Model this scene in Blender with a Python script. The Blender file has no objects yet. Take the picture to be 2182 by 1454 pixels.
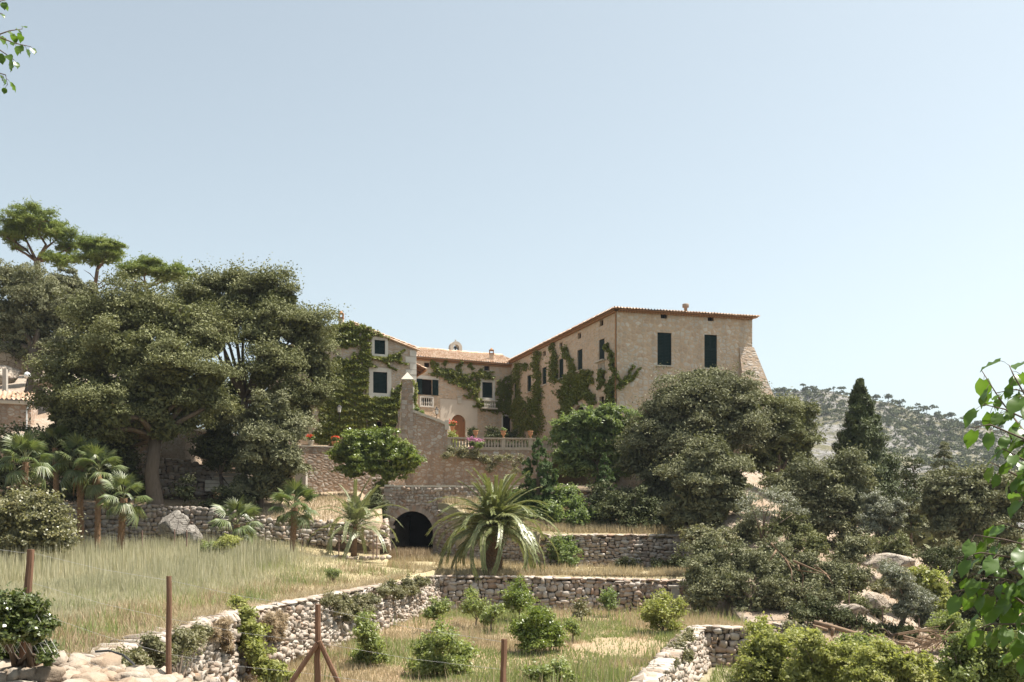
import bpy, bmesh, math, random
import numpy as np
from mathutils import Vector, Matrix
from mathutils.geometry import tessellate_polygon

# ------------------------------------------------------------------ camera, sky, sun, exposure
scene = bpy.context.scene
COL = scene.collection
EYE = 4.0                                   # camera height over the lowest terrace
F, CX, HY = 2121.4, 1091.0, 1130.0          # 35 mm lens measured in photo pixels, horizon row

cam_data = bpy.data.cameras.new('camera')
cam_data.lens = 35.0
cam_data.sensor_width = 36.0
cam_data.shift_y = (HY - 727.0) / 2182.0
cam_data.clip_start = 0.1
cam_data.clip_end = 6000.0
cam = bpy.data.objects.new('camera', cam_data)
cam.location = (0, 0, EYE)
cam.rotation_euler = (math.radians(90), 0, 0)
COL.objects.link(cam)
scene.camera = cam

SUN_EL, SUN_AZ = math.radians(65), math.radians(79)      # azimuth from +Y towards +X
SUN_DIR = Vector((math.sin(SUN_AZ) * math.cos(SUN_EL), math.cos(SUN_AZ) * math.cos(SUN_EL), math.sin(SUN_EL)))
world = bpy.data.worlds.new('World')
scene.world = world
world.use_nodes = True
wn = world.node_tree
sky = wn.nodes.new('ShaderNodeTexSky')
sky.sky_type = 'NISHITA'
sky.sun_disc = False
sky.sun_elevation = SUN_EL
sky.sun_rotation = SUN_AZ
sky.altitude = 100.0
sky.air_density = 0.9
sky.dust_density = 2.6
sky.ozone_density = 1.0
hsv = wn.nodes.new('ShaderNodeHueSaturation')
hsv.inputs['Saturation'].default_value = 0.52
wn.links.new(sky.outputs[0], hsv.inputs['Color'])
bg = wn.nodes['Background']
bg.inputs['Strength'].default_value = 0.098
grade = wn.nodes.new('ShaderNodeMix')
grade.data_type = 'RGBA'
grade.blend_type = 'MULTIPLY'
grade.inputs[0].default_value = 1.0
grade.inputs[7].default_value = (0.965, 1.018, 0.95, 1.0)
wn.links.new(hsv.outputs[0], grade.inputs[6])
wn.links.new(grade.outputs[2], bg.inputs['Color'])

sun_data = bpy.data.lights.new('sun', 'SUN')
sun_data.energy = 5.0
sun_data.angle = math.radians(0.5)
sun_data.color = (1.0, 0.94, 0.85)
sun = bpy.data.objects.new('sun', sun_data)
sun.rotation_euler = SUN_DIR.to_track_quat('Z', 'Y').to_euler()
sun.location = (60, 40, 90)
COL.objects.link(sun)

scene.view_settings.view_transform = 'Standard'
scene.view_settings.look = 'None'
scene.view_settings.gamma = 1.0
scene.view_settings.use_curve_mapping = False
scene.view_settings.exposure = 1.12
scene.render.engine = 'CYCLES'
scene.cycles.max_bounces = 6
scene.cycles.diffuse_bounces = 2
scene.cycles.glossy_bounces = 2
scene.cycles.transmission_bounces = 3
scene.cycles.volume_bounces = 0
scene.cycles.use_denoising = True
scene.cycles.denoiser = 'OPENIMAGEDENOISE'
scene.cycles.denoising_input_passes = 'RGB_ALBEDO_NORMAL'
scene.cycles.denoising_prefilter = 'ACCURATE'

# ------------------------------------------------------------------ helpers
RNG = np.random.default_rng(7)
random.seed(7)


def P(px, py, d):
    """World point at photo pixel (px, py) and distance d along the view axis."""
    return Vector(((px - CX) / F * d, d, EYE + (HY - py) / F * d))


def proj(v):
    return CX + F * v[0] / v[1], HY - F * (v[2] - EYE) / v[1]


WLOC = {}


def adopt(o, parent):
    if parent is not None:
        o.parent = parent
        o.matrix_parent_inverse = Matrix.Translation(-WLOC.get(parent.name, Vector((0, 0, 0))))


def tag(o, label=None, cat=None, group=None, kind=None):
    if label: o['label'] = label
    if cat: o['category'] = cat
    if group: o['group'] = group
    if kind: o['kind'] = kind
    return o


def thing(name, loc, label, cat, group=None):
    o = bpy.data.objects.new(name, None)
    COL.objects.link(o)
    o.location = loc
    o.empty_display_size = 0.3
    WLOC[o.name] = Vector(loc)
    return tag(o, label, cat, group)


def copy_tree(root, loc, label=None, rotz=0.0):
    """Copy a thing with its parts and sub-parts."""
    r = root.copy()
    COL.objects.link(r)
    r.location = loc
    r.rotation_euler = (0, 0, rotz)
    if label: r['label'] = label
    for ch in list(root.children):
        c = ch.copy()
        COL.objects.link(c)
        c.parent = r
        for g in list(ch.children):
            d = g.copy()
            COL.objects.link(d)
            d.parent = c
    return r


def link(me, name, parent=None, kind=None):
    o = bpy.data.objects.new(name, me)
    COL.objects.link(o)
    adopt(o, parent)
    if kind: o['kind'] = kind
    return o


class MB:
    """Collects faces and links them as one mesh object."""
    def __init__(self):
        self.v, self.f = [], []

    def add(self, vs, fs):
        b = len(self.v)
        self.v.extend([tuple(p) for p in vs])
        self.f.extend([tuple(i + b for i in f) for f in fs])

    def box(self, c, ax, ay, az):
        """centre and three half-axis vectors"""
        c, ax, ay, az = Vector(c), Vector(ax), Vector(ay), Vector(az)
        vs = [c + sx * ax + sy * ay + sz * az for sz in (-1, 1) for sy in (-1, 1) for sx in (-1, 1)]
        self.add(vs, [(0, 2, 3, 1), (4, 5, 7, 6), (0, 1, 5, 4), (2, 6, 7, 3), (0, 4, 6, 2), (1, 3, 7, 5)])

    def aabb(self, x0, y0, z0, x1, y1, z1):
        self.box(((x0 + x1) / 2, (y0 + y1) / 2, (z0 + z1) / 2), ((x1 - x0) / 2, 0, 0), (0, (y1 - y0) / 2, 0), (0, 0, (z1 - z0) / 2))

    def tube(self, pts, rad, sides=7, cap=True):
        pts = [Vector(p) for p in pts]
        n = len(pts)
        if not hasattr(rad, '__len__'): rad = [rad] * n
        vs, fs = [], []
        for i, p in enumerate(pts):
            t = (pts[min(i + 1, n - 1)] - pts[max(i - 1, 0)])
            t = t.normalized() if t.length > 1e-6 else Vector((0, 0, 1))
            a = t.orthogonal().normalized() if abs(t.z) < 0.9 else Vector((1, 0, 0)) - t * t.x
            a.normalize()
            b = t.cross(a)
            for k in range(sides):
                w = 2 * math.pi * k / sides
                vs.append(p + (math.cos(w) * a + math.sin(w) * b) * float(rad[i]))
        for i in range(n - 1):
            for k in range(sides):
                k2 = (k + 1) % sides
                fs.append((i * sides + k, i * sides + k2, (i + 1) * sides + k2, (i + 1) * sides + k))
        if cap:
            fs.append(tuple(range(sides - 1, -1, -1)))
            fs.append(tuple((n - 1) * sides + k for k in range(sides)))
        self.add(vs, fs)

    def lathe(self, c, prof, sides=12):
        """prof: (radius, height) pairs"""
        c = Vector(c)
        vs, fs = [], []
        for r, h in prof:
            for k in range(sides):
                w = 2 * math.pi * k / sides
                vs.append(c + Vector((r * math.cos(w), r * math.sin(w), h)))
        for i in range(len(prof) - 1):
            for k in range(sides):
                k2 = (k + 1) % sides
                fs.append((i * sides + k, i * sides + k2, (i + 1) * sides + k2, (i + 1) * sides + k))
        fs.append(tuple(range(sides - 1, -1, -1)))
        fs.append(tuple((len(prof) - 1) * sides + k for k in range(sides)))
        self.add(vs, fs)

    def mesh(self, name, mat, smooth=False):
        me = bpy.data.meshes.new(name)
        me.from_pydata(self.v, [], self.f)
        if mat: me.materials.append(mat)
        if smooth:
            me.polygons.foreach_set('use_smooth', [True] * len(me.polygons))
        me.update()
        return me

    def build(self, name, mat, parent=None, smooth=False, kind=None):
        return link(self.mesh(name, mat, smooth), name, parent, kind)


def mesh_np(name, V, Fc, mat, tint=None, smooth=False):
    """V (n,3), Fc (m,k) -> mesh, with an optional per-vertex float attribute 'tint'."""
    V = np.ascontiguousarray(V, dtype=np.float32)
    Fc = np.ascontiguousarray(Fc, dtype=np.int32)
    me = bpy.data.meshes.new(name)
    me.vertices.add(len(V))
    me.vertices.foreach_set('co', V.ravel())
    m, k = Fc.shape
    me.loops.add(m * k)
    me.loops.foreach_set('vertex_index', Fc.ravel())
    me.polygons.add(m)
    me.polygons.foreach_set('loop_start', np.arange(0, m * k, k, dtype=np.int32))
    if smooth:
        me.polygons.foreach_set('use_smooth', np.ones(m, dtype=bool))
    if tint is not None:
        a = me.attributes.new('tint', 'FLOAT', 'POINT')
        a.data.foreach_set('value', np.ascontiguousarray(tint, dtype=np.float32))
    if mat: me.materials.append(mat)
    me.update(calc_edges=True)
    return me


def unit(a):
    return a / np.maximum(np.linalg.norm(a, axis=-1, keepdims=True), 1e-9)


def rdir(rng, n):
    return unit(rng.normal(size=(n, 3)))


def leaf_quads(C, N, L, W, rng, spread=0.55, along=None):
    """Diamond leaves at C facing roughly N."""
    n = len(C)
    nn = unit(N * (1 - spread) + rdir(rng, n) * spread)
    t = np.cross(nn, rdir(rng, n)) if along is None else along - nn * np.sum(along * nn, 1, keepdims=True)
    t = unit(t)
    b = np.cross(nn, t)
    s = (0.65 + 0.7 * rng.random((n, 1)))
    l, w = L * s * 0.5, W * s * 0.5
    V = np.stack([C - t * l, C + b * w, C + t * l, C - b * w], 1).reshape(-1, 3)
    Fc = np.arange(4 * n, dtype=np.int32).reshape(-1, 4)
    return V, Fc


def wave(x, y, seed=0, f=1.0, oct_=4):
    r = np.random.default_rng(seed)
    out = 0.0
    amp = 1.0
    for _ in range(oct_):
        for _k in range(3):
            a, p = r.random() * 6.283, r.random() * 6.283
            out = out + amp * np.sin((x * math.cos(a) + y * math.sin(a)) * f * (0.7 + 0.6 * r.random()) + p) / 3
        f *= 2.1
        amp *= 0.5
    return out


def sstep(a, b, x):
    t = np.clip((x - a) / (b - a), 0, 1)
    return t * t * (3 - 2 * t)


# ------------------------------------------------------------------ materials
class M:
    def __init__(self, name):
        self.m = bpy.data.materials.new(name)
        self.m.use_nodes = True
        self.t = self.m.node_tree
        self.t.nodes.clear()
        self.out = self.t.nodes.new('ShaderNodeOutputMaterial')

    def n(self, typ, props=None, **ins):
        nd = self.t.nodes.new('ShaderNode' + typ)
        for k, v in (props or {}).items(): setattr(nd, k, v)
        for k, v in ins.items():
            k2 = k.replace('_', ' ')
            s = nd.inputs[int(k[1:])] if (k[0] == 'i' and k[1:].isdigit()) else nd.inputs[k2]
            if hasattr(v, 'is_output'): self.t.links.new(v, s)
            else: s.default_value = v
        return nd

    def ramp(self, fac, stops, interp='LINEAR'):
        nd = self.t.nodes.new('ShaderNodeValToRGB')
        cr = nd.color_ramp
        cr.interpolation = interp
        while len(cr.elements) < len(stops): cr.elements.new(0.5)
        for e, (p, c) in zip(cr.elements, stops):
            e.position = p
            e.color = (*c, 1.0)
        self.t.links.new(fac, nd.inputs[0])
        return nd.outputs[0]

    def math(self, op, a, b=0.0):
        nd = self.t.nodes.new('ShaderNodeMath')
        nd.operation = op
        for i, v in enumerate((a, b)):
            if hasattr(v, 'is_output'): self.t.links.new(v, nd.inputs[i])
            else: nd.inputs[i].default_value = v
        return nd.outputs[0]

    def mix(self, fac, a, b, blend='MIX'):
        nd = self.t.nodes.new('ShaderNodeMix')
        nd.data_type = 'RGBA'
        nd.blend_type = blend
        for s, v in ((nd.inputs[0], fac), (nd.inputs[6], a), (nd.inputs[7], b)):
            if hasattr(v, 'is_output'): self.t.links.new(v, s)
            else: s.default_value = v if not isinstance(v, tuple) else (*v, 1.0)
        return nd.outputs[2]

    def pos(self, scale=(1, 1, 1), local=False):
        src = self.n('TexCoord').outputs['Object'] if local else self.n('NewGeometry').outputs['Position']
        mp = self.n('Mapping', Vector=src)
        mp.inputs['Scale'].default_value = scale
        return mp.outputs[0]

    def surf(self, sh):
        self.t.links.new(sh, self.out.inputs['Surface'])
        return self.m

    def principled(self, col, rough=0.85, normal=None, spec=0.3):
        nd = self.n('BsdfPrincipled', Roughness=rough)
        nd.inputs['Specular IOR Level'].default_value = spec
        if hasattr(col, 'is_output'): self.t.links.new(col, nd.inputs['Base Color'])
        else: nd.inputs['Base Color'].default_value = (*col, 1.0)
        if normal is not None: self.t.links.new(normal, nd.inputs['Normal'])
        return nd.outputs[0]

    def bump(self, h, strength=0.5, dist=0.05):
        return self.n('Bump', Height=h, Strength=strength, Distance=dist).outputs[0]


def tint_of(m):
    a = m.n('Attribute', {'attribute_name': 'tint'}).outputs['Fac']
    r = m.n('ObjectInfo').outputs['Random']
    return m.math('FRACT', m.math('ADD', a, r))


GAIN = {'oak_leaves': 1.5, 'grey_oak_leaves': 1.38, 'dark_oak_leaves': 1.2, 'pine_needles': 1.45, 'citrus_leaves': 1.35, 'fresh_leaves': 1.45, 'orchard_leaves': 1.5, 'yellow_green_leaves': 1.4,
        'wall_ivy_leaves': 1.75, 'broad_leaves': 1.35, 'hill_tree_leaves': 1.1, 'palm_fronds': 1.25, 'fan_fronds': 0.95, 'cypress_sprays': 1.4, 'green_cypress_sprays': 1.2}


def leaf_mat(name, stops, transl=0.35, rough=0.5, spec=0.35, tcol=None):
    m = M(name)
    g = GAIN.get(name, 1.0)
    stops = [(p, tuple(x * g for x in c)) for p, c in stops]
    a = m.n('Attribute', {'attribute_name': 'tint'}).outputs['Fac']
    col = m.ramp(a, stops)
    nz = m.n('TexNoise', Vector=m.pos(), Scale=0.45, Detail=2.0).outputs['Fac']
    col = m.mix(m.math('MULTIPLY', nz, 0.4), col, tuple(1.2 * c for c in stops[-1][1]))
    col = m.n('Gamma', Color=col, Gamma=1.0).outputs[0]
    p = m.principled(col, rough, spec=spec)
    tc = m.mix(1.0, col, tcol or (1.25, 1.3, 0.75), 'MULTIPLY')
    tr = m.n('BsdfTranslucent', Color=tc).outputs[0]
    return m.surf(m.n('MixShader', i0=transl, i1=p, i2=tr).outputs[0])


def stone_mat(name, stops, bump=0.6, stain=0.35, scale=14.0):
    """For modelled stones: one colour per stone from tint, with grain and lichen."""
    m = M(name)
    t = tint_of(m)
    col = m.ramp(t, stops)
    p = m.pos()
    nz = m.n('TexNoise', Vector=p, Scale=scale, Detail=5.0, Roughness=0.65).outputs['Fac']
    n2 = m.n('TexNoise', Vector=p, Scale=scale * 0.23, Detail=3.0).outputs['Fac']
    col = m.mix(m.ramp(nz, [(0.35, (0, 0, 0)), (0.7, (1, 1, 1))]), m.mix(stain, col, (0.16, 0.13, 0.10)), col)
    col = m.mix(m.math('MULTIPLY', m.ramp(n2, [(0.5, (0, 0, 0)), (0.72, (1, 1, 1))]), 0.5), col, (0.33, 0.20, 0.12))
    return m.surf(m.principled(col, 0.92, m.bump(nz, bump, 0.03), 0.15))


def masonry_mat(name, stones, mortar, scale=(3.6, 3.6, 4.8), joint=0.05, patch=(0.5, 0.38, 0.27), patch_amt=0.5, bump=0.7, dirt=0.25):
    """Mortared rubble seen from too far to pick stones apart."""
    m = M(name)
    p0 = m.pos()
    warp = m.n('TexNoise', Vector=p0, Scale=3.0, Detail=2.0).outputs['Color']
    pv = m.n('VectorMath', {'operation': 'MULTIPLY_ADD'}, i0=warp, i1=(0.14, 0.14, 0.14), i2=p0).outputs[0]
    mp = m.n('Mapping', Vector=pv)
    mp.inputs['Scale'].default_value = scale
    vc = m.n('TexVoronoi', {'feature': 'F1'}, Vector=mp.outputs[0], Scale=1.0, Randomness=0.95)
    ve = m.n('TexVoronoi', {'feature': 'DISTANCE_TO_EDGE'}, Vector=mp.outputs[0], Scale=1.0, Randomness=0.95)
    sep = m.n('SeparateColor', Color=vc.outputs['Color'])
    col = m.ramp(sep.outputs[0], stones)
    edge = m.ramp(ve.outputs['Distance'], [(joint * 0.4, (0, 0, 0)), (joint * 2.2, (1, 1, 1))])
    fine = m.n('TexNoise', Vector=p0, Scale=11.0, Detail=6.0, Roughness=0.7).outputs['Fac']
    col = m.mix(0.35, col, m.ramp(fine, [(0.3, (0.2, 0.16, 0.12)), (0.7, (0.55, 0.48, 0.4))]))
    big = m.n('TexNoise', Vector=p0, Scale=0.55, Detail=4.0, Roughness=0.6).outputs['Fac']
    cover = m.math('MULTIPLY', m.ramp(big, [(0.42, (0, 0, 0)), (0.62, (1, 1, 1))]), patch_amt)
    col = m.mix(m.mix(1.0, edge, m.math('SUBTRACT', 1.0, cover), 'MULTIPLY'), m.mix(fine, mortar, patch), col)
    streak = m.n('TexNoise', Vector=m.pos((2.0, 2.0, 0.25)), Scale=1.0, Detail=4.0).outputs['Fac']
    col = m.mix(m.math('MULTIPLY', m.ramp(streak, [(0.5, (0, 0, 0)), (0.75, (1, 1, 1))]), dirt), col, (0.14, 0.11, 0.09))
    h = m.math('ADD', m.math('MULTIPLY', ve.outputs['Distance'], 1.2), m.math('MULTIPLY', fine, 0.35))
    return m.surf(m.principled(col, 0.92, m.bump(h, bump, 0.06), 0.12))


def plain_mat(name, col, rough=0.8, spec=0.3, var=0.25, scale=6.0, bump=0.25, stretch=(1, 1, 1), dark=0.55):
    m = M(name)
    nz = m.n('TexNoise', Vector=m.pos(stretch), Scale=scale, Detail=5.0, Roughness=0.6).outputs['Fac']
    c = m.mix(m.math('MULTIPLY', m.ramp(nz, [(0.3, (1, 1, 1)), (0.7, (0, 0, 0))]), var * 2), col, tuple(x * dark for x in col))
    return m.surf(m.principled(c, rough, m.bump(nz, bump, 0.02), spec))


def ground_mat(name, a, b, c, scale=0.5):
    m = M(name)
    p = m.pos()
    n1 = m.n('TexNoise', Vector=p, Scale=scale, Detail=5.0, Roughness=0.6).outputs['Fac']
    n2 = m.n('TexNoise', Vector=p, Scale=scale * 14, Detail=6.0, Roughness=0.75).outputs['Fac']
    col = m.mix(m.ramp(n1, [(0.38, (0, 0, 0)), (0.62, (1, 1, 1))]), a, b)
    col = m.mix(m.ramp(n2, [(0.45, (0, 0, 0)), (0.7, (1, 1, 1))]), col, c)
    return m.surf(m.principled(col, 0.95, m.bump(n2, 0.8, 0.08), 0.1))


MT = {}
MT['oak'] = leaf_mat('oak_leaves', [(0, (0.040, 0.045, 0.018)), (0.5, (0.082, 0.088, 0.038)), (1, (0.158, 0.156, 0.080))], 0.16, 0.55, 0.10)
MT['oak_grey'] = leaf_mat('grey_oak_leaves', [(0, (0.050, 0.054, 0.028)), (0.5, (0.100, 0.103, 0.056)), (1, (0.182, 0.178, 0.108))], 0.16, 0.55, 0.10)
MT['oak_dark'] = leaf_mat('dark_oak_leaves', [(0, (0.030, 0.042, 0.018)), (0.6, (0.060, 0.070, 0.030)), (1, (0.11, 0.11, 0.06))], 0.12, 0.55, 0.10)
MT['pine'] = leaf_mat('pine_needles', [(0, (0.055, 0.080, 0.018)), (0.6, (0.100, 0.130, 0.030)), (1, (0.150, 0.165, 0.050))], 0.3, 0.6, 0.2)
MT['citrus'] = leaf_mat('citrus_leaves', [(0, (0.055, 0.085, 0.014)), (0.6, (0.110, 0.145, 0.030)), (1, (0.180, 0.200, 0.060))], 0.35, 0.35, 0.55)
MT['fresh'] = leaf_mat('fresh_leaves', [(0, (0.052, 0.080, 0.024)), (0.6, (0.098, 0.132, 0.045)), (1, (0.170, 0.195, 0.080))], 0.4, 0.45, 0.4)
MT['orchard'] = leaf_mat('orchard_leaves', [(0, (0.075, 0.100, 0.028)), (0.6, (0.120, 0.150, 0.048)), (1, (0.20, 0.205, 0.085))], 0.4, 0.45, 0.4)
MT['yellow'] = leaf_mat('yellow_green_leaves', [(0, (0.11, 0.125, 0.035)), (0.55, (0.17, 0.185, 0.060)), (1, (0.27, 0.26, 0.10))], 0.42, 0.5, 0.3)
MT['greybush'] = leaf_mat('pale_bush_leaves', [(0, (0.085, 0.095, 0.045)), (0.6, (0.165, 0.165, 0.090)), (1, (0.27, 0.24, 0.12))], 0.3, 0.4, 0.5)
MT['olive'] = leaf_mat('olive_leaves', [(0, (0.10, 0.11, 0.070)), (0.6, (0.17, 0.175, 0.125)), (1, (0.25, 0.25, 0.19))], 0.2, 0.5, 0.4)
MT['cypress'] = leaf_mat('cypress_sprays', [(0, (0.022, 0.034, 0.014)), (0.7, (0.045, 0.060, 0.022)), (1, (0.090, 0.095, 0.035))], 0.15, 0.6, 0.2)
MT['cypress_green'] = leaf_mat('green_cypress_sprays', [(0, (0.030, 0.055, 0.018)), (0.7, (0.060, 0.095, 0.030)), (1, (0.095, 0.125, 0.045))], 0.2, 0.6, 0.2)
MT['ivy'] = leaf_mat('wall_ivy_leaves', [(0, (0.040, 0.058, 0.010)), (0.55, (0.078, 0.095, 0.018)), (1, (0.135, 0.125, 0.030))], 0.3, 0.5, 0.35)
MT['ivy_near'] = leaf_mat('fence_ivy_leaves', [(0, (0.035, 0.060, 0.014)), (0.6, (0.080, 0.110, 0.030)), (1, (0.17, 0.18, 0.08))], 0.3, 0.32, 0.6)
MT['caper'] = leaf_mat('scrub_leaves', [(0, (0.095, 0.105, 0.050)), (0.6, (0.165, 0.165, 0.090)), (1, (0.30, 0.26, 0.16))], 0.25, 0.55, 0.3)
MT['dry'] = leaf_mat('dry_stems', [(0, (0.22, 0.16, 0.10)), (0.6, (0.34, 0.26, 0.17)), (1, (0.46, 0.38, 0.26))], 0.2, 0.8, 0.1, (1.1, 1.0, 0.8))
MT['broad'] = leaf_mat('broad_leaves', [(0, (0.040, 0.085, 0.012)), (0.6, (0.075, 0.130, 0.022)), (1, (0.13, 0.19, 0.035))], 0.42, 0.33, 0.5)
MT['frond'] = leaf_mat('palm_fronds', [(0, (0.060, 0.085, 0.026)), (0.6, (0.110, 0.130, 0.050)), (1, (0.22, 0.21, 0.10))], 0.25, 0.4, 0.5)
MT['frond_pale'] = leaf_mat('pale_palm_fronds', [(0, (0.090, 0.115, 0.050)), (0.6, (0.160, 0.180, 0.090)), (1, (0.28, 0.28, 0.16))], 0.25, 0.42, 0.5)
MT['fan'] = leaf_mat('fan_fronds', [(0, (0.040, 0.075, 0.020)), (0.6, (0.075, 0.115, 0.034)), (1, (0.22, 0.22, 0.10))], 0.3, 0.4, 0.5)
MT['grass_green'] = leaf_mat('green_grass', [(0, (0.24, 0.25, 0.155)), (0.5, (0.38, 0.365, 0.25)), (1, (0.52, 0.48, 0.35))], 0.35, 0.75, 0.15, (1.1, 1.1, 0.85))
MT['grass_dry'] = leaf_mat('dry_grass', [(0, (0.25, 0.20, 0.12)), (0.5, (0.37, 0.305, 0.195)), (1, (0.50, 0.43, 0.30))], 0.35, 0.8, 0.15, (1.05, 1.0, 0.85))
MT['weeds'] = leaf_mat('green_weeds', [(0, (0.11, 0.16, 0.05)), (0.6, (0.20, 0.24, 0.10)), (1, (0.34, 0.34, 0.19))], 0.35, 0.6, 0.2)

MT['bark'] = plain_mat('grey_bark', (0.17, 0.13, 0.10), 0.95, 0.1, 0.35, 3.0, 0.8, (4, 4, 0.6))
MT['bark_warm'] = plain_mat('pine_bark', (0.22, 0.13, 0.085), 0.95, 0.1, 0.35, 3.0, 0.8, (4, 4, 0.8))
MT['palm_bark'] = plain_mat('palm_bark', (0.25, 0.155, 0.095), 0.95, 0.1, 0.4, 4.0, 0.9, (2, 2, 3))
MT['skirt'] = plain_mat('dead_frond_skirt', (0.28, 0.17, 0.09), 0.95, 0.1, 0.4, 4.0, 0.6, (6, 6, 0.5))
MT['post'] = plain_mat('weathered_post_wood', (0.20, 0.115, 0.075), 0.9, 0.15, 0.35, 5.0, 0.6, (6, 6, 0.5))
MT['log'] = plain_mat('fallen_log_wood', (0.24, 0.165, 0.11), 0.9, 0.15, 0.35, 4.0, 0.6)
MT['metal'] = plain_mat('rusty_stake_metal', (0.22, 0.14, 0.11), 0.7, 0.3, 0.3, 9.0)
MT['wire'] = plain_mat('galvanised_wire', (0.55, 0.53, 0.50), 0.45, 0.5, 0.1, 9.0, 0.0)
MT['hose'] = plain_mat('black_hose_rubber', (0.03, 0.028, 0.027), 0.5, 0.4, 0.2)

W_STONE = [(0, (0.20, 0.165, 0.13)), (0.3, (0.33, 0.285, 0.24)), (0.65, (0.46, 0.415, 0.365)), (1, (0.29, 0.225, 0.175))]
G_STONE = [(0, (0.26, 0.21, 0.17)), (0.3, (0.38, 0.32, 0.27)), (0.65, (0.50, 0.45, 0.40)), (1, (0.34, 0.23, 0.17))]
MT['stone_pale'] = stone_mat('pale_limestone', W_STONE, 0.5, 0.25)
MT['stone_grey'] = stone_mat('grey_limestone', G_STONE, 0.6, 0.35)
MT['stone_dark'] = stone_mat('dark_limestone', [(0, (0.17, 0.14, 0.12)), (0.4, (0.27, 0.23, 0.20)), (1, (0.38, 0.34, 0.30))], 0.6, 0.35)  # darker limestone ramp for the walls on the left bank
MT['boulder'] = stone_mat('boulder_rock', [(0, (0.24, 0.215, 0.19)), (1, (0.36, 0.325, 0.285))], 1.0, 0.6, 4.5)  # ramp darkened to carry the shade under the trunk
MT['rock_rough'] = stone_mat('pitted_rock', [(0, (0.23, 0.175, 0.125)), (0.5, (0.33, 0.27, 0.21)), (1, (0.40, 0.35, 0.29))], 1.0, 0.55, 9.0)
MT['core'] = plain_mat('joint_earth', (0.13, 0.095, 0.07), 0.95, 0.1, 0.4, 8.0, 0.5)
MT['facade'] = masonry_mat('house_masonry', [(0, (0.52, 0.35, 0.23)), (0.3, (0.53, 0.42, 0.31)), (0.55, (0.66, 0.58, 0.48)), (0.8, (0.57, 0.51, 0.44)), (1, (0.78, 0.73, 0.65))],
                           (0.50, 0.36, 0.245), (2.9, 2.9, 3.8), joint=0.08, patch=(0.57, 0.42, 0.29), patch_amt=0.25, dirt=0.25, bump=1.0)
MT['facade_wing'] = masonry_mat('wing_masonry', [(0, (0.52, 0.37, 0.26)), (0.4, (0.52, 0.42, 0.32)), (0.75, (0.60, 0.52, 0.43)), (1, (0.66, 0.58, 0.49))],
                                (0.53, 0.39, 0.265), (2.8, 2.8, 4.8), joint=0.075, patch=(0.62, 0.46, 0.325), patch_amt=0.3, dirt=0.15)
MT['facade_left'] = masonry_mat('gable_masonry', [(0, (0.44, 0.31, 0.22)), (0.4, (0.46, 0.38, 0.31)), (0.75, (0.56, 0.50, 0.44)), (1, (0.62, 0.56, 0.50))],
                                (0.43, 0.31, 0.225), (2.4, 2.4, 5.5), joint=0.075, patch_amt=0.2, dirt=.3)
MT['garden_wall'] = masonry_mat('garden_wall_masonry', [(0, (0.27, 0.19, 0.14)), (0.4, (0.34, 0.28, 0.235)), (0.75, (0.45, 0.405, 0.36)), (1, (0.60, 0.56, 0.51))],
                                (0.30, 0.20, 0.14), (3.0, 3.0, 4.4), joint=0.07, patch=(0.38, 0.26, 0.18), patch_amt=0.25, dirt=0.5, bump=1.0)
MT['plaster'] = plain_mat('pale_plaster', (0.62, 0.54, 0.45), 0.9, 0.1, 0.12, 1.5, 0.15)
MT['white_stone'] = plain_mat('dressed_pale_stone', (0.66, 0.61, 0.54), 0.9, 0.15, 0.15, 3.0, 0.2)
MT['coping'] = plain_mat('coping_stone', (0.56, 0.50, 0.42), 0.9, 0.15, 0.25, 4.0, 0.5)
MT['balustrade'] = plain_mat('balustrade_stone', (0.46, 0.38, 0.30), 0.9, 0.15, 0.3, 5.0, 0.4)
MT['concrete'] = plain_mat('grey_concrete', (0.45, 0.41, 0.36), 0.9, 0.15, 0.15, 2.0, 0.2)
MT['shutter'] = plain_mat('dark_green_shutter_paint', (0.006, 0.022, 0.022), 0.65, 0.15, 0.2, 3.0, 0.1)
MT['dark'] = plain_mat('unlit_interior', (0.012, 0.011, 0.010), 0.95, 0.05, 0.1)  # near-black colour stands in for the shade inside openings
MT['door'] = plain_mat('oak_door_wood', (0.30, 0.135, 0.06), 0.6, 0.3, 0.35, 2.0, 0.5, (7, 7, 0.4))
MT['iron'] = plain_mat('black_iron', (0.03, 0.028, 0.028), 0.6, 0.4, 0.1)
MT['bronze'] = plain_mat('dark_bronze', (0.05, 0.042, 0.03), 0.5, 0.5, 0.2)
MT['lamp_glass'] = plain_mat('milky_glass', (0.75, 0.77, 0.76), 0.25, 0.5, 0.05)
MT['terracotta'] = plain_mat('terracotta', (0.50, 0.25, 0.13), 0.85, 0.2, 0.2, 9.0, 0.2)
MT['eave'] = plain_mat('ochre_eave_tiles', (0.42, 0.225, 0.115), 0.85, 0.2, 0.3, 6.0, 0.3)
MT['timber'] = plain_mat('eave_timber', (0.20, 0.10, 0.055), 0.85, 0.2, 0.3, 4.0, 0.3)
MT['flower_red'] = leaf_mat('red_petals', [(0, (0.55, 0.03, 0.02)), (1, (0.75, 0.10, 0.04))], 0.3, 0.5, 0.3, (1, 0.6, 0.6))
MT['flower_pink'] = leaf_mat('pink_petals', [(0, (0.36, 0.13, 0.23)), (1, (0.50, 0.27, 0.36))], 0.4, 0.5, 0.3, (1, 0.8, 1))


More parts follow.
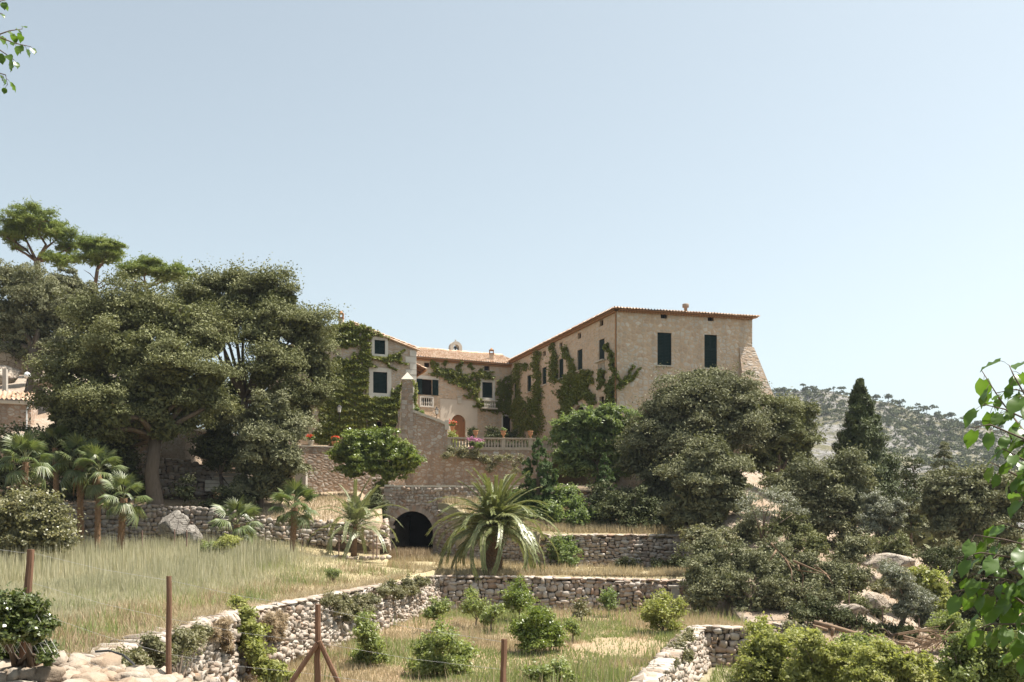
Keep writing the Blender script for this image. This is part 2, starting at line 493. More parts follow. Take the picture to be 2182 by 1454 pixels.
def tile_mat():
    m = M('clay_roof_tiles')
    p = m.pos()
    v = m.n('TexVoronoi', {'feature': 'F1'}, Vector=m.pos((4.5, 2.6, 3.0)), Scale=1.0)
    sep = m.n('SeparateColor', Color=v.outputs['Color'])
    col = m.ramp(sep.outputs[0], [(0, (0.42, 0.26, 0.17)), (0.35, (0.55, 0.37, 0.25)), (0.7, (0.62, 0.46, 0.34)), (1, (0.66, 0.52, 0.41))])
    nz = m.n('TexNoise', Vector=p, Scale=8.0, Detail=5.0).outputs['Fac']
    col = m.mix(m.math('MULTIPLY', m.ramp(nz, [(0.45, (0, 0, 0)), (0.75, (1, 1, 1))]), 0.5), col, (0.25, 0.18, 0.13))
    return m.surf(m.principled(col, 0.9, m.bump(nz, 0.3, 0.02), 0.15))


MT['tile'] = tile_mat()


def rock_mat(name, a, b, dark):
    m = M(name)
    p = m.pos()
    n1 = m.n('TexNoise', Vector=p, Scale=1.6, Detail=8.0, Roughness=0.7).outputs['Fac']
    n2 = m.n('TexNoise', Vector=m.pos((1, 1, 3.0)), Scale=5.0, Detail=8.0, Roughness=0.75).outputs['Fac']
    vw = m.n('VectorMath', {'operation': 'MULTIPLY_ADD'}, i0=m.n('TexNoise', Vector=p, Scale=2.0, Detail=4.0).outputs['Color'], i1=(0.5, 0.5, 0.5), i2=p).outputs[0]
    ve = m.n('TexVoronoi', {'feature': 'DISTANCE_TO_EDGE'}, Vector=vw, Scale=1.7).outputs['Distance']
    crack = m.ramp(ve, [(0.0, (0, 0, 0)), (0.035, (1, 1, 1))])
    col = m.mix(m.ramp(n1, [(0.35, (0, 0, 0)), (0.65, (1, 1, 1))]), a, b)
    col = m.mix(m.ramp(n2, [(0.5, (0, 0, 0)), (0.7, (1, 1, 1))]), col, dark)
    col = m.mix(m.math('SUBTRACT', 1.0, crack), col, dark)
    h = m.math('ADD', m.math('MULTIPLY', n2, 0.6), m.math('MULTIPLY', crack, 0.25))
    return m.surf(m.principled(col, 0.95, m.bump(h, 1.0, 0.22), 0.1))


MT['boulder'] = rock_mat('shaded_boulder_rock', (0.25, 0.225, 0.20), (0.38, 0.35, 0.31), (0.11, 0.095, 0.08))  # greys lowered to put tree shade into the boulder colour
MT['boulder_pale'] = rock_mat('pale_boulder_rock', (0.42, 0.345, 0.275), (0.54, 0.48, 0.41), (0.20, 0.15, 0.11))
MT['hill_trees'] = leaf_mat('hill_tree_leaves', [(0, (0.045, 0.055, 0.030)), (0.6, (0.075, 0.085, 0.048)), (1, (0.12, 0.125, 0.075))], 0.1, 0.9, 0.0)
MT['soil_field'] = ground_mat('field_soil', (0.34, 0.28, 0.17), (0.46, 0.38, 0.25), (0.24, 0.22, 0.12))
MT['soil_orchard'] = ground_mat('orchard_soil', (0.35, 0.265, 0.175), (0.37, 0.25, 0.17), (0.24, 0.22, 0.12))
MT['soil_slope'] = ground_mat('slope_soil', (0.40, 0.31, 0.22), (0.30, 0.23, 0.16), (0.22, 0.17, 0.11))
MT['soil_rock'] = ground_mat('rocky_soil', (0.30, 0.225, 0.165), (0.38, 0.32, 0.265), (0.18, 0.135, 0.09), 0.5)
MT['valley'] = ground_mat('valley_floor', (0.24, 0.21, 0.13), (0.30, 0.25, 0.17), (0.15, 0.15, 0.08), 0.08)
# ------------------------------------------------------------------ terrain
def grid_sheet(name, rows, mat, nu, zf=None, smooth=True, skirt=3.0):
    """rows: list of (left point, right point) (x, y); zf(x, y) gives the height over the lowest terrace."""
    L = np.array([r[0] for r in rows], float)
    R = np.array([r[1] for r in rows], float)
    u = np.linspace(0, 1, nu)[None, :, None]
    XY = L[:, None, :] * (1 - u) + R[:, None, :] * u
    x, y = XY[..., 0], XY[..., 1]
    z = zf(x, y)
    V = np.stack([x, y, z], -1).reshape(-1, 3)
    nr = len(rows)
    i, j = np.meshgrid(np.arange(nr - 1), np.arange(nu - 1), indexing='ij')
    a = (i * nu + j).ravel()
    Fc = np.stack([a, a + 1, a + nu + 1, a + nu], 1)
    if skirt:
        ring_ = list(range(nu)) + [k * nu + nu - 1 for k in range(1, nr)] + [(nr - 1) * nu + k for k in range(nu - 2, -1, -1)] + [k * nu for k in range(nr - 2, 0, -1)]
        lo = V[ring_] - np.array([0, 0, skirt])
        b, m = len(V), len(ring_)
        V = np.concatenate([V, lo])
        Fc = np.concatenate([Fc, np.array([[ring_[k], b + k, b + (k + 1) % m, ring_[(k + 1) % m]] for k in range(m)])])
    o = link(mesh_np(name, V, Fc, mat, None, smooth), name)
    o['kind'] = 'structure'
    return o


def rows_from(left, right, y0, y1, n):
    ys = np.linspace(y0, y1, n)
    lx = np.interp(ys, [p[1] for p in left], [p[0] for p in left])
    rx = np.interp(ys, [p[1] for p in right], [p[0] for p in right])
    return [((a, y), (b, y)) for a, b, y in zip(lx, rx, ys)]


# wall-top line of the field (x, y), from near to far
EDGE = [(-6.6, 13.0), (-7.15, 16.4), (-7.4, 26.3), (-7.05, 27.4), (-5.6, 37.0), (-3.62, 47.4), (-4.6, 49.2), (-6.4, 50.4), (-6.8, 54.0), (-7.0, 56.5)]
EX, EY = np.array([p[0] for p in EDGE]), np.array([p[1] for p in EDGE])


def z_field(x, y):
    e = np.interp(y, EY, EX)
    inner = sstep(0.0, 6.0, e - x)
    z = 1.8 + 0.85 * sstep(36, 50, y) * (0.35 + 0.65 * inner) + 0.55 * sstep(50, 56, y)
    return z + 0.05 * wave(x, y, 3, 0.9, 3) * inner


def z_orchard(x, y):
    return 0.2 + 0.06 * wave(x, y, 5, 0.7, 4) + 1.3 * sstep(9.0, 17.0, x) * sstep(36, 46, y) - 0.25 * sstep(40, 24, y)


def z_palm(x, y):
    return 1.8 + 0.5 * sstep(50, 62, y) + 0.05 * wave(x, y, 8, 0.9, 3)


def z_mid(x, y):
    return 3.72 + 1.5 * sstep(55, 62, y) + 0.08 * wave(x, y, 9, 0.8, 3) + 0.5 * sstep(4, -3, x)


def z_slope(x, y):
    s = np.interp(y, [34, 36, 40, 44, 50, 55, 62, 70, 80, 120], [-4.9, -4.75, -3.9, -3.0, -1.4, 0.5, 3.0, 5.0, 5.6, 6.0])
    z = 4.0 + s - np.maximum(0, x - 14.5) * 0.42 + 0.28 * wave(x, y, 11, 0.45, 5) * sstep(36, 41, y)
    return np.maximum(z, -0.75 + 0.02 * (y - 34))


def z_hill(x, y):
    s = np.interp(y, [60, 64, 75, 90, 120, 160], [9.6, 10.4, 14.6, 18.2, 24.0, 27.0])
    k = sstep(-.27, -.42, x / y)
    return (s * k + (1 - k) * 9.6) + 0.3 * wave(x, y, 13, 0.35, 4) * k


def z_bank(x, y):
    s = np.interp(y, [55.2, 56.5, 60, 67.5], [4.2, 4.8, 5.7, 6.6])
    return s + 0.12 * wave(x, y, 15, 0.6, 4) - 1.7 * sstep(-10.4, -8.8, x) * sstep(57.5, 61, y)


def z_court(x, y):
    return 9.75 + 1.9 * sstep(72, 88, y) + 0 * x


def z_upper(x, y):
    return 6.72 + 0.03 * wave(x, y, 17, 0.6, 2)


def z_ground(x, y):
    return -0.86 + 0.05 * wave(x, y, 19, 0.3, 3) - 0.5 * sstep(60, 300, y)


ys = np.concatenate([np.linspace(2, 60, 60), np.linspace(64, 400, 30), np.linspace(450, 2200, 12)])
grid_sheet('ground', [((-60 - y * 0.9, y), (60 + y * 0.9, y)) for y in ys], MT['valley'], 90, z_ground)
grid_sheet('field_terrain', rows_from([(-20, 12.4), (-36, 56.5)], EDGE, 12.6, 56.5, 130), MT['soil_field'], 90, z_field)
grid_sheet('orchard_terrain', rows_from([(-13, 6), (-13, 50)], [(-0.6, 6), (0.9, 14), (3.05, 23.4), (6.6, 35.4), (9.7, 35.6), (9.7, 50)], 6, 49, 130), MT['soil_orchard'], 80, z_orchard)
grid_sheet('palm_terrace_terrain', rows_from([(-3.7, 47.6), (-4.7, 49.4), (-7.2, 50.5), (-8.5, 63)], [(9.8, 47.6), (11, 56), (11, 63)], 47.6, 63, 60), MT['soil_field'], 50, z_palm)
grid_sheet('middle_terrace_terrain', rows_from([(1.6, 55.35), (-1.0, 57.5), (-2.9, 58.6), (-4.6, 61.8)], [(11, 55.35), (11.5, 62.2)], 55.35, 62.2, 40), MT['soil_field'], 40, z_mid)
grid_sheet('upper_terrace_terrain', [((-8.3, y), (14, y)) for y in np.linspace(62.4, 72.5, 16)], MT['soil_slope'], 30, z_upper, True, .3)
grid_sheet('courtyard_ground', [((-7.4, y), (9.5, y)) for y in np.linspace(71.2, 92, 30)], MT['soil_slope'], 30, z_court, True, .4)
grid_sheet('yard_ground', [((-22.3, 63.1 + 27 * k), (-7.6, 69.7 + 20 * k)) for k in np.linspace(0, 1, 30)], MT['soil_slope'], 30, z_court, True, .4)
grid_sheet('bank_terrain', rows_from([(-34, 55.3), (-36, 68)], [(-7.35, 55.3), (-7.95, 61.9), (-7.95, 62.2), (-7.0, 68)], 55.3, 68.0, 50), MT['soil_slope'], 90, z_bank)
grid_sheet('hillside_terrain', rows_from([(-60, 62), (-110, 170)], [(-20.5, 62), (-14.0, 80), (-14, 170)], 62.2, 170, 90), MT['soil_rock'], 90, z_hill)
grid_sheet('slope_terrain', rows_from([(9.5, 34), (9.5, 55), (11.3, 56), (11.3, 63), (7.0, 66), (7.0, 110)], [(60, 34), (80, 110)], 34.2, 110, 140), MT['soil_rock'], 130, z_slope)

# ------------------------------------------------------------------ dry stone
STONE_V = []
STONE_ME = {}


def make_stone_variants():
    rng = np.random.default_rng(21)
    for k in range(18):
        big = k >= 9
        bm = bmesh.new()
        bmesh.ops.create_cube(bm, size=2.0)
        bmesh.ops.subdivide_edges(bm, edges=bm.edges[:], cuts=3 if big else 1, use_grid_fill=True)
        sh = rng.normal(size=(3, 3)) * 0.13
        for v in bm.verts:
            c = np.array(v.co)
            e = 4.2 if big else 4.6
            r = (np.abs(c) ** e).sum() ** (1 / e)
            c = c / r
            c = c + rng.normal(size=3) * (0.05 if big else 0.12)
            c = c + sh @ (c * np.abs(c)) * (1.3 if big else 1.0)
            if big:
                q = float(wave(c[0] * 1.7 + c[2], c[1] * 1.7 - c[2] * 1.3, 90 + k, 1.6, 3))
                c = c * (1 + 0.11 * q)
            v.co = c
        bmesh.ops.triangulate(bm, faces=bm.faces[:])
        V = np.array([v.co[:] for v in bm.verts])
        Fc = np.array([[v.index for v in f.verts] for f in bm.faces])
        bm.free()
        STONE_V.append((V, Fc))


make_stone_variants()


def stone_me(k, matname):
    key = (k, matname)
    if key not in STONE_ME:
        V, Fc = STONE_V[k]
        STONE_ME[key] = mesh_np('stone', V, Fc, MT[matname])
    return STONE_ME[key]


def put_stones(root, mats, matname, limit=300, min_px=9.0, joined_name='small_stones', big=False):
    """mats: list of 4x4 numpy placements; the largest in view become parts, the rest one joined part."""
    info = []
    for Mx in mats:
        c = Mx[:3, 3]
        s = np.linalg.norm(Mx[:3, :3], axis=0)
        if c[1] > 1:
            x, y = proj(c)
            inside = -20 < x < 2202 and -20 < y < 1474
            px = 2 * sorted((s[0], s[2]))[1] / c[1] * F
        else:
            inside, px = False, 0
        info.append((px if inside else -1, Mx))
    info.sort(key=lambda t: -t[0])
    parts = [m for p, m in info if p >= min_px][:limit]
    rest = [m for _, m in info[len(parts):]]
    for Mx in parts:
        o = bpy.data.objects.new('stone', stone_me(int(RNG.integers(9)) + (9 if big else 0), matname))
        COL.objects.link(o)
        o.matrix_basis = Matrix(Mx.tolist())
        adopt(o, root)
    if rest:
        Vs, Fs, Ts, b = [], [], [], 0
        for Mx in rest:
            V, Fc = STONE_V[int(RNG.integers(9))]
            Vs.append(V @ Mx[:3, :3].T + Mx[:3, 3])
            Fs.append(Fc + b)
            Ts.append(np.full(len(V), RNG.random()))
            b += len(V)
        link(mesh_np(joined_name, np.concatenate(Vs), np.concatenate(Fs), MT[matname], np.concatenate(Ts)), joined_name, root, 'stuff')


def frame_mat(c, ax, ay, az, sx, sy, sz, rot, tilt):
    """placement with half sizes and a small roll in the face plane"""
    ca, sa = math.cos(rot), math.sin(rot)
    x2, z2 = ax * ca + az * sa, az * ca - ax * sa
    y2 = ay + tilt[0] * ax + tilt[1] * az
    Mx = np.eye(4)
    Mx[:3, 0], Mx[:3, 1], Mx[:3, 2], Mx[:3, 3] = x2 * sx, y2 * sy, z2 * sz, c
    return Mx


def stone_wall(name, label, cat, tops, bottoms, sw, sh, matname, group=None, limit=300, depth=0.2, coping=None, seed=1,
               min_px=9.0, batter=0.06, rough=1.0, parent=None, core=True, skip=None, thick=0.45, flip=1, big=False):
    """tops / bottoms: lists of world points along the wall (same count). Builds coursed irregular stones on a dark core."""
    rng = np.random.default_rng(seed)
    T = np.array([list(p) for p in tops], float)
    B = np.array([list(p) for p in bottoms], float)
    root = parent or thing(name, Vector(((T[0] + T[-1]) / 2)) * 0 + Vector(B[len(B) // 2]), label, cat, group)
    seg = np.linalg.norm(np.diff(T[:, :2], axis=0), axis=1)
    S = np.concatenate([[0], np.cumsum(seg)])
    mats = []
    z0, z1 = B[:, 2].min(), T[:, 2].max()

    def at(s):
        i = min(max(np.searchsorted(S, s) - 1, 0), len(seg) - 1)
        f = (s - S[i]) / max(seg[i], 1e-6)
        t, b = T[i] * (1 - f) + T[i + 1] * f, B[i] * (1 - f) + B[i + 1] * f
        d = (T[i + 1] - T[i]); d[2] = 0; d /= np.linalg.norm(d)
        n = np.array([d[1], -d[0], 0.0]) * flip
        return t, b, d, n
    z = z0
    up = np.array([0, 0, 1.0])
    while z < z1 + sh:
        h = sh * (0.75 + 0.6 * rng.random())
        s = -sw * rng.random()
        while s < S[-1]:
            w = sw * (0.55 + 0.95 * rng.random())
            sc = s + w / 2
            if -0.1 < sc < S[-1] + 0.1:
                t, b, d, n = at(min(max(sc, 0), S[-1]))
                zc = z + h / 2 + (rng.random() - 0.5) * sh * 0.35 * rough + 0.10 * math.sin(sc * 1.3 + seed)
                top = t[2] - (0.16 if coping == 'edge' else 0.0)
                if b[2] - 0.02 < zc < top - h * 0.18 and not (skip and skip(sc, zc)):
                    c = b + d * ((t - b) @ d) * 0
                    fr = (zc - b[2]) / max(t[2] - b[2], 0.1)
                    c = np.array([b[0] * (1 - fr) + t[0] * fr, b[1] * (1 - fr) + t[1] * fr, zc])
                    c = c + d * (sc - np.clip(sc, 0, S[-1])) + n * (batter * (1 - fr) + rng.normal() * 0.022 * rough - 0.02)
                    split = rng.random()
                    if split < 0.25 * rough and h > sh * 0.9:
                        for q in (-1, 1):
                            mats.append(frame_mat(c + up * q * h * 0.25, d, -n, up, w * 0.52, depth * 0.55, h * 0.27, rng.normal() * 0.10 * rough, rng.normal(size=2) * 0.1))
                    else:
                        mats.append(frame_mat(c, d, -n, up, w * 0.52, depth * 0.6, h * 0.53, rng.normal() * 0.11 * rough, rng.normal(size=2) * 0.1))
            s += w
        z += h
    if coping:
        s = 0.0
        while s < S[-1]:
            if coping == 'edge':
                w, h, dp = 0.075 + 0.11 * rng.random(), 0.17 + 0.09 * rng.random(), 0.30
            else:
                w, h, dp = sw * (0.9 + 0.8 * rng.random()), sh * 0.55, 0.30
            t, b, d, n = at(min(s + w / 2, S[-1]))
            c = t - n * (dp - 0.16) + up * (-h * 0.35 if coping == 'edge' else 0.02)
            mats.append(frame_mat(c + d * 0, d, -n, up, w * 0.54, dp, h * 0.6, rng.normal() * (0.20 if coping == 'edge' else 0.05), rng.normal(size=2) * 0.08))
            s += w
    put_stones(root, mats, matname, limit, min_px, 'small_stones', big)
    if core:
        mb = MB()
        vs, fs = [], []
        k = len(T)
        for i in range(k):
            _, _, d, n = at(S[i])
            drop = 0.17 if coping == 'edge' else 0.1
            for p, q, dz in ((T[i], -0.06, -drop), (T[i], -thick, -drop), (B[i], -0.02, -0.3), (B[i], -thick, -0.3)):
                vs.append(p + n * q + up * dz)
        for i in range(k - 1):
            a, b = i * 4, (i + 1) * 4
            fs += [(a + 2, b + 2, b, a), (a, b, b + 1, a + 1), (a + 1, b + 1, b + 3, a + 3), (a + 3, b + 3, b + 2, a + 2)]
        fs += [(0, 1, 3, 2), ((k - 1) * 4 + 2, (k - 1) * 4 + 3, (k - 1) * 4 + 1, (k - 1) * 4)]
        mb.add(vs, fs)
        mb.build('wall_core', MT['core'], root)
    return root


def boulder(label, c, r, seed, mat='boulder', group=None, name='boulder', squash=0.7):
    rng = np.random.default_rng(seed)
    bm = bmesh.new()
    bmesh.ops.create_icosphere(bm, subdivisions=4, radius=1.0)
    V = np.array([v.co[:] for v in bm.verts])
    planes = rdir(rng, 22)
    k = 0.6 + 0.32 * rng.random(22)
    d = np.min(np.where(V @ planes.T > 1e-3, k / np.maximum(V @ planes.T, 1e-3), 9), axis=1)
    V = V * np.minimum(d, 1.1)[:, None]
    V = V + V * (0.05 * wave(V[:, 0] * 3 + seed, V[:, 1] * 3 + V[:, 2] * 2, seed, 1.4, 5) + 0.035 * np.abs(wave(V[:, 0] * 5 - V[:, 2] * 4, V[:, 1] * 5 + V[:, 2] * 3, seed + 1, 2.0, 3)))[:, None]
    Fc = np.array([[v.index for v in f.verts] for f in bm.faces])
    bm.free()
    V = V * np.array([r[0], r[1], r[2]])
    a = rng.random() * 6.28
    V[:, :2] = V[:, :2] @ np.array([[math.cos(a), -math.sin(a)], [math.sin(a), math.cos(a)]])
    o = link(mesh_np(name, V, Fc, MT[mat], np.full(len(V), rng.random()), False), name)
    o.location = c
    return tag(o, label, 'boulder', group)


def up_line(pts, dz):
    return [Vector((p[0], p[1], p[2] + dz)) for p in pts]


# field retaining wall: near section, return and far section, seen in full sun from the orchard
e = [Vector((x, y, 1.8)) for x, y in EDGE]
tA = [e[1] + Vector((0.02, -3.2, 0)), e[1], (e[1] + e[2]) / 2, e[2]]
stone_wall('terrace_wall', 'pale sunlit dry stone wall holding up the grass field, nearest stretch beside the black hose', 'stone wall',
           tA, [p + Vector((0.28, 0, -1.75)) for p in tA], 0.18, 0.16, 'stone_pale', 'dry stone walls of the terraces', 300, coping='edge', seed=3, rough=1.7, big=True)
tB = [e[2] + Vector((0, 0.35, 0)), e[3], e[4] + Vector((0.1, 0, 0)), e[5]]
stone_wall('terrace_wall', 'pale sunlit dry stone wall below the field edge, running back to the feather palm terrace', 'stone wall',
           tB, [p + Vector((0.3, 0, -1.72)) for p in tB], 0.19, 0.16, 'stone_pale', 'dry stone walls of the terraces', 300, coping='flat', seed=4, rough=1.7, min_px=7)
# wall under the big palm, facing the camera, in shade
pA = [P(930, 1230, 47.4), P(1120, 1232, 47.3), P(1300, 1236, 47.2), P(1482, 1240, 47.0)]
pB = [P(934, 1304, 47.2), P(1120, 1306, 47.1), P(1300, 1310, 47.0), P(1482, 1312, 46.8)]
stone_wall('terrace_wall', 'long grey shaded dry stone wall under the big feather palm', 'stone wall', pA, pB, 0.30, 0.21, 'stone_grey',
           'dry stone walls of the terraces', 300, coping='flat', seed=5)
stone_wall('stone_pier', 'squared stone pier standing proud of the shaded wall right of the big feather palm', 'stone pier',
           [P(1324, 1238, 46.7), P(1356, 1238, 46.7)], [P(1323, 1318, 46.7), P(1357, 1318, 46.7)], 0.30, 0.16, 'stone_grey', None, 60, seed=6, rough=0.4, min_px=7)
t = thing('gate_post', P(1438, 1312, 46.4), 'smooth square stone gate post at the right end of the shaded wall', 'gate post')
mb = MB(); a, b = P(1431, 1252, 46.5), P(1446, 1316, 46.5)
mb.box(((a.x + b.x) / 2, 46.45, (a.z + b.z) / 2), (0.17, 0, 0), (0, 0.15, 0), (0, 0, (a.z - b.z) / 2))
mb.build('shaft', MT['concrete'], t)
mb = MB(); mb.box((a.x + 0.1, 46.45, a.z + 0.045), (0.24, 0, 0), (0, 0.19, 0), (0, 0, 0.04)); mb.build('cap', MT['coping'], t)
# middle terrace wall
mA = [P(1160, 1143, 55.2), P(1320, 1142, 55.2), P(1490, 1143, 55.2)]
mBt = [P(1160, 1222, 55.0), P(1320, 1222, 55.0), P(1490, 1224, 55.0)]
stone_wall('terrace_wall', 'grey and reddish dry stone wall behind the big feather palm with ivy on its left end', 'stone wall', mA, mBt, 0.31, 0.22,
           'stone_grey', 'dry stone walls of the terraces', 300, coping='flat', seed=8, min_px=8)
# sloping wall beside the arch
sA = [P(936, 1088, 61.3), P(962, 1101, 60.2), P(992, 1117, 58.8), P(1060, 1128, 57.2), P(1164, 1143, 55.4)]
sB = [P(936, 1182, 61.2), P(962, 1186, 60.1), P(992, 1192, 58.7), P(1060, 1204, 57.1), P(1164, 1222, 55.3)]
stone_wall('ramp_wall', 'sloping reddish stone wall with pale coping running down from the arch towards the palm', 'stone wall', sA, sB, 0.24, 0.17, 'stone_grey',
           'dry stone walls of the terraces', 200, coping='flat', seed=9, min_px=8)
# rubble wall of round stones behind the left palms
rA = [P(556, 1104, 55.2), P(640, 1107, 55.2), P(730, 1112, 55.2), P(820, 1122, 55.6)]
rB = [P(556, 1156, 55.0), P(640, 1156, 55.0), P(730, 1158, 55.0), P(820, 1166, 55.4)]
stone_wall('rubble_wall', 'low wall of rounded rubble stones behind the small fan palm and the young feather palm', 'stone wall', rA, rB, 0.27, 0.24, 'stone_pale',
           'dry stone walls of the terraces', 200, seed=10, rough=1.5, min_px=8)
eA = [P(822, 1121, 55.7), P(824, 1112, 58.6), P(822, 1102, 61.7)]
eB = [P(824, 1168, 55.7), P(826, 1172, 58.6), P(824, 1178, 61.7)]
stone_wall('ramp_wall', 'short end of the rubble wall running back to the left side of the arch', 'stone wall', eA, eB, 0.26, 0.2, 'stone_grey',
           'dry stone walls of the terraces', 40, seed=19, min_px=8, rough=1.3)
# shaded wall behind the fan palms on the left
lA = [P(-60, 1072, 55.6), P(170, 1072, 55.4), P(320, 1074, 55.4), P(470, 1084, 55.2), P(560, 1094, 55.2)]
lB = [P(-60, 1158, 55.4), P(170, 1156, 55.2), P(320, 1156, 55.2), P(470, 1158, 55.0), P(560, 1158, 55.0)]
stone_wall('terrace_wall', 'dark grey dry stone wall in tree shade behind the row of fan palms', 'stone wall', lA, lB, 0.34, 0.24, 'stone_dark',
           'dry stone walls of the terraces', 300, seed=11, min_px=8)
# second shaded wall higher up behind the big trunk
uA = [P(250, 975, 61.0), P(340, 972, 61.0), P(450, 990, 61.0)]
uB = [P(250, 1050, 60.8), P(340, 1052, 60.8), P(450, 1056, 60.8)]
stone_wall('terrace_wall', 'rough stone wall in deep shade beside the thick grey trunk', 'stone wall', uA, uB, 0.36, 0.25, 'stone_dark',
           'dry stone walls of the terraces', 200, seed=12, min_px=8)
# low stone edging at the far side of the field
kA = [P(560, 1184, 50.6), P(700, 1183, 50.6), P(830, 1184, 50.8)]
kB = [P(560, 1194, 50.5), P(700, 1194, 50.5), P(830, 1196, 50.7)]
stone_wall('stone_edging', 'low broken row of pale stones at the far edge of the field', 'stone edging', kA, kB, 0.26, 0.14, 'stone_pale', None, 120, seed=13, rough=1.6, core=False)
# near rock wall in the lower left corner
nA = [Vector((-7.6, 11.6, 2.36)), Vector((-5.6, 11.4, 2.36)), Vector((-4.6, 11.3, 2.22)), Vector((-3.7, 11.4, 2.02)), Vector((-3.0, 11.5, 1.88)), Vector((-2.4, 11.6, 1.72))]
nB = [p + Vector((0, -0.35, -1.1)) for p in nA]
w = stone_wall('rock_wall', 'rough wall of big pale boulders in the lower left corner below the ivy fence', 'stone wall', nA, nB, 0.27, 0.21, 'rock_rough',
               None, 150, depth=0.34, seed=14, rough=1.8, thick=1.2, big=True)
mats = []
r2 = np.random.default_rng(5)
for k in range(230):
    f = r2.random() * 4.9
    p, q = nA[int(f)], nA[int(f) + 1]
    c = np.array(p.lerp(q, f - int(f))) + np.array([0, 0.1 + 1.2 * r2.random(), -0.02 - 0.05 * r2.random()])
    sz = 0.05 + 0.085 * r2.random() ** 1.5
    mats.append(frame_mat(c, np.array([1.0, 0, 0]), np.array([0, 1.0, 0]), np.array([0, 0, 1.0]), sz * 1.3, sz * 1.2, sz * 0.8, r2.normal() * 0.3, r2.normal(size=2) * 0.3))
put_stones(w, mats, 'rock_rough', 200, 9, 'loose_stones', True)
# walls at the right end of the orchard
oA = [Vector((6.75, 35.5, 0.5)), Vector((5.2, 30.5, 0.42)), Vector((3.2, 23.6, 0.28)), Vector((1.6, 17.5, 0.2))]
oB = [p + Vector((0.25, 0, -1.3)) for p in oA]
w = stone_wall('terrace_wall', 'broad pale sunlit wall top running forward along the right side of the orchard', 'stone wall', oA, oB, 0.25, 0.18, 'stone_pale',
               'dry stone walls of the terraces', 150, seed=15, flip=-1, coping='flat', thick=0.5)
mats = []
for k in range(170):
    f = (r2.random() ** 0.8) * 2.99
    p, q = oA[int(f)], oA[int(f) + 1]
    c = np.array(p.lerp(q, f - int(f))) + np.array([-0.4 * r2.random(), 0, -0.03 * r2.random()])
    sz = 0.06 + 0.07 * r2.random()
    mats.append(frame_mat(c, np.array([1.0, 0, 0]), np.array([0, 1.0, 0]), np.array([0, 0, 1.0]), sz * 1.3, sz * 1.3, sz * 0.9, r2.normal() * 0.3, r2.normal(size=2) * 0.35))
put_stones(w, mats, 'stone_pale', 150, 8, 'top_stones')
qA = [P(1478, 1338, 35.5), P(1530, 1338, 35.4), P(1596, 1342, 35.3)]
qB = [P(1478, 1420, 35.3), P(1530, 1420, 35.2), P(1596, 1420, 35.1)]
stone_wall('terrace_wall', 'short dark stone wall in shade at the right corner of the orchard', 'stone wall', qA, qB, 0.26, 0.19, 'stone_grey',
           'dry stone walls of the terraces', 150, seed=16, coping='flat')
stone_wall('stone_stub', 'small heap of reddish wall stones among the bushes below the fallen log', 'stone wall', [P(1648, 1326, 34.6), P(1694, 1328, 34.6)],
           [P(1648, 1364, 34.4), P(1694, 1364, 34.4)], 0.22, 0.16, 'stone_grey', 'dry stone walls of the terraces', 40, seed=17, rough=1.3)

# boulders
bs = [(368, 1124, 53.6, (1.0, .8, .95), 'biggest pale boulder at the foot of the thick grey trunk'),
      (408, 1143, 53.0, (.85, .6, .55), 'dark wedge shaped boulder leaning beside the biggest pale boulder')]
for i, (px, py, d, r, lb) in enumerate(bs):
    boulder(lb, P(px, py, d), r, 40 + i, 'boulder', 'boulders under the thick trunk')
bs = [(1895, 1196, 50, (1.5, 1.2, .55), 'long pale boulder at the top of the rocky slope'),
      (1858, 1284, 43.5, (.78, .75, .5), 'rounded split boulder in the middle of the bare slope'),
      (1812, 1306, 42.0, (1.0, .8, .55), 'angular grey boulder left of the rounded split boulder')]
for i, (px, py, d, r, lb) in enumerate(bs):
    boulder(lb, P(px, py, d), r, 60 + i, 'boulder_pale', 'boulders on the bare slope')
hb = [(30, 765, 72, (2.2, 1.5, 1.5), 'rocky outcrop on the hillside left of the eucalyptus trunk'),
      (12, 800, 69, (1.6, 1.2, .9), 'lower ledge of rock behind the tiled hut'),
      (130, 812, 69, (1.6, 1.2, .9), 'pale rock right of the eucalyptus trunk')]
for i, (px, py, d, r, lb) in enumerate(hb):
    boulder(lb, P(px, py, d), r, 80 + i, 'boulder_pale', 'rocks on the left hillside')
# ------------------------------------------------------------------ the house
class Plane:
    def __init__(self, a, b):
        """a, b: world points on the wall, left to right as seen from the camera"""
        self.o = Vector((a[0], a[1], EYE))
        self.u = Vector((b[0] - a[0], b[1] - a[1], 0)).normalized()
        self.n = Vector((self.u.y, -self.u.x, 0))
        self.len = Vector((b[0] - a[0], b[1] - a[1], 0)).length

    def at(self, u, v, off=0.0):
        return self.o + self.u * u + Vector((0, 0, v)) + self.n * off

    def px(self, x, y):
        d = Vector(((x - CX) / F, 1.0, (HY - y) / F))
        eye = Vector((0, 0, EYE))
        t = (self.o - eye).dot(self.n) / d.dot(self.n)
        p = eye + d * t - self.o
        return p.dot(self.u), p.z

    def rect(self, x0, y0, x1, y1):
        """photo box -> (u0, v0, u1, v1) with level sill and head"""
        ym = (y0 + y1) / 2
        u0, u1 = self.px(x0, ym)[0], self.px(x1, ym)[0]
        v0, v1 = self.px((x0 + x1) / 2, y1)[1], self.px((x0 + x1) / 2, y0)[1]
        return (u0, v0, u1, v1)


def rect_poly(r):
    return [(r[0], r[1]), (r[2], r[1]), (r[2], r[3]), (r[0], r[3])]


def arch_poly(r, n=10, flat=1.0):
    u0, v0, u1, v1 = r
    c, ra = (u0 + u1) / 2, (u1 - u0) / 2
    vs = v1 - ra * flat
    return [(u0, v0), (u1, v0)] + [(c + ra * math.cos(k * math.pi / n), vs + ra * flat * math.sin(k * math.pi / n)) for k in range(n + 1)]


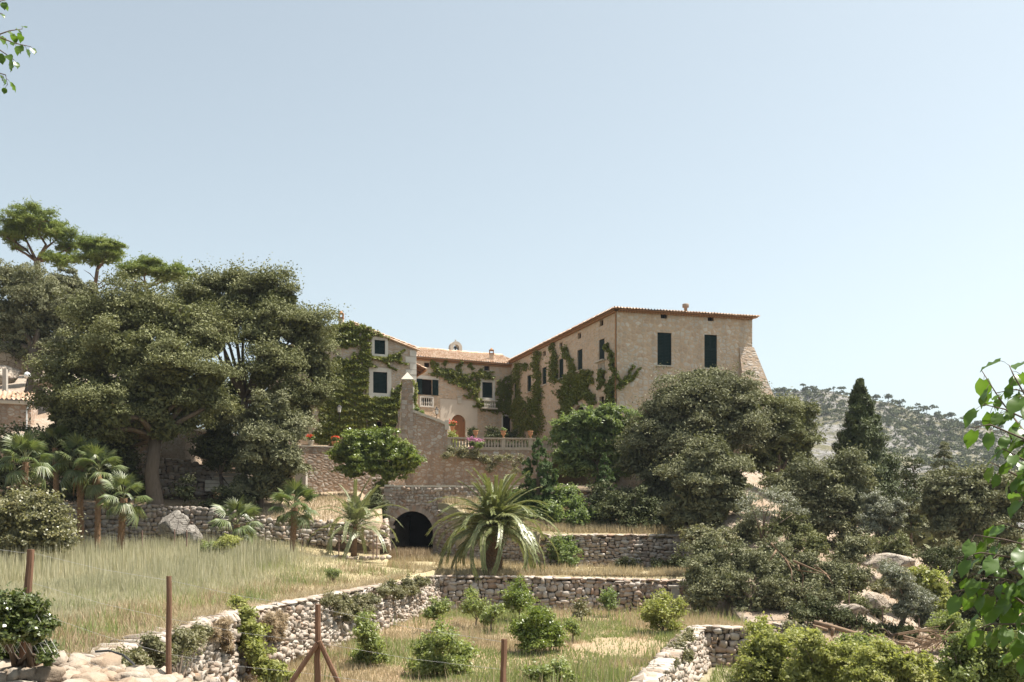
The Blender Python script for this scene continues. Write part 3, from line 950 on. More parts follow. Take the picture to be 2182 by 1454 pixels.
def facade(name, pl, outline, holes, mat, parent, reveal=0.22, off=0.0):
    polys = [outline] + holes
    tris = tessellate_polygon([[Vector((p[0], p[1], 0)) for p in q] for q in polys])
    flat = [p for q in polys for p in q]
    mb = MB()
    vs = [pl.at(u, v, off) for u, v in flat]
    fs = []
    for t in tris:
        a, b, c = (vs[i] for i in t)
        nrm = (b - a).cross(c - a)
        if nrm.length < 1e-9: continue
        fs.append(tuple(t) if nrm.dot(pl.n) > 0 else (t[0], t[2], t[1]))
    mb.add(vs, fs)
    for h in holes:
        k = len(h)
        vs = [pl.at(u, v, off) for u, v in h] + [pl.at(u, v, off - reveal) for u, v in h]
        mb.add(vs, [(i, (i + 1) % k, k + (i + 1) % k, k + i) for i in range(k)])
    return mb.build(name, mat, parent)


def flat_poly(mb, pl, poly, off):
    mb.add([pl.at(u, v, off) for u, v in poly], [tuple(range(len(poly)))])


def ring(mb, pl, r, w, off0, off1, bottom=True, top=True):
    """rectangular surround of width w outside r, from off0 to off1"""
    u0, v0, u1, v1 = r
    m, dn = (off0 + off1) / 2, pl.n * ((off1 - off0) / 2)
    Z = Vector((0, 0, 1))

    def bar(a0, b0, a1, b1):
        mb.box(pl.at((a0 + a1) / 2, (b0 + b1) / 2, m), pl.u * ((a1 - a0) / 2), dn, Z * ((b1 - b0) / 2))
    bar(u0 - w, v0, u0, v1)
    bar(u1, v0, u1 + w, v1)
    if top: bar(u0 - w, v1, u1 + w, v1 + w)
    if bottom: bar(u0 - w, v0 - w, u1 + w, v0)


def louvre_leaf(mb, pl, u0, v0, u1, v1, off, th=0.04, slats=None):
    Z = Vector((0, 0, 1))
    w = min(0.07, (u1 - u0) * 0.2)

    def bar(a0, b0, a1, b1, t, o):
        mb.box(pl.at((a0 + a1) / 2, (b0 + b1) / 2, o), pl.u * ((a1 - a0) / 2), pl.n * (t / 2), Z * ((b1 - b0) / 2))
    bar(u0, v0, u0 + w, v1, th, off)
    bar(u1 - w, v0, u1, v1, th, off)
    for b in (v0, (v0 + v1) / 2 - w / 2, v1 - w): bar(u0 + w, b, u1 - w, b + w, th, off)
    n = slats or max(4, int((v1 - v0) / 0.11))
    for k in range(n):
        z = v0 + w + (v1 - v0 - 2 * w) * (k + 0.5) / n
        mb.box(pl.at((u0 + u1) / 2, z, off), pl.u * ((u1 - u0) / 2 - w), (pl.n * 0.022 - Z * 0.02), (Z * 0.036 + pl.n * 0.012))


def shutter_window(pl, r, parent, surround=0.0, sill=True, recess=0.10, mat='white_stone', leaves=2, frame_mat_='facade'):
    """closed louvred shutters in an opening"""
    mb = MB()
    if surround > 0:
        ring(mb, pl, r, surround, -0.06, 0.03)
    else:
        ring(mb, pl, (r[0] + 0.04, r[1] + 0.04, r[2] - 0.04, r[3] - 0.04), 0.04, -0.16, -0.13)
    w = mb.build('window', MT[mat] if surround > 0 else MT['shutter'], parent)
    mid = (r[0] + r[2]) / 2
    if leaves == 2:
        for a, b in ((r[0] + 0.01, mid - 0.006), (mid + 0.006, r[2] - 0.01)):
            s = MB(); louvre_leaf(s, pl, a, r[1] + 0.01, b, r[3] - 0.01, -recess)
            o = s.build('shutter', MT['shutter'], None); o.parent = w
    back = MB(); flat_poly(back, pl, rect_poly(r), -recess - 0.06)
    o = back.build('dark_backing', MT['dark'], None); o.parent = w  # near-black sheet painted as the dark behind the shutters
    if sill:
        s = MB(); s.box(pl.at((r[0] + r[2]) / 2, r[1] - 0.045 - (surround), 0.03), pl.u * ((r[2] - r[0]) / 2 + 0.12 + surround), pl.n * 0.10, (0, 0, 0.04))
        o = s.build('sill', MT['coping'], None); o.parent = w
    return w


def dark_window(pl, r, parent, bars=True):
    mb = MB(); ring(mb, pl, (r[0] + 0.035, r[1] + 0.035, r[2] - 0.035, r[3] - 0.035), 0.035, -0.2, -0.16)
    w = mb.build('window', MT['timber'], parent)
    b = MB(); flat_poly(b, pl, rect_poly(r), -0.21)
    o = b.build('dark_backing', MT['dark'], None); o.parent = w
    if bars:
        g = MB()
        for k in (0.33, 0.66):
            u = r[0] + (r[2] - r[0]) * k
            g.tube([pl.at(u, r[1], -0.08), pl.at(u, r[3], -0.08)], 0.012, 5)
        o = g.build('bars', MT['iron'], None); o.parent = w
    return w


def tile_roof(name, e0, e1, r0, r1, parent, pitch=0.23, course=0.42, seed=0, mat='tile'):
    """barrel tiles on the slope from eave e0-e1 up to ridge r0-r1"""
    e0, e1, r0, r1 = (np.array(v, float) for v in (e0, e1, r0, r1))
    L, H = np.linalg.norm(e1 - e0), np.linalg.norm((r0 + r1 - e0 - e1) / 2)
    nu, nv = max(2, int(L / pitch)), max(1, int(H / course))
    nrm = np.cross(e1 - e0, (r0 + r1) / 2 - (e0 + e1) / 2); nrm /= np.linalg.norm(nrm)
    if nrm[2] < 0: nrm = -nrm
    sub = 6
    us = np.linspace(0, 1, nu * sub + 1)
    ph = (np.arange(nu * sub + 1) % sub) / sub
    prof = 0.075 * np.where(ph < 0.5, np.sin(ph * 2 * np.pi), -0.45 * np.sin((ph - 0.5) * 2 * np.pi))
    rng = np.random.default_rng(seed)
    rows, tint = [], []
    for j in range(nv):
        jit = rng.normal(size=nu + 1) * 0.008
        jl = jit[np.minimum(np.arange(nu * sub + 1) // sub, nu)]
        for v, lift in ((j / nv, 0.045), ((j + 1.0) / nv, 0.0)):
            base = (e0[None] * (1 - v) + r0[None] * v) * (1 - us[:, None]) + (e1[None] * (1 - v) + r1[None] * v) * us[:, None]
            rows.append(base + nrm[None] * (prof + lift + jl)[:, None])
    V = np.concatenate(rows)
    w = nu * sub + 1
    i, j = np.meshgrid(np.arange(len(rows) - 1), np.arange(w - 1), indexing='ij')
    a = (i * w + j).ravel()
    Fc = np.stack([a, a + 1, a + w + 1, a + w], 1)
    return link(mesh_np(name, V, Fc, MT[mat], None, True), name, parent, 'stuff')


def eave_row(mb, a, b, out, drop, r=0.075, step=0.19, length=0.30):
    """row of round tile ends sticking out under an eave from a to b"""
    a, b, out = Vector(a), Vector(b), Vector(out)
    n = int((b - a).length / step)
    for k in range(n + 1):
        c = a.lerp(b, (k + 0.5) / (n + 1)) - Vector((0, 0, drop))
        mb.tube([c, c + out * length], r, 7)


def chimney(pl_c, w, h, parent, mat='facade'):
    mb = MB(); c = Vector(pl_c)
    mb.box(c + Vector((0, 0, h / 2)), (w, 0, 0), (0, w, 0), (0, 0, h / 2))
    ch = mb.build('chimney', MT[mat], parent)
    m2 = MB()
    m2.box(c + Vector((0, 0, h + 0.04)), (w * 1.25, 0, 0), (0, w * 1.25, 0), (0, 0, 0.04))
    for sx, sy in ((-1, -1), (-1, 1), (1, -1), (1, 1)):
        m2.box(c + Vector((sx * w * .85, sy * w * .85, h + 0.2)), (w * .22, 0, 0), (0, w * .22, 0), (0, 0, .125))
    m2.box(c + Vector((0, 0, h + 0.36)), (w * 1.15, 0, 0), (0, w * 1.15, 0), (0, 0, 0.035))
    m2.lathe(c + Vector((0, 0, h + 0.395)), [(w * .95, 0), (w * .5, .12), (.02, .2)], 8)
    o = m2.build('chimney_cap', MT['eave'], None); o.parent = ch
    return ch


# ---- right block
RB0 = P(1315, 655, 70.0)
RB1 = P(1603, 668, 72.7)
RBL = P(1089, 770, 91.7)
front = Plane(RB0, RB1)
left = Plane(RBL, RB0)
ZE = (HY - 662) / F * 70.0                    # wall head over eye height
ZB = 4.6                                      # ground at the house over eye height
block = thing('right_block', (RB0.x + 4, 80, EYE + ZB), 'tall stone house block with green shutters and a projecting tiled eave', 'house')
fw = [front.rect(1401, 709, 1431, 779), front.rect(1501, 713.5, 1528, 785)]
fs_ = [front.rect(1408, 668.5, 1422, 679), front.rect(1508, 673.5, 1521, 684.5)]
facade('front_wall', front, [(0, ZB - 6), (front.len, ZB - 6), (front.len, ZE + .12), (0, ZE + .12)], [rect_poly(r) for r in fw + fs_], MT['facade'], block)
lw_px = [(1276, 723, 1288, 769), (1231, 745, 1240, 789), (1192, 764.5, 1199, 806), (1156, 783, 1163.5, 820), (1124, 799.5, 1131, 835), (1096, 817, 1101.5, 849)]
ls_px = [(1277, 681, 1286, 695), (1232, 709, 1237, 722), (1193, 730, 1197.5, 742), (1158, 748, 1162, 759)]
lw = []
for b in lw_px:
    r = left.rect(*b)
    c = (r[0] + r[2]) / 2
    lw.append((c - 0.5, r[1], c + 0.5, r[3]))
ls_ = []
for b in ls_px:
    r = left.rect(*b)
    c = (r[0] + r[2]) / 2
    ls_.append((c - 0.33, r[1], c + 0.33, r[3]))
la = left.rect(1219, 864, 1250, 912)
ld = left.rect(1277, 845, 1287, 880)
facade('side_wall', left, [(0, ZB - 6), (left.len, ZB - 6), (left.len, ZE + .12), (0, ZE + .12)], [rect_poly(r) for r in lw + ls_] + [arch_poly(la), rect_poly(ld)], MT['facade_wing'], block)
# hidden walls and a flat lid close the volume
BR = RB1 + (RBL - RB0)
mb = MB()
for a, b in ((RB1, BR), (BR, RBL)):
    mb.add([(a.x, a.y, EYE + ZB - 6), (b.x, b.y, EYE + ZB - 6), (b.x, b.y, EYE + ZE), (a.x, a.y, EYE + ZE)], [(0, 1, 2, 3)])
mb.build('rear_wall', MT['facade'], block)
for r in fw: shutter_window(front, r, block)
for r in fs_: dark_window(front, r, block)
for r in lw: shutter_window(left, r, block)
for r in ls_: dark_window(left, r, block, False)
for r, poly in ((la, arch_poly(la)), (ld, rect_poly(ld))):
    mb = MB(); flat_poly(mb, left, poly, -0.21); mb.build('doorway', MT['dark'], block)  # black sheet closes the opening in place of indoor shade
# brick surround strip of the arched doorway
mb = MB()
ap = arch_poly(la)[2:]
for (a0, b0), (a1, b1) in zip(ap[:-1], ap[1:]):
    c = ((a0 + a1) / 2, (b0 + b1) / 2)
    cu = (la[0] + la[2]) / 2
    dvec = Vector((c[0] - cu, c[1] - (la[3] - (la[2] - la[0]) / 2), 0)).normalized()
    o_ = left.at(c[0] + dvec.x * 0.13, c[1] + dvec.y * 0.13, 0.015)
    tx = (left.u * (a1 - a0) + Vector((0, 0, b1 - b0))) / 2 * 1.1
    ry = (left.u * dvec.x + Vector((0, 0, dvec.y))) * 0.12
    mb.box(o_, tx, left.n * 0.03, ry)
mb.build('arch_surround', MT['coping'], block)
# balcony under the nearest side window
r = lw[0]
mb = MB()
mb.box(left.at((r[0] + r[2]) / 2, r[1] - 0.04, 0.16), left.u * 0.72, left.n * 0.15, (0, 0, 0.05))
mb.build('balcony_slab', MT['coping'], block)
for k in range(5):
    m2 = MB(); m2.lathe(left.at((r[0] + r[2]) / 2 - 0.5 + k * 0.25, r[1] - 1.0, 0.03), [(.05, 0), (.035, .1), (.07, .35), (.03, .62), (.05, .8)], 8)
    m2.build('baluster', MT['coping'], block)
# eaves and hipped roof
OV = 0.42
ez = EYE + ZE


def off_line(pl, off, ext0=0.0, ext1=0.0, v=ZE):
    return pl.at(-ext0, v, off), pl.at(pl.len + ext1, v, off)


fa, fb = off_line(front, 0.0, 0.0, 0.0)
mb = MB()
eave_row(mb, front.at(0, ZE, 0.0), front.at(front.len, ZE, 0.0), front.n, 0.05, 0.07, 0.2, 0.24)
eave_row(mb, left.at(0, ZE, 0.0), left.at(left.len, ZE, 0.0), left.n, 0.05, 0.07, 0.2, 0.24)
mb.build('eave_tiles', MT['eave'], block, True, 'stuff')
mb = MB()
for pl in (front, left):
    mb.box(pl.at(pl.len / 2, ZE + 0.045, 0.10), pl.u * (pl.len / 2 + 0.28), pl.n * 0.22, (0, 0, 0.02))
mb.build('eave_board', MT['eave'], block)
c00 = front.at(0, ZE + 0.08, 0) + front.n * OV + left.n * OV
c10 = front.at(front.len, ZE + 0.08, 0) + front.n * OV - left.n * OV
c01 = left.at(0, ZE + 0.08, 0) + left.n * OV
c11 = BR + Vector((0, 0, ez + 0.08 - BR.z)) - left.n * OV
ra = (c00 + c10) / 2 + (c01 - c00).normalized() * 5.5 + Vector((0, 0, 1.05))
rb = (c01 + c11) / 2 + Vector((0, 0, 1.05))
tile_roof('roof', c00, c10, ra + (c00 - c10) * 0.005, ra - (c00 - c10) * 0.005, block, seed=1)
tile_roof('roof', c01, c00, rb, ra, block, seed=2)
tile_roof('roof', c10, c11, ra, rb, block, seed=3)
# roof vent with a round cowl
v0 = P(1461, 660, 73.5)
mb = MB(); mb.lathe(v0 + Vector((0, 0, -0.3)), [(.12, 0), (.12, .42), (.24, .46), (.25, .68), (.2, .72)], 12)
vent = mb.build('roof_vent', MT['stone_grey'], block, True)
# sloping buttress at the right corner
mb = MB()
u0 = front.px(1575, 745)[0]
zt, zb = front.px(1590, 741)[1], ZB - 5
run = 2.9
T0, T1 = front.at(u0, zt, 0.03), front.at(front.len + 0.12, zt + 0.05, 0.03)
bk = front.at(front.len + 0.12, zt + 0.05, -2.2)
hgt = zt - zb
B0, B1 = front.at(u0 + 0.1, zb, run), front.at(front.len + hgt * 0.34, zb, run)
Bk = front.at(front.len + hgt * 0.34, zb, -2.2)
Bb = front.at(u0 + 0.1, zb, -0.05); Tb = front.at(u0, zt, -0.05)
mb.add([T0, T1, bk, B0, B1, Bk, Bb, Tb], [(3, 4, 1, 0), (4, 5, 2, 1), (6, 3, 0, 7), (0, 1, 2, 7)])
mb.build('buttress', MT['facade_left'], block)
# downpipe at the corner
mb = MB(); mb.tube([left.at(left.len - 0.12, ZE - 0.1, 0.07), left.at(left.len - 0.12, ZB, 0.07)], 0.05, 6); mb.build('downpipe', MT['eave'], block)

# ---- middle wing
MW0 = P(868, 762, 87.3)
MW1 = RBL
wing = Plane(MW0, MW1)
ZW = (HY - 766) / F * 88.5
mid = thing('middle_wing', (-4, 90, EYE + 7.5), 'low middle wing of the house with arched wooden door, bell gable and pale tiled roof', 'house')
w_small = [wing.rect(904, 773, 915.5, 783), wing.rect(1032, 780, 1043.5, 790)]
w_open = wing.rect(899, 809, 921, 842)
w_2 = wing.rect(1027.6, 815, 1049.5, 848)
w_bal = wing.rect(897, 848, 921, 865)
w_door = wing.rect(962, 884, 991.8, 940)
w_rdoor = wing.rect(1071.5, 887, 1088.5, 925)
holes = [rect_poly(r) for r in w_small + [w_open, w_2, w_bal, w_rdoor]] + [arch_poly(w_door)]
facade('wall', wing, [(0, 2), (wing.len, 2), (wing.len, ZW + .15), (0, ZW + .15)], holes, MT['facade_wing'], mid)
for r in w_small: dark_window(wing, r, mid)
shutter_window(wing, w_2, mid, 0.24)
# open shutters
mb = MB(); ring(mb, wing, w_open, 0.06, -0.15, -0.08, True, True)
w = mb.build('window', MT['timber'], mid)
mb = MB(); flat_poly(mb, wing, rect_poly(w_open), -0.21); o = mb.build('dark_backing', MT['dark'], None); o.parent = w
for a, b in ((w_open[0] - 0.52, w_open[0] - 0.01), (w_open[2] + 0.01, w_open[2] + 0.56)):
    s = MB(); louvre_leaf(s, wing, a, w_open[1], b, w_open[3], 0.05)
    o = s.build('shutter', MT['shutter'], None); o.parent = w
mb = MB(); mb.box(wing.at((w_open[0] + w_open[2]) / 2 + .1, w_open[3] + 0.17, 0.012), wing.u * 1.0, wing.n * 0.02, (0, 0, 0.15)); mb.build('lintel', MT['white_stone'], mid)


def small_balcony(pl, r, parent, n=5):
    """pale stone panel with balusters in an opening r"""
    m = MB(); ring(m, pl, r, 0.13, -0.1, 0.05)
    b = m.build('balcony', MT['white_stone'], parent)
    for k in range(n):
        q = MB(); h = r[3] - r[1]
        q.lathe(pl.at(r[0] + (r[2] - r[0]) * (k + 0.5) / n, r[1], -0.03), [(.055, 0), (.04, .06 * h), (.075, .38 * h), (.03, .68 * h), (.055, h)], 8)
        o = q.build('baluster', MT['white_stone'], None); o.parent = b
    q = MB(); flat_poly(q, pl, rect_poly(r), -0.2); o = q.build('dark_backing', MT['dark'], None); o.parent = b


small_balcony(wing, w_bal, mid)
rb2 = wing.rect(1029, 856, 1049, 870)
q = MB(); q.box(wing.at((rb2[0] + rb2[2]) / 2, rb2[1] - 0.06, 0.3), wing.u * 0.75, wing.n * 0.3, (0, 0, 0.06)); q.build('balcony_slab', MT['coping'], mid)
q = MB(); q.box(wing.at((rb2[0] + rb2[2]) / 2, rb2[3] + 0.04, 0.5), wing.u * 0.75, wing.n * 0.08, (0, 0, 0.05)); q.build('balcony_rail', MT['coping'], mid)
for k in range(6):
    q = MB(); h = rb2[3] - rb2[1]
    q.lathe(wing.at(rb2[0] - .12 + (rb2[2] - rb2[0] + .24) * (k + .5) / 6, rb2[1], .5), [(.05, 0), (.035, .08 * h), (.07, .4 * h), (.03, .7 * h), (.05, h)], 8)
    q.build('baluster', MT['white_stone'], mid)
# plaster panel round the door, 4 mm proud
pp = wing.rect(938, 852.5, 1017, 945)
facade('plaster_panel', wing, rect_poly(pp), [arch_poly(w_door)], MT['plaster'], mid, 0.1, 0.02)
mb = MB(); pq = wing.rect(973, 847, 984, 861)
mb.box(wing.at((pq[0] + pq[2]) / 2, (pq[1] + pq[3]) / 2, 0.05), wing.u * .2, wing.n * .035, (0, 0, .28))
mb.box(wing.at((pq[0] + pq[2]) / 2, pq[3] + 0.04, 0.06), wing.u * .26, wing.n * .05, (0, 0, .04))
mb.build('stone_plaque', MT['coping'], mid)
# door of vertical boards
d = MB(); nb = 7
du = (w_door[2] - w_door[0]) / nb
dr = MB(); flat_poly(dr, wing, arch_poly(w_door), -0.16)
door = dr.build('door', MT['timber'], mid)
ra_ = (w_door[2] - w_door[0]) / 2
for k in range(nb):
    a, b = w_door[0] + k * du + 0.008, w_door[0] + (k + 1) * du - 0.008
    cu = (w_door[0] + w_door[2]) / 2
    hh = min(math.sqrt(max(ra_ ** 2 - (x - cu) ** 2, 0)) for x in (a, b))
    top = w_door[3] - ra_ + hh
    q = MB(); q.box(wing.at((a + b) / 2, (w_door[1] + top) / 2, -0.13), wing.u * ((b - a) / 2), wing.n * 0.02, (0, 0, (top - w_door[1]) / 2))
    o = q.build('plank', MT['door'], None); o.parent = door
mb = MB(); ring(mb, wing, w_rdoor, 0.13, -0.1, 0.03, False); dr = mb.build('side_door', MT['white_stone'], mid)
mb = MB(); flat_poly(mb, wing, rect_poly(w_rdoor), -0.2); o = mb.build('dark_backing', MT['dark'], None); o.parent = dr
# roof of the wing
ev = ZW + 0.06
e0, e1 = wing.at(-2, ev, 0.38), wing.at(wing.len + 1.2, ev, 0.38)
back = -4.4
rz = ev + 1.62
tile_roof('roof', e0, e1, wing.at(-2, rz, back), wing.at(wing.len + 1.2, rz, back), mid, seed=5)
mb = MB()
mb.tube([wing.at(-2, rz + 0.02, back), wing.at(wing.len + 1.2, rz + 0.02, back)], 0.13, 8)
mb.build('ridge_tiles', MT['tile'], mid, True)
mb = MB(); mb.box(wing.at(wing.len / 2, ZW - 0.01, 0.14), wing.u * (wing.len / 2), wing.n * 0.16, (0, 0, 0.05)); mb.build('eave_board', MT['eave'], mid)
mb = MB(); mb.box(wing.at(wing.len / 2, ZW - 0.16, 0.05), wing.u * (wing.len / 2), wing.n * 0.06, (0, 0, 0.06)); mb.build('cornice', MT['eave'], mid)
# bell gable on the ridge
bp = Plane(wing.at(0, 0, back + 0.1), wing.at(wing.len, 0, back + 0.1))
br = bp.rect(960, 727.5, 985, 758)
mb = MB()
outer = arch_poly((br[0], br[1] - 0.5, br[2], br[3]), 12)
ih = bp.rect(966.5, 734.5, 978.5, 754.5)
inner = arch_poly(ih, 12)
bell = thing('bell_gable', bp.at((br[0] + br[2]) / 2, br[1], 0), 'small arched stone bell gable with a bronze bell on the roof ridge', 'bell gable')
facade('gable_wall', bp, outer, [inner], MT['coping'], bell, 0.5)
m2 = MB()
k = len(outer)
m2.add([bp.at(u, v, 0) for u, v in outer] + [bp.at(u, v, -0.5) for u, v in outer], [(i, k + i, k + (i + 1) % k, (i + 1) % k) for i in range(k)])
m2.build('gable_side', MT['coping'], bell)
m2 = MB(); cu, cv = (ih[0] + ih[2]) / 2, ih[1] + 0.12
m2.lathe(bp.at(cu, cv, -0.25), [(.19, 0), (.15, .08), (.11, .25), (.10, .34), (.05, .4)], 12)
m2.build('bell', MT['bronze'], bell, True)
m2 = MB(); m2.box(bp.at(cu, cv + 0.47, -0.25), bp.u * 0.25, bp.n * 0.05, (0, 0, 0.06)); m2.box(bp.at(cu, cv + 0.58, -0.25), bp.u * 0.10, bp.n * 0.06, (0, 0, 0.07))
m2.build('headstock', MT['iron'], bell)
m2 = MB(); m2.tube([bp.at(cu, br[3] - 0.02, -0.2), bp.at(cu, br[3] + 0.18, -0.2)], 0.05, 6); m2.tube([bp.at(cu - .1, br[3] + .12, -0.2), bp.at(cu + .1, br[3] + .12, -0.2)], 0.03, 6)
m2.build('finial', MT['coping'], bell)
# chimney on the wing
cp = wing.px(1057, 768)
chimney(wing.at(cp[0], cp[1] - 0.25, -1.0) , 0.2, 0.95, mid, 'facade_wing')
# porch roof on the left
pt0, pt1 = P(876, 769.5, 77.0), P(908, 786, 77.0)
dirb = (RBL - RB0).normalized(); dirb.z = 0
bk0, bk1 = pt0 + dirb * 9.5, pt1 + dirb * 9.5
por = thing('porch_roof', (pt1.x, pt1.y, EYE + 9), 'small tiled porch roof between the gabled house and the middle wing', 'porch roof')
tile_roof('roof', pt1, bk1, pt0, bk0, por, seed=8)
mb = MB(); dn = Vector((0, 0, -0.10))
mb.add([pt0 + dn, pt1 + dn, bk1 + dn, bk0 + dn, pt0, pt1, bk1, bk0], [(0, 1, 2, 3), (0, 4, 5, 1), (1, 5, 6, 2)])
mb.build('soffit', MT['timber'], por)
for k in range(9):
    f = (k + 0.5) / 9
    a, b = pt0 + dirb * 9.5 * f + dn * 1.7, pt1 + dirb * 9.5 * f + dn * 1.7
    q = MB(); q.tube([a, b], 0.055, 5); q.build('rafter', MT['timber'], por)
mb = MB(); mb.tube([pt1 + dn * 1.2, bk1 + dn * 1.2], 0.09, 6); mb.build('eave_beam', MT['eave'], por)

# ---- left gabled house
G1 = P(887, 745, 75.6)
G0 = P(612, 760, 72.2)
gab = Plane(G0, G1)
ga = gab.px(750, 688)
gl_, gr_ = gab.px(606, 741), gab.px(889, 743.5)
gh = thing('gabled_house', ((G0.x + G1.x) / 2, 76, EYE + 5.7), 'ivy covered stone house with a low gable, dark shutters and a slim chimney', 'house')
gw_u = gab.rect(798, 725, 820.5, 755)
gw_l = gab.rect(795, 793, 825, 838)
gw_s = gab.rect(802, 898, 813.5, 910)
facade('gable_wall', gab, [(0, 1.0), (gab.len, 1.0), (gab.len, gr_[1]), ga, (0, gl_[1])], [rect_poly(r) for r in (gw_u, gw_l, gw_s)], MT['facade_left'], gh)
shutter_window(gab, gw_u, gh, 0.23)
shutter_window(gab, gw_l, gh, 0.32)
dark_window(gab, gw_s, gh)
mb = MB(); ring(mb, gab, gw_s, 0.2, -0.05, 0.012); mb.build('small_window_surround', MT['coping'], gh)
# corner quoins, each its own block
rq = np.random.default_rng(4)
v = 1.2; kq = 0
while v < gr_[1] - 0.35:
    h = 0.36 + 0.16 * rq.random()
    ln = 0.85 if kq % 2 else 0.5
    q = MB(); q.box(gab.at(gab.len - ln / 2 + 0.01, v + h / 2, 0.0), gab.u * (ln / 2), gab.n * (0.03 + 0.012 * rq.random()), (0, 0, h / 2 - 0.015))
    q.build('quoin', MT['white_stone'], gh)
    v += h; kq += 1
# side walls and roof
bkv = dirb * 14
sd = MB()
for base, z in ((gab.at(gab.len, 0), gr_[1]), (gab.at(0, 0), gl_[1])):
    p = base
    sd.add([p + Vector((0, 0, 1)), p + bkv + Vector((0, 0, 1)), p + bkv + Vector((0, 0, z)), p + Vector((0, 0, z))], [(0, 1, 2, 3)])
sd.build('side_wall', MT['facade_left'], gh)
ov = gab.n * 0.12
apx = gab.at(ga[0], ga[1] + 0.04) + ov
er = gab.at(gab.len + 0.32, gr_[1] - 0.05) + ov
el = gab.at(-0.4, gl_[1] - 0.1) + ov
tile_roof('roof', er, er + bkv, apx, apx + bkv, gh, seed=11)
tile_roof('roof', el, el + bkv, apx, apx + bkv, gh, seed=12)
mb = MB()
for a, b in ((el, apx), (apx, er)):
    a2, b2 = a - Vector((0, 0, 0.12)) , b - Vector((0, 0, 0.12))
    mb.tube([a2, b2], 0.075, 6)
mb.build('verge_tiles', MT['tile'], gh, True)
chimney(gab.at(gab.px(733.5, 690)[0], gab.px(733, 691)[1] - 0.4, -1.2), 0.17, 1.05, gh, 'facade_wing')
mb = MB(); mb.lathe(gab.at(ga[0] + 0.02, ga[1] + 0.0, -0.2), [(.14, 0), (.15, .08), (.1, .16), (.02, .2)], 10); mb.build('ridge_cap', MT['tile'], gh, True)

# ---- lanterns


def lantern(c, label, arm_to):
    t = thing('wall_lantern', c, label, 'lantern', 'lanterns on the house walls')
    c = Vector(c)
    m = MB(); m.lathe(c, [(.10, 0), (.17, .34), (.17, .36)], 6); m.build('glass', MT['lamp_glass'], t)
    m = MB(); m.lathe(c + Vector((0, 0, .36)), [(.21, 0), (.14, .10), (.04, .17), (.03, .26)], 6)
    for k in range(6):
        w_ = 2 * math.pi * k / 6
        m.tube([c + Vector((.105 * math.cos(w_), .105 * math.sin(w_), 0)), c + Vector((.175 * math.cos(w_), .175 * math.sin(w_), .36))], .012, 4)
    m.lathe(c + Vector((0, 0, -.05)), [(.05, 0), (.11, .05)], 6)
    m.build('lantern_frame', MT['iron'], t)
    m = MB(); a = Vector(arm_to)
    m.tube([c + Vector((0, 0, -.04)), c + Vector((0, 0, -.3)), (c + a) / 2 + Vector((0, 0, -.45)), a + Vector((0, 0, -.1))], .025, 5)
    m.build('bracket', MT['iron'], t)


lp = wing.px(926, 880)
lantern(wing.at(lp[0], lp[1] - .15, .5), 'white lantern on a curled bracket beside the arched door', wing.at(lp[0] - .15, lp[1] - .6, 0.02))
lp = gab.px(720, 878)
lantern(gab.at(lp[0], lp[1] - .1, .55), 'white lantern on the ivy covered gable, next to the tree', gab.at(lp[0] + .1, lp[1] - .5, 0.02))

# ------------------------------------------------------------------ garden walls below the house
gwp = Plane(P(848, 950, 69.6), P(1140, 950, 70.6))
gwt = thing('garden_wall', P(960, 1036, 70), 'tall shaded retaining wall with sloping coping below the courtyard', 'retaining wall')
uL, uP = gwp.px(848, 900)[0], gwp.px(880, 900)[0]
u953 = gwp.px(953.5, 900)[0]
zt0, zt1 = gwp.px(880, 878)[1], gwp.px(950, 906)[1]
zbal = gwp.px(1050, 959)[1]
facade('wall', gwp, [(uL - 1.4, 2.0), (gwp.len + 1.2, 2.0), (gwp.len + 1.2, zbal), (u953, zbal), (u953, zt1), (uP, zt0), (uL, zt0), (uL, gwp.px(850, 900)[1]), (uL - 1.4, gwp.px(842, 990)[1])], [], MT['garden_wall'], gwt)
mb = MB(); mb.add([gwp.at(u953, zt1, 0), gwp.at(u953, zt1, -0.55), gwp.at(u953, 2, -0.55), gwp.at(u953, 2, 0)], [(0, 1, 2, 3)]); mb.build('wall_end', MT['garden_wall'], gwt)
rr = np.random.default_rng(31)
n = 14
for k in range(n):
    f0, f1 = k / n, (k + 1) / n
    a = gwp.at(uP + (u953 - uP) * f0, zt0 + (zt1 - zt0) * f0 + 0.06, -0.22)
    b = gwp.at(uP + (u953 - uP) * f1, zt0 + (zt1 - zt0) * f1 + 0.06, -0.22)
    q = MB(); h = (b - a) / 2
    q.box((a + b) / 2 + Vector((0, 0, rr.normal() * 0.012)), h * 0.96, gwp.n * 0.33, Vector((0, 0, 0.09)))
    q.build('coping_stone', MT['coping'], gwt)
q = MB(); q.box(gwp.at(u953 - .05, zt1 + .0, -.1), gwp.u * .14, gwp.n * .2, (0, 0, .33)); q.build('end_post', MT['coping'], gwt)
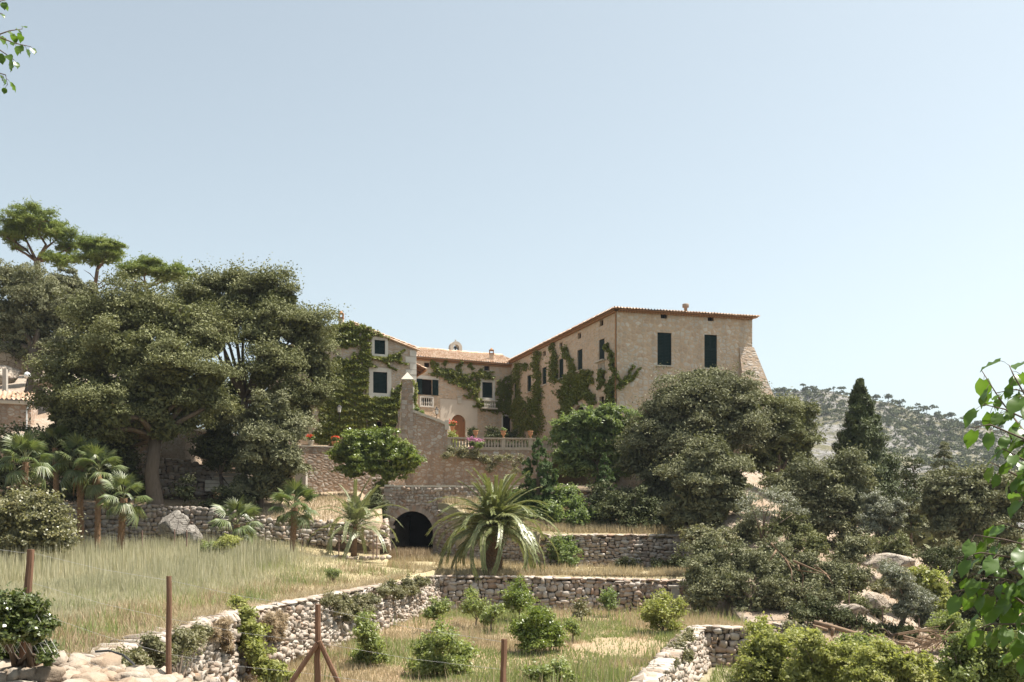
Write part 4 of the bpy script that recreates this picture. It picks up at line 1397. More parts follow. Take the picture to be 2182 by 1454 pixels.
# tall pillar with a pyramid cap
pil = thing('stone_pillar', P(867, 950, 69.4), 'tall square stone pillar with a pale pyramid cap at the top of the garden wall', 'pillar')
w2 = (gwp.px(879.5, 850)[0] - gwp.px(857, 850)[0]) / 2
uc = gwp.px(868.3, 850)[0]
ztop, zlow = gwp.px(868, 811)[1], gwp.px(868, 960)[1]
q = MB(); q.box(gwp.at(uc, (ztop + zlow) / 2, -w2 + .12), gwp.u * w2, gwp.n * w2, (0, 0, (ztop - zlow) / 2)); q.build('shaft', MT['garden_wall'], pil)
q = MB(); cc = gwp.at(uc, ztop, -w2 + .12); k = w2 + .07
a = [cc + gwp.u * (sx * k) + gwp.n * (sy * k) for sx, sy in ((-1, 1), (1, 1), (1, -1), (-1, -1))]
q.add([*a, *[p + Vector((0, 0, .08)) for p in a], cc + Vector((0, 0, .62))], [(0, 3, 2, 1), (0, 1, 5, 4), (1, 2, 6, 5), (2, 3, 7, 6), (3, 0, 4, 7), (4, 5, 8), (5, 6, 8), (6, 7, 8), (7, 4, 8)])
q.build('pyramid_cap', MT['coping'], pil)
v = zlow; kq = 0
while v < ztop - 0.3:
    h = .22 + .12 * rr.random()
    for s in (-1, 1):
        ln = (.17 if (kq + (s > 0)) % 2 else .11)
        q = MB(); q.box(gwp.at(uc + s * (w2 - ln + .012), v + h / 2, .12), gwp.u * ln, gwp.n * (.016 + .01 * rr.random()), (0, 0, h / 2 - .014))
        q.build('quoin', MT['stone_grey'], pil)
    v += h; kq += 1
# left flank of the pillar leaning out
q = MB(); q.add([gwp.at(uc - w2, ztop - .1, .05), gwp.at(uc - w2 - .38, zlow - .6, .05), gwp.at(uc - w2, zlow - .6, .05), gwp.at(uc - w2, ztop - .1, -.7), gwp.at(uc - w2 - .38, zlow - .6, -.7), gwp.at(uc - w2, zlow - .6, -.7)],
              [(0, 1, 2), (3, 5, 4), (0, 3, 4, 1)])
q.build('flank', MT['facade_left'], pil)

# balustrade of the courtyard
bal = thing('balustrade', P(1048, 960, 70.6), 'weathered stone balustrade along the courtyard with flower urns on its rail', 'balustrade')
bpn = gwp
ub0, ub1 = bpn.px(954, 945)[0], bpn.px(1142, 945)[0]
zb0, zb1, zb2 = bpn.px(1050, 957)[1], bpn.px(1050, 953.5)[1], bpn.px(1050, 936)[1]
q = MB(); q.box(bpn.at((ub0 + ub1) / 2, zb1 - .10, -.18), bpn.u * ((ub1 - ub0) / 2), bpn.n * .24, (0, 0, .10)); q.build('base_course', MT['balustrade'], bal)
q = MB(); q.box(bpn.at((ub0 + ub1) / 2, zb2 + .055, -.18), bpn.u * ((ub1 - ub0) / 2), bpn.n * .21, (0, 0, .055)); q.build('rail', MT['balustrade'], bal)
hb_ = zb2 - zb1
for x in (957, 1014, 1073, 1131):
    u = bpn.px(x, 945)[0]
    q = MB(); q.box(bpn.at(u, (zb1 + zb2) / 2, -.18), bpn.u * .14, bpn.n * .17, (0, 0, hb_ / 2)); q.build('pier', MT['balustrade'], bal)
prof = [(.085, 0), (.085, .06 * hb_), (.05, .1 * hb_), (.10, .38 * hb_), (.045, .72 * hb_), (.05, .9 * hb_), (.085, .94 * hb_), (.085, hb_)]
bme = MB(); bme.lathe((0, 0, 0), prof, 8); bme = bme.mesh('baluster', MT['balustrade'], True)
for x in np.arange(963, 1140, 6.55):
    if min(abs(x - p) for p in (957, 1014, 1073, 1131)) < 5.2: continue
    o = bpy.data.objects.new('baluster', bme); COL.objects.link(o)
    o.location = bpn.at(bpn.px(float(x), 945)[0], zb1, -.18)
    adopt(o, bal)

# wall with flower pots on the left, stepped end
pw = Plane(P(628, 1000, 66.2), P(862, 1000, 69.3))
pwt = thing('retaining_wall', P(700, 1045, 67), 'brown shaded retaining wall carrying flower pots, behind the orange tree', 'retaining wall')
z952 = pw.px(690, 953)[1]
facade('wall', pw, [(-9.0, 1.5), (pw.len, 1.5), (pw.len, z952), (-9.0, z952)], [], MT['garden_wall'], pwt)
q = MB(); q.box(pw.at(pw.len / 2 - 4.5, z952 + .035, -.2), pw.u * (pw.len / 2 + 4.5), pw.n * .25, (0, 0, .035)); q.build('coping', MT['coping'], pwt)
st = thing('stepped_parapet', P(640, 1040, 65.4), 'pale stepped masonry parapet end beside the brown retaining wall', 'parapet')
for x0, x1, yt in ((630, 641, 985), (641, 653, 1001)):
    a, b = P(x0, yt, 65.6), P(x1, 1040, 65.6)
    q = MB(); q.aabb(a.x, 65.4, b.z, b.x - .004, 66.0, a.z); q.build('step_block', MT['concrete'], st)
    q = MB(); q.aabb(a.x - .03, 65.36, a.z + .003, b.x + .03, 66.02, a.z + .06); q.build('cap', MT['coping'], st)

# arch wall with tunnel
ap_ = Plane(P(819, 1100, 62.0), P(1292, 1100, 62.8))
aw = thing('arch_wall', P(880, 1180, 62), 'rough stone wall pierced by a dark round arched tunnel', 'retaining wall')
ar = ap_.rect(834.5, 1089.5, 922.5, 1186)
za = ap_.px(880, 1037)[1]
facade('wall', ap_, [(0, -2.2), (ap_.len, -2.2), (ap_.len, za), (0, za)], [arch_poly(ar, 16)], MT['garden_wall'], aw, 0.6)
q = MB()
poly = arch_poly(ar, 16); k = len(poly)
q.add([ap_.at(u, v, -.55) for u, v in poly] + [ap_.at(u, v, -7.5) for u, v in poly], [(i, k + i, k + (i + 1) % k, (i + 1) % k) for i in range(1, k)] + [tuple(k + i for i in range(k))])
q.build('tunnel_vault', MT['dark'], aw)  # vault coloured near black to imitate shade in the tunnel
poly2 = poly
cu_, ra2 = (ar[0] + ar[2]) / 2, (ar[2] - ar[0]) / 2
vs_ = ar[3] - ra2
mats = []
rg = np.random.default_rng(77)
sw_, sh_ = .25, .17
v = -2.0
nU, nN = np.array(ap_.u), np.array(ap_.n)
while v < za - .1:
    h = sh_ * (.75 + .6 * rg.random()); u = .45 - .2 * rg.random()
    while u < ap_.len:
        w_ = sw_ * (.55 + .9 * rg.random()); c0, c1 = u + w_ / 2, v + h / 2
        inside = (abs(c0 - cu_) < ra2 + .16 and c1 < vs_) or ((c0 - cu_) ** 2 + (c1 - vs_) ** 2 < (ra2 + .36) ** 2)
        if not inside and c1 < za - .12:
            c = np.array(ap_.at(c0, c1 + rg.normal() * .03, rg.normal() * .018 - .02))
            mats.append(frame_mat(c, nU, -nN, np.array([0, 0, 1.0]), w_ * .5, .1, h * .5, rg.normal() * .12, rg.normal(size=2) * .1))
        u += w_
    v += h
put_stones(aw, mats, 'stone_grey', 0, 99, 'rubble_stones')
# voussoirs
nv_ = 22
for k in range(nv_):
    a = math.pi * (k + .5) / nv_
    dvec = ap_.u * math.cos(a) + Vector((0, 0, math.sin(a)))
    tan = -ap_.u * math.sin(a) + Vector((0, 0, math.cos(a)))
    c = ap_.at(cu_, vs_, .0) + dvec * (ra2 + .17)
    q = MB(); q.box(c, tan * (math.pi * (ra2 + .17) / nv_ / 2 * .93), ap_.n * (.05 + .012 * rg.random()), dvec * (.16 + .02 * rg.random())); q.build('voussoir', MT['stone_grey'], aw)
# jamb blocks and left quoins
for s in (-1, 1):
    v = ar[1]
    while v < vs_ - .1:
        h = .3 + .12 * rg.random(); ln = .12 + .06 * rg.random()
        q = MB(); q.box(ap_.at(cu_ + s * (ra2 + ln), v + h / 2, 0), ap_.u * ln, ap_.n * .05, (0, 0, h / 2 - .012)); q.build('jamb_stone', MT['stone_grey'], aw)
        v += h
v = -2.0; kq = 0
while v < za - .2:
    h = .2 + .14 * rg.random(); ln = (.34 if kq % 2 else .22)
    q = MB(); q.box(ap_.at(ln - .02, v + h / 2, 0), ap_.u * ln, ap_.n * (.05 + .015 * rg.random()), (0, 0, h / 2 - .014)); q.build('quoin', MT['stone_grey'], aw)
    v += h; kq += 1
u = 0.0
while u < ap_.len:
    w_ = .35 + .4 * rg.random()
    q = MB(); q.box(ap_.at(u + w_ / 2, za + .02 + rg.normal() * .015, -.15), ap_.u * (w_ / 2 - .01), ap_.n * .22, (0, 0, .06)); q.build('coping_stone', MT['coping'], aw)
    u += w_
q = MB(); q.add([ap_.at(0, -2.2, 0), ap_.at(0, za, 0), ap_.at(0, za, -6), ap_.at(0, -2.2, -6)], [(0, 1, 2, 3)]); q.build('side_wall', MT['garden_wall'], aw)

# upper left garden wall with pale coping, steps
ul = Plane(P(340, 950, 62.5), P(505, 950, 65.0))
ulw = thing('garden_wall', P(420, 1000, 63.5), 'shaded wall with a descending pale coping behind the thick grey trunk', 'retaining wall')
za0, za1 = ul.px(350, 905)[1], ul.px(505, 930)[1]
facade('wall', ul, [(-5, 2), (ul.len, 2), (ul.len, za1), (0, za0), (-5, za0 + .4)], [], MT['garden_wall'], ulw)
nC = 12
for k in range(nC):
    f0, f1 = k / nC, (k + 1) / nC
    a, b = ul.at(ul.len * f0, za0 + (za1 - za0) * f0 + .05, -.12), ul.at(ul.len * f1, za0 + (za1 - za0) * f1 + .05, -.12)
    q = MB(); q.box((a + b) / 2, (b - a) / 2 * .95, ul.n * .3, Vector((0, 0, .09))); q.build('coping_stone', MT['coping'], ulw)
sp = thing('garden_steps', P(480, 1020, 61), 'worn stone garden steps under the trees', 'steps')
for k in range(6):
    a, b = P(440, 1040 - k * 8, 60 + k * .45), P(530, 1040 - k * 8, 60 + k * .45)
    q = MB(); q.aabb(a.x, a.y - .3, a.z - .2, b.x, a.y + .5, a.z - .003 * k); q.build('step', MT['coping'], sp)
q = MB(); a = P(474, 985, 63); q.aabb(a.x - .14, 62.8, a.z - 1.2, a.x + .14, 63.1, a.z + .5); tag(q.build('gate_pillar', MT['concrete']), 'slim pale pillar at the head of the garden steps', 'pillar')

fw_ = Plane(P(-140, 960, 62.0), P(345, 960, 62.1))
tw_ = thing('terrace_wall', P(150, 1020, 62), 'tall dark retaining wall in deep shade behind the row of fan palms', 'retaining wall')
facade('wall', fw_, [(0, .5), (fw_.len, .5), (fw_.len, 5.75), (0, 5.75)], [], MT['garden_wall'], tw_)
# small tiled hut on the left edge
hp = Plane(P(-60, 900, 63.0), P(66, 900, 64.4))
hut = thing('tiled_hut', P(20, 935, 64), 'small stone hut with a pale tiled roof at the left edge', 'hut')
zh = hp.px(40, 858)[1]
facade('wall', hp, [(0, 4.5), (hp.len, 4.5), (hp.len, zh), (0, zh)], [], MT['garden_wall'], hut)
q = MB(); b0 = hp.at(hp.len, 4.5); q.add([b0, b0 + dirb * 4, b0 + dirb * 4 + Vector((0, 0, zh - 4.5)), b0 + Vector((0, 0, zh - 4.5))], [(0, 1, 2, 3)]); q.build('side_wall', MT['garden_wall'], hut)
tile_roof('roof', hp.at(0, zh + .12, .3), hp.at(hp.len + .2, zh + .12, .3), hp.at(0, zh + 1.05, -3), hp.at(hp.len + .2, zh + 1.05, -3), hut, seed=15, pitch=.26)
q = MB(); q.box(hp.at(hp.len / 2, zh - .02, .1), hp.u * (hp.len / 2), hp.n * .1, (0, 0, .1)); q.build('cornice', MT['plaster'], hut)
q = MB(); q.tube([hp.at(hp.len - .1, zh - .1, .08), hp.at(hp.len - .25, zh - .5, .08), hp.at(hp.len - .25, 4.6, .08)], .05, 6); q.build('downpipe', MT['lamp_glass'], hut)
# lamp post and plain post on the hillside
c = P(58, 800, 66)
lpst = thing('lamp_post', (c.x, c.y, c.z - 1.6), 'black lamp post with a white globe in front of the eucalyptus trunk', 'street lamp')
q = MB(); q.tube([c + Vector((0, 0, -1.8)), c + Vector((0, 0, -.2))], .035, 6); q.build('pole', MT['iron'], lpst)
q = MB(); q.lathe(c + Vector((0, 0, -.2)), [(.05, 0), (.17, .07), (.21, .2), (.16, .35), (.05, .42)], 12); q.build('globe', MT['lamp_glass'], lpst, True)
c = P(11, 830, 67)
q = MB(); q.box(c + Vector((0, 0, .6)), (.13, 0, 0), (0, .13, 0), (0, 0, .75)); tag(q.build('concrete_post', MT['concrete']), 'grey concrete post above the tiled hut', 'post')
q = MB(); a, b = P(62, 868, 69), P(130, 893, 69); q.aabb(a.x, 69, b.z, b.x, 69.6, a.z); tag(q.build('plastered_wall', MT['plaster']), 'pale plastered wall to the right of the tiled hut', 'wall')
# ------------------------------------------------------------------ plants
def crown_arrays(lobes, n, L, W, sub, seed, up=0.35, flat=0.8, spread=0.5, inner=0.34, fill=0.68, shell=(0.70, 1.10), droop=0.0, lowcut=-0.55):
    """lobes: (centre, (rx, ry, rz)). Leaves gather in many small sprays on the outside of each lobe."""
    rng = np.random.default_rng(seed)
    LC = np.array([list(l[0]) for l in lobes]); LR = np.array([l[1] for l in lobes])
    area = (LR.mean(1)) ** 2 * 12.6
    C, R, D = [], [], []
    for i in range(len(LC)):
        k = max(4, int(fill * 1.5 * area[i] / (3.14 * sub * sub)))
        d = rdir(rng, k)
        low = d[:, 2] < lowcut
        d[low, 2] *= -rng.random(low.sum())
        d = unit(d)
        rf = shell[0] + (shell[1] - shell[0]) * rng.random((k, 1)) + 0.15 * wave(d[:, 0] * 3 + i, d[:, 1] * 3 + d[:, 2] * 2, seed + i, 1.2, 2)[:, None]
        c = LC[i] + d * LR[i] * rf
        keep = np.ones(k, bool)
        for j in range(len(LC)):
            if j != i:
                keep &= (np.sum(((c - LC[j]) / LR[j]) ** 2, 1) > 0.62 ** 2) | (rng.random(k) < 0.12)
        C.append(c[keep]); D.append(d[keep])
        R.append(sub * (0.45 + 1.0 * rng.random(keep.sum()) ** 1.5))
    C, R, D = np.concatenate(C), np.concatenate(R), np.concatenate(D)
    w = R ** 2 / (R ** 2).sum()
    idx = rng.choice(len(C), size=n, p=w)
    un = rdir(rng, n)
    un[:, 2] = np.where(un[:, 2] < -0.3, -un[:, 2] * 0.5, un[:, 2])
    rad = rng.random((n, 1)) ** (1 / 2.4)
    pos = C[idx] + un * rad * R[idx][:, None] * np.array([1, 1, flat])
    sp = rng.random(n) < 0.07
    so = unit(D[idx] + 0.8 * rdir(rng, len(C))[idx] + np.array([0, 0, .35]))
    pos[sp] += (so * (R[idx] * (0.5 + 1.1 * rng.random(n)))[:, None])[sp] * 0.6
    if droop: pos[:, 2] -= droop * R[idx] * rad[:, 0] ** 2
    nrm = unit(0.45 * D[idx] + 0.55 * un + np.array([0, 0, up]))
    tint = np.clip(0.55 * rng.random(n) + 0.45 * rng.random(len(C))[idx], 0, 1)
    V, Fc = leaf_quads(pos, nrm, L, W, rng, spread)
    T = np.repeat(tint, 4)
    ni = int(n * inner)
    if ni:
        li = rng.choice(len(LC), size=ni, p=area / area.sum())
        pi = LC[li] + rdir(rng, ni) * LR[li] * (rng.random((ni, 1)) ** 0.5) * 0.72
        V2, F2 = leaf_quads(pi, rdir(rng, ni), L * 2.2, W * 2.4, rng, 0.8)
        Fc = np.concatenate([Fc, F2 + len(V)]); V = np.concatenate([V, V2]); T = np.concatenate([T, np.repeat(rng.random(ni) * 0.6, 4)])  # larger inner leaves in darker tints added to deepen shade inside the crown
    return V, Fc, T


def sprig_arrays(base, lobes, shoots, per, L, W, seed, jit=.035, start=.4):
    """leafy shoots springing from the base into the lobes: a ragged, see-through outline"""
    rng = np.random.default_rng(seed)
    LC = np.array([list(l[0]) for l in lobes]); LR = np.array([l[1] for l in lobes])
    li = rng.choice(len(LC), size=shoots, p=LR.mean(1) ** 2 / (LR.mean(1) ** 2).sum())
    d = rdir(rng, shoots); d[:, 2] = np.abs(d[:, 2]) * 1.1 - .35; d = unit(d)
    e_ = LC[li] + d * LR[li] * (.55 + .62 * rng.random((shoots, 1)))
    b = np.array(base)[None] * .55 + LC[li] * .45 + rng.normal(size=(shoots, 3)) * LR[li] * .25
    c = (b + e_) / 2 + rng.normal(size=(shoots, 3)) * LR[li] * .22 + np.array([0, 0, .12]) * LR[li]
    t = start + (1 - start) * np.linspace(0, 1, per)[None, :, None] ** .8
    pos = (1 - t) ** 2 * b[:, None] + 2 * t * (1 - t) * c[:, None] + t ** 2 * e_[:, None]
    tg = unit(2 * (1 - t) * (c - b)[:, None] + 2 * t * (e_ - c)[:, None])
    pos = (pos + rng.normal(size=pos.shape) * jit).reshape(-1, 3)
    tg = tg.reshape(-1, 3)
    n = len(pos)
    al = unit(tg * .6 + rdir(rng, n) * .8)
    V, Fc = leaf_quads(pos, unit(rdir(rng, n) * .8 + np.array([0, 0, .7])), L, W, rng, .3, al)
    T = np.repeat(np.clip(.6 * rng.random(n) + .4 * np.repeat(rng.random(shoots), per), 0, 1), 4)
    return V, Fc, T


def join_arrays(*parts):
    V, Fc, T, b = [], [], [], 0
    for v, f, t in parts:
        V.append(v); Fc.append(f + b); T.append(t); b += len(v)
    return np.concatenate(V), np.concatenate(Fc), np.concatenate(T)


def branchy(mb, base, mid, lobes, r0, seed, bend=0.35, limbs=None, twig=True):
    rng = random.Random(seed)
    base, mid = Vector(base), Vector(mid)
    q = (base + mid) / 2 + Vector((rng.uniform(-1, 1), rng.uniform(-1, 1), 0)) * 0.08 * (mid - base).length
    mb.tube([base - Vector((0, 0, .3)), base + (q - base) * .12, q, mid], [r0 * 1.5, r0 * 1.08, r0 * .85, r0 * .72], 9)
    for c, r in (limbs or lobes):
        c = Vector(c)
        m1 = mid.lerp(c, 0.45) + Vector((rng.uniform(-1, 1), rng.uniform(-1, 1), rng.uniform(-.2, .8))) * bend * max(r)
        rr = r0 * 0.5
        mb.tube([mid - Vector((0, 0, .1)), m1, c], [rr, rr * .65, rr * .3], 6)
        if twig:
            for _ in range(4):
                e_ = c + Vector((rng.uniform(-1, 1) * r[0], rng.uniform(-1, 1) * r[1], rng.uniform(-.3, .9) * r[2])) * .8
                mb.tube([c.lerp(m1, .3), (c + e_) / 2 + Vector((0, 0, .1 * r[2])), e_], [rr * .35, rr * .22, rr * .08], 5)


def lobes_px(spec, d, squash=0.9, seed=0):
    """spec: (px, py, radius px[, depth offset m[, rx factor]])"""
    out = []
    rng = random.Random(seed)
    for s in spec:
        dz = s[3] if len(s) > 3 else rng.uniform(-.6, .6)
        fx = s[4] if len(s) > 4 else 1.0
        dd = d + dz
        r = s[2] * dd / F
        out.append((P(s[0], s[1], dd), (r * fx, r, r * squash)))
    return out


def tree(name, label, cat, base, fork, spec, d, n, leaf=(.17, .085), sub=.68, mat='oak', bark='bark', r0=.3, seed=1, group=None, squash=.9, trunk=True, sprig=0.0, **kw):
    """base / fork: world points of the trunk foot and of the first fork"""
    lobes = lobes_px(spec, d, squash, seed)
    t = thing(name, base, label, cat, group)
    arr = [crown_arrays(lobes, max(60, int(n * (1 - sprig))), leaf[0], leaf[1], sub, seed, **kw)]
    if sprig: arr.append(sprig_arrays(fork, lobes, int(n * sprig / 22) + 4, 22, leaf[0], leaf[1], seed + 9))
    V, Fc, T = join_arrays(*arr)
    link(mesh_np('crown', V, Fc, MT[mat], T), 'crown', t)
    if trunk:
        mb = MB(); branchy(mb, base, fork, lobes, r0, seed); mb.build('trunk', MT[bark], t, True)
    return t


def shrub(name, label, cat, base, spec, d, n, leaf=(.1, .05), sub=.25, mat='orchard', seed=1, group=None, squash=.95, stems=5, sprig=0.35, **kw):
    lobes = lobes_px(spec, d, squash, seed)
    t = thing(name, base, label, cat, group)
    kw.setdefault('lowcut', -0.8)
    arr = [crown_arrays(lobes, max(40, int(n * (1 - sprig))), leaf[0], leaf[1], sub, seed, **kw)]
    if sprig: arr.append(sprig_arrays(base, lobes, int(n * sprig / 20) + 4, 20, leaf[0], leaf[1], seed + 9, leaf[0] * .4))
    V, Fc, T = join_arrays(*arr)
    link(mesh_np('foliage', V, Fc, MT[mat], T), 'foliage', t)
    mb = MB(); rng = random.Random(seed); b = Vector(base)
    for c, r in lobes:
        for k in range(max(1, stems // len(lobes) + 1)):
            e_ = Vector(c) + Vector((rng.uniform(-1, 1) * r[0], rng.uniform(-1, 1) * r[1], rng.uniform(-.2, .95) * r[2])) * .85
            s_ = b + Vector((rng.uniform(-.12, .12), rng.uniform(-.12, .12), -.1))
            mb.tube([s_, s_.lerp(e_, .5) + Vector((rng.uniform(-.1, .1), 0, .1)), e_], [.035, .022, .006], 5)
    mb.build('stems', MT['bark'], t, True)
    return t


def frond_mesh(name, length, rise, droop, leaflets=34, width=.55, mat='frond', seed=0, drop=0.5, roll=0.0):
    """pinnate frond growing along +X from the origin; rise = start angle, droop = how far the tip bends down"""
    rng = np.random.default_rng(seed)
    pts, a = [], rise
    p = np.zeros(3)
    ns = 14
    for k in range(ns + 1):
        pts.append(p.copy())
        a = rise - droop * (k / ns) ** 1.25
        p = p + np.array([math.cos(a), 0, math.sin(a)]) * length / ns
    pts = np.array(pts)
    mb = MB()
    mb.tube([Vector(q) for q in pts], list(np.linspace(.035, .006, ns + 1)), 4)
    V0 = np.array(mb.v); F0 = [f for f in mb.f if len(f) == 4]
    V, Fc = [V0], [np.array(F0)]
    tint = [np.full(len(V0), .95)]
    b = len(V0)
    s = np.linspace(.10, .99, leaflets)
    for sd in (-1, 1):
        for k, f in enumerate(s):
            i = min(int(f * ns), ns - 1); g = f * ns - i
            c = pts[i] * (1 - g) + pts[i + 1] * g
            tg = unit((pts[i + 1] - pts[i])[None])[0]
            nrm = np.array([-tg[2], 0, tg[0]])
            l = width * (math.sin(min(1, f * 1.35 + .18) * math.pi) ** .6 if f < .97 else .45) * (.85 + .3 * rng.random())
            l = max(l, width * .35)
            fwd = .55 + .35 * f + rng.normal() * .08
            side = np.array([0, sd, 0.0])
            dirn = unit((tg * fwd + side * (1 - .35 * f) + nrm * (.35 - drop * .4 + rng.normal() * .08))[None])[0]
            tip = c + dirn * l - np.array([0, 0, drop * l * .45])
            md = c + dirn * l * .5
            wv = unit(np.cross(dirn, nrm)[None])[0] * .034
            V.append(np.array([c, md + wv, tip, md - wv])); Fc.append(np.array([[b, b + 1, b + 2, b + 3]])); b += 4
            tint.append(np.full(4, .15 + .6 * rng.random()))
    return mesh_np(name, np.concatenate(V), np.concatenate(Fc), MT[mat], np.concatenate(tint))


def fan_mesh(name, pet, rad, segs=24, mat='fan', seed=0, arc=4.6, bend=.5):
    """palmate leaf: petiole along +X then a fan of folded segments"""
    rng = np.random.default_rng(seed)
    mb = MB(); mb.tube([Vector((0, 0, 0)), Vector((pet * .5, 0, pet * .06)), Vector((pet, 0, 0))], [.022, .016, .012], 4, False)
    V, Fc, T = [np.array(mb.v)], [np.array(mb.f)], [np.full(len(mb.v), .9)]
    b = len(mb.v); o = np.array([pet, 0, 0])
    for k in range(segs):
        a = -arc / 2 + arc * (k + .5) / segs
        w = arc / segs * .5
        r = rad * (.8 + .25 * math.cos(a * .5)) * (.9 + .2 * rng.random())
        z = -bend * r * .55 * (1 + .5 * abs(math.sin(a)))

        def pt(aa, rr, zz): return o + np.array([math.cos(aa) * rr, math.sin(aa) * rr, zz])
        m_ = r * .55
        V.append(np.array([o, pt(a - w, m_, -bend * m_ * .22 - .02), pt(a, m_, -bend * m_ * .22 + .03), pt(a + w, m_, -bend * m_ * .22 - .02), pt(a + rng.normal() * .04, r, z)]))
        Fc.append(np.array([[b, b + 1, b + 4, b + 2], [b, b + 2, b + 4, b + 3]])); b += 5
        T.append(np.full(5, .1 + .75 * rng.random()))
    return mesh_np(name, np.concatenate(V), np.concatenate(Fc), MT[mat], np.concatenate(T))


def place_frond(me, parent, c, az, tilt, scale=1.0, name='frond', roll=0.0):
    o = bpy.data.objects.new(name, me); COL.objects.link(o)
    o.matrix_basis = Matrix.Translation(c) @ Matrix.Rotation(az, 4, 'Z') @ Matrix.Rotation(-tilt, 4, 'Y') @ Matrix.Rotation(roll, 4, 'X') @ Matrix.Scale(scale, 4)
    adopt(o, parent)
    return o


FAN_ME = {}


def fan_palm(label, base, top, n=16, pet=.75, rad=.62, r=.14, seed=1, skirt=0.0, mat='fan', group='fan palms on the left bank', size=1.0):
    base, top = Vector(base), Vector(top)
    t = thing('fan_palm', base, label, 'palm tree', group)
    mb = MB()
    h = (top - base).length
    mb.tube([base - Vector((0, 0, .2)), base + (top - base) * .1, base.lerp(top, .5), top], [r * 1.35, r * 1.05, r * .9, r * 1.05], 10)
    rg = random.Random(seed)
    for k in range(int(h / .09)):
        f = (k + .5) / (h / .09)
        c = base.lerp(top, f); a = k * 2.4
        mb.box(c + Vector((math.cos(a), math.sin(a), 0)) * r * 1.02, (math.cos(a) * .03, math.sin(a) * .03, .02), (-math.sin(a) * .05, math.cos(a) * .05, 0), (0, 0, .035))
    mb.build('trunk', MT['palm_bark'], t)
    if mat not in FAN_ME:
        FAN_ME[mat] = [fan_mesh('frond', .75, .62, 24, mat, s, 4.4, b_) for s, b_ in ((1, .35), (2, .6), (3, .9), (4, 1.2))]
    V = FAN_ME[mat]
    for k in range(n):
        f = k / max(n - 1, 1)
        az = k * 2.399 + rg.uniform(-.2, .2)
        tilt = 1.35 - 2.1 * f ** 1.1 + rg.uniform(-.12, .12)
        place_frond(V[min(3, int(f * 4))], t, top + Vector((0, 0, .12 - .25 * f)), az, tilt, size * rg.uniform(.85, 1.15), 'frond', rg.uniform(-.3, .3))
    if skirt > 0:
        m2 = MB()
        for k in range(46):
            a = rg.uniform(0, 6.28); z = rg.uniform(-.1, .5) * skirt
            p0 = top + Vector((math.cos(a) * r * .9, math.sin(a) * r * .9, -.1 - z * .6))
            p1 = p0 + Vector((math.cos(a) * .16, math.sin(a) * .16, -.3 * skirt))
            p2 = p1 + Vector((math.cos(a + .3) * .03, math.sin(a + .3) * .03, -rg.uniform(.3, .75) * skirt))
            sd = Vector((-math.sin(a), math.cos(a), 0)) * rg.uniform(.03, .09)
            m2.add([p0 - sd * .4, p0 + sd * .4, p1 + sd, p2, p1 - sd], [(0, 1, 2, 4), (4, 2, 3)])
        m2.build('dead_frond_skirt', MT['skirt'], t)
    return t


def conifer(name, label, cat, base, top, r, n, mat='cypress', seed=1, prof=None, leaf=(.22, .07), group=None, tiers=0, trunk_r=.16, bark='bark', up=.9, gap=0.0):
    """upright crown of sprays round a straight stem; prof(f) -> relative radius at height f"""
    rng = np.random.default_rng(seed)
    base, top = Vector(base), Vector(top)
    t = thing(name, base, label, cat, group)
    H = top.z - base.z
    prof = prof or (lambda f: np.minimum(1, f * 6 + .35) * (1 - f) ** .75 + .04)
    k = int(n / 55)
    f = rng.random(k) ** 1.25
    if tiers:
        f = (np.floor(f * tiers) + .5 + rng.normal(size=k) * .14) / tiers
        f = np.clip(f, .02, .99)
    a = rng.random(k) * 6.283
    rad = r * prof(f) * (.55 + .5 * rng.random(k)) * (1 + .2 * np.sin(a * 3 + f * 17 + seed))
    C = np.stack([base.x + (top.x - base.x) * f + np.cos(a) * rad, base.y + (top.y - base.y) * f + np.sin(a) * rad, base.z + H * f - gap * rad], 1)
    D = np.stack([np.cos(a), np.sin(a), np.full(k, .25)], 1)
    s = (.12 + .26 * rng.random(k)) * r * .62 * (.25 + .75 * np.minimum(1, (1 - f) * 1.6))
    rad = rad * (1 + .16 * rng.normal(size=k) + .16 * np.sin(f * 46 + a * 2 + seed) * (0 if tiers else 1))
    idx = rng.integers(0, k, n)
    un = rdir(rng, n)
    pos = C[idx] + un * s[idx][:, None] * rng.random((n, 1)) ** .5 * np.array([1, 1, .85 if not tiers else .4]) + np.array([0, 0, 1.0]) * (s[idx] * .3 * up)[:, None]
    al = unit(D[idx] * .6 + un * .5 + np.array([0, 0, up]))
    nr = unit(D[idx] + rdir(rng, n) * .7 + np.array([0, 0, .3]))
    V, Fc = leaf_quads(pos, nr, leaf[0], leaf[1], rng, .35, al)
    T = np.repeat(np.clip(.5 * rng.random(n) + .5 * rng.random(k)[idx], 0, 1), 4)
    link(mesh_np('crown', V, Fc, MT[mat], T), 'crown', t)
    mb = MB(); mb.tube([base - Vector((0, 0, .3)), base.lerp(top, .5), base.lerp(top, .95)], [trunk_r, trunk_r * .6, .02], 7)
    if tiers:
        for q in range(tiers * 5):
            ff = (q // 5 + .5) / tiers; aa = q * 1.3 + seed
            c = base.lerp(top, ff); rr = r * float(prof(np.array([ff]))[0])
            mb.tube([c, c + Vector((math.cos(aa), math.sin(aa), .02)) * rr * .9], [trunk_r * .22, .015], 4)
    mb.build('trunk', MT[bark], t, True)
    return t


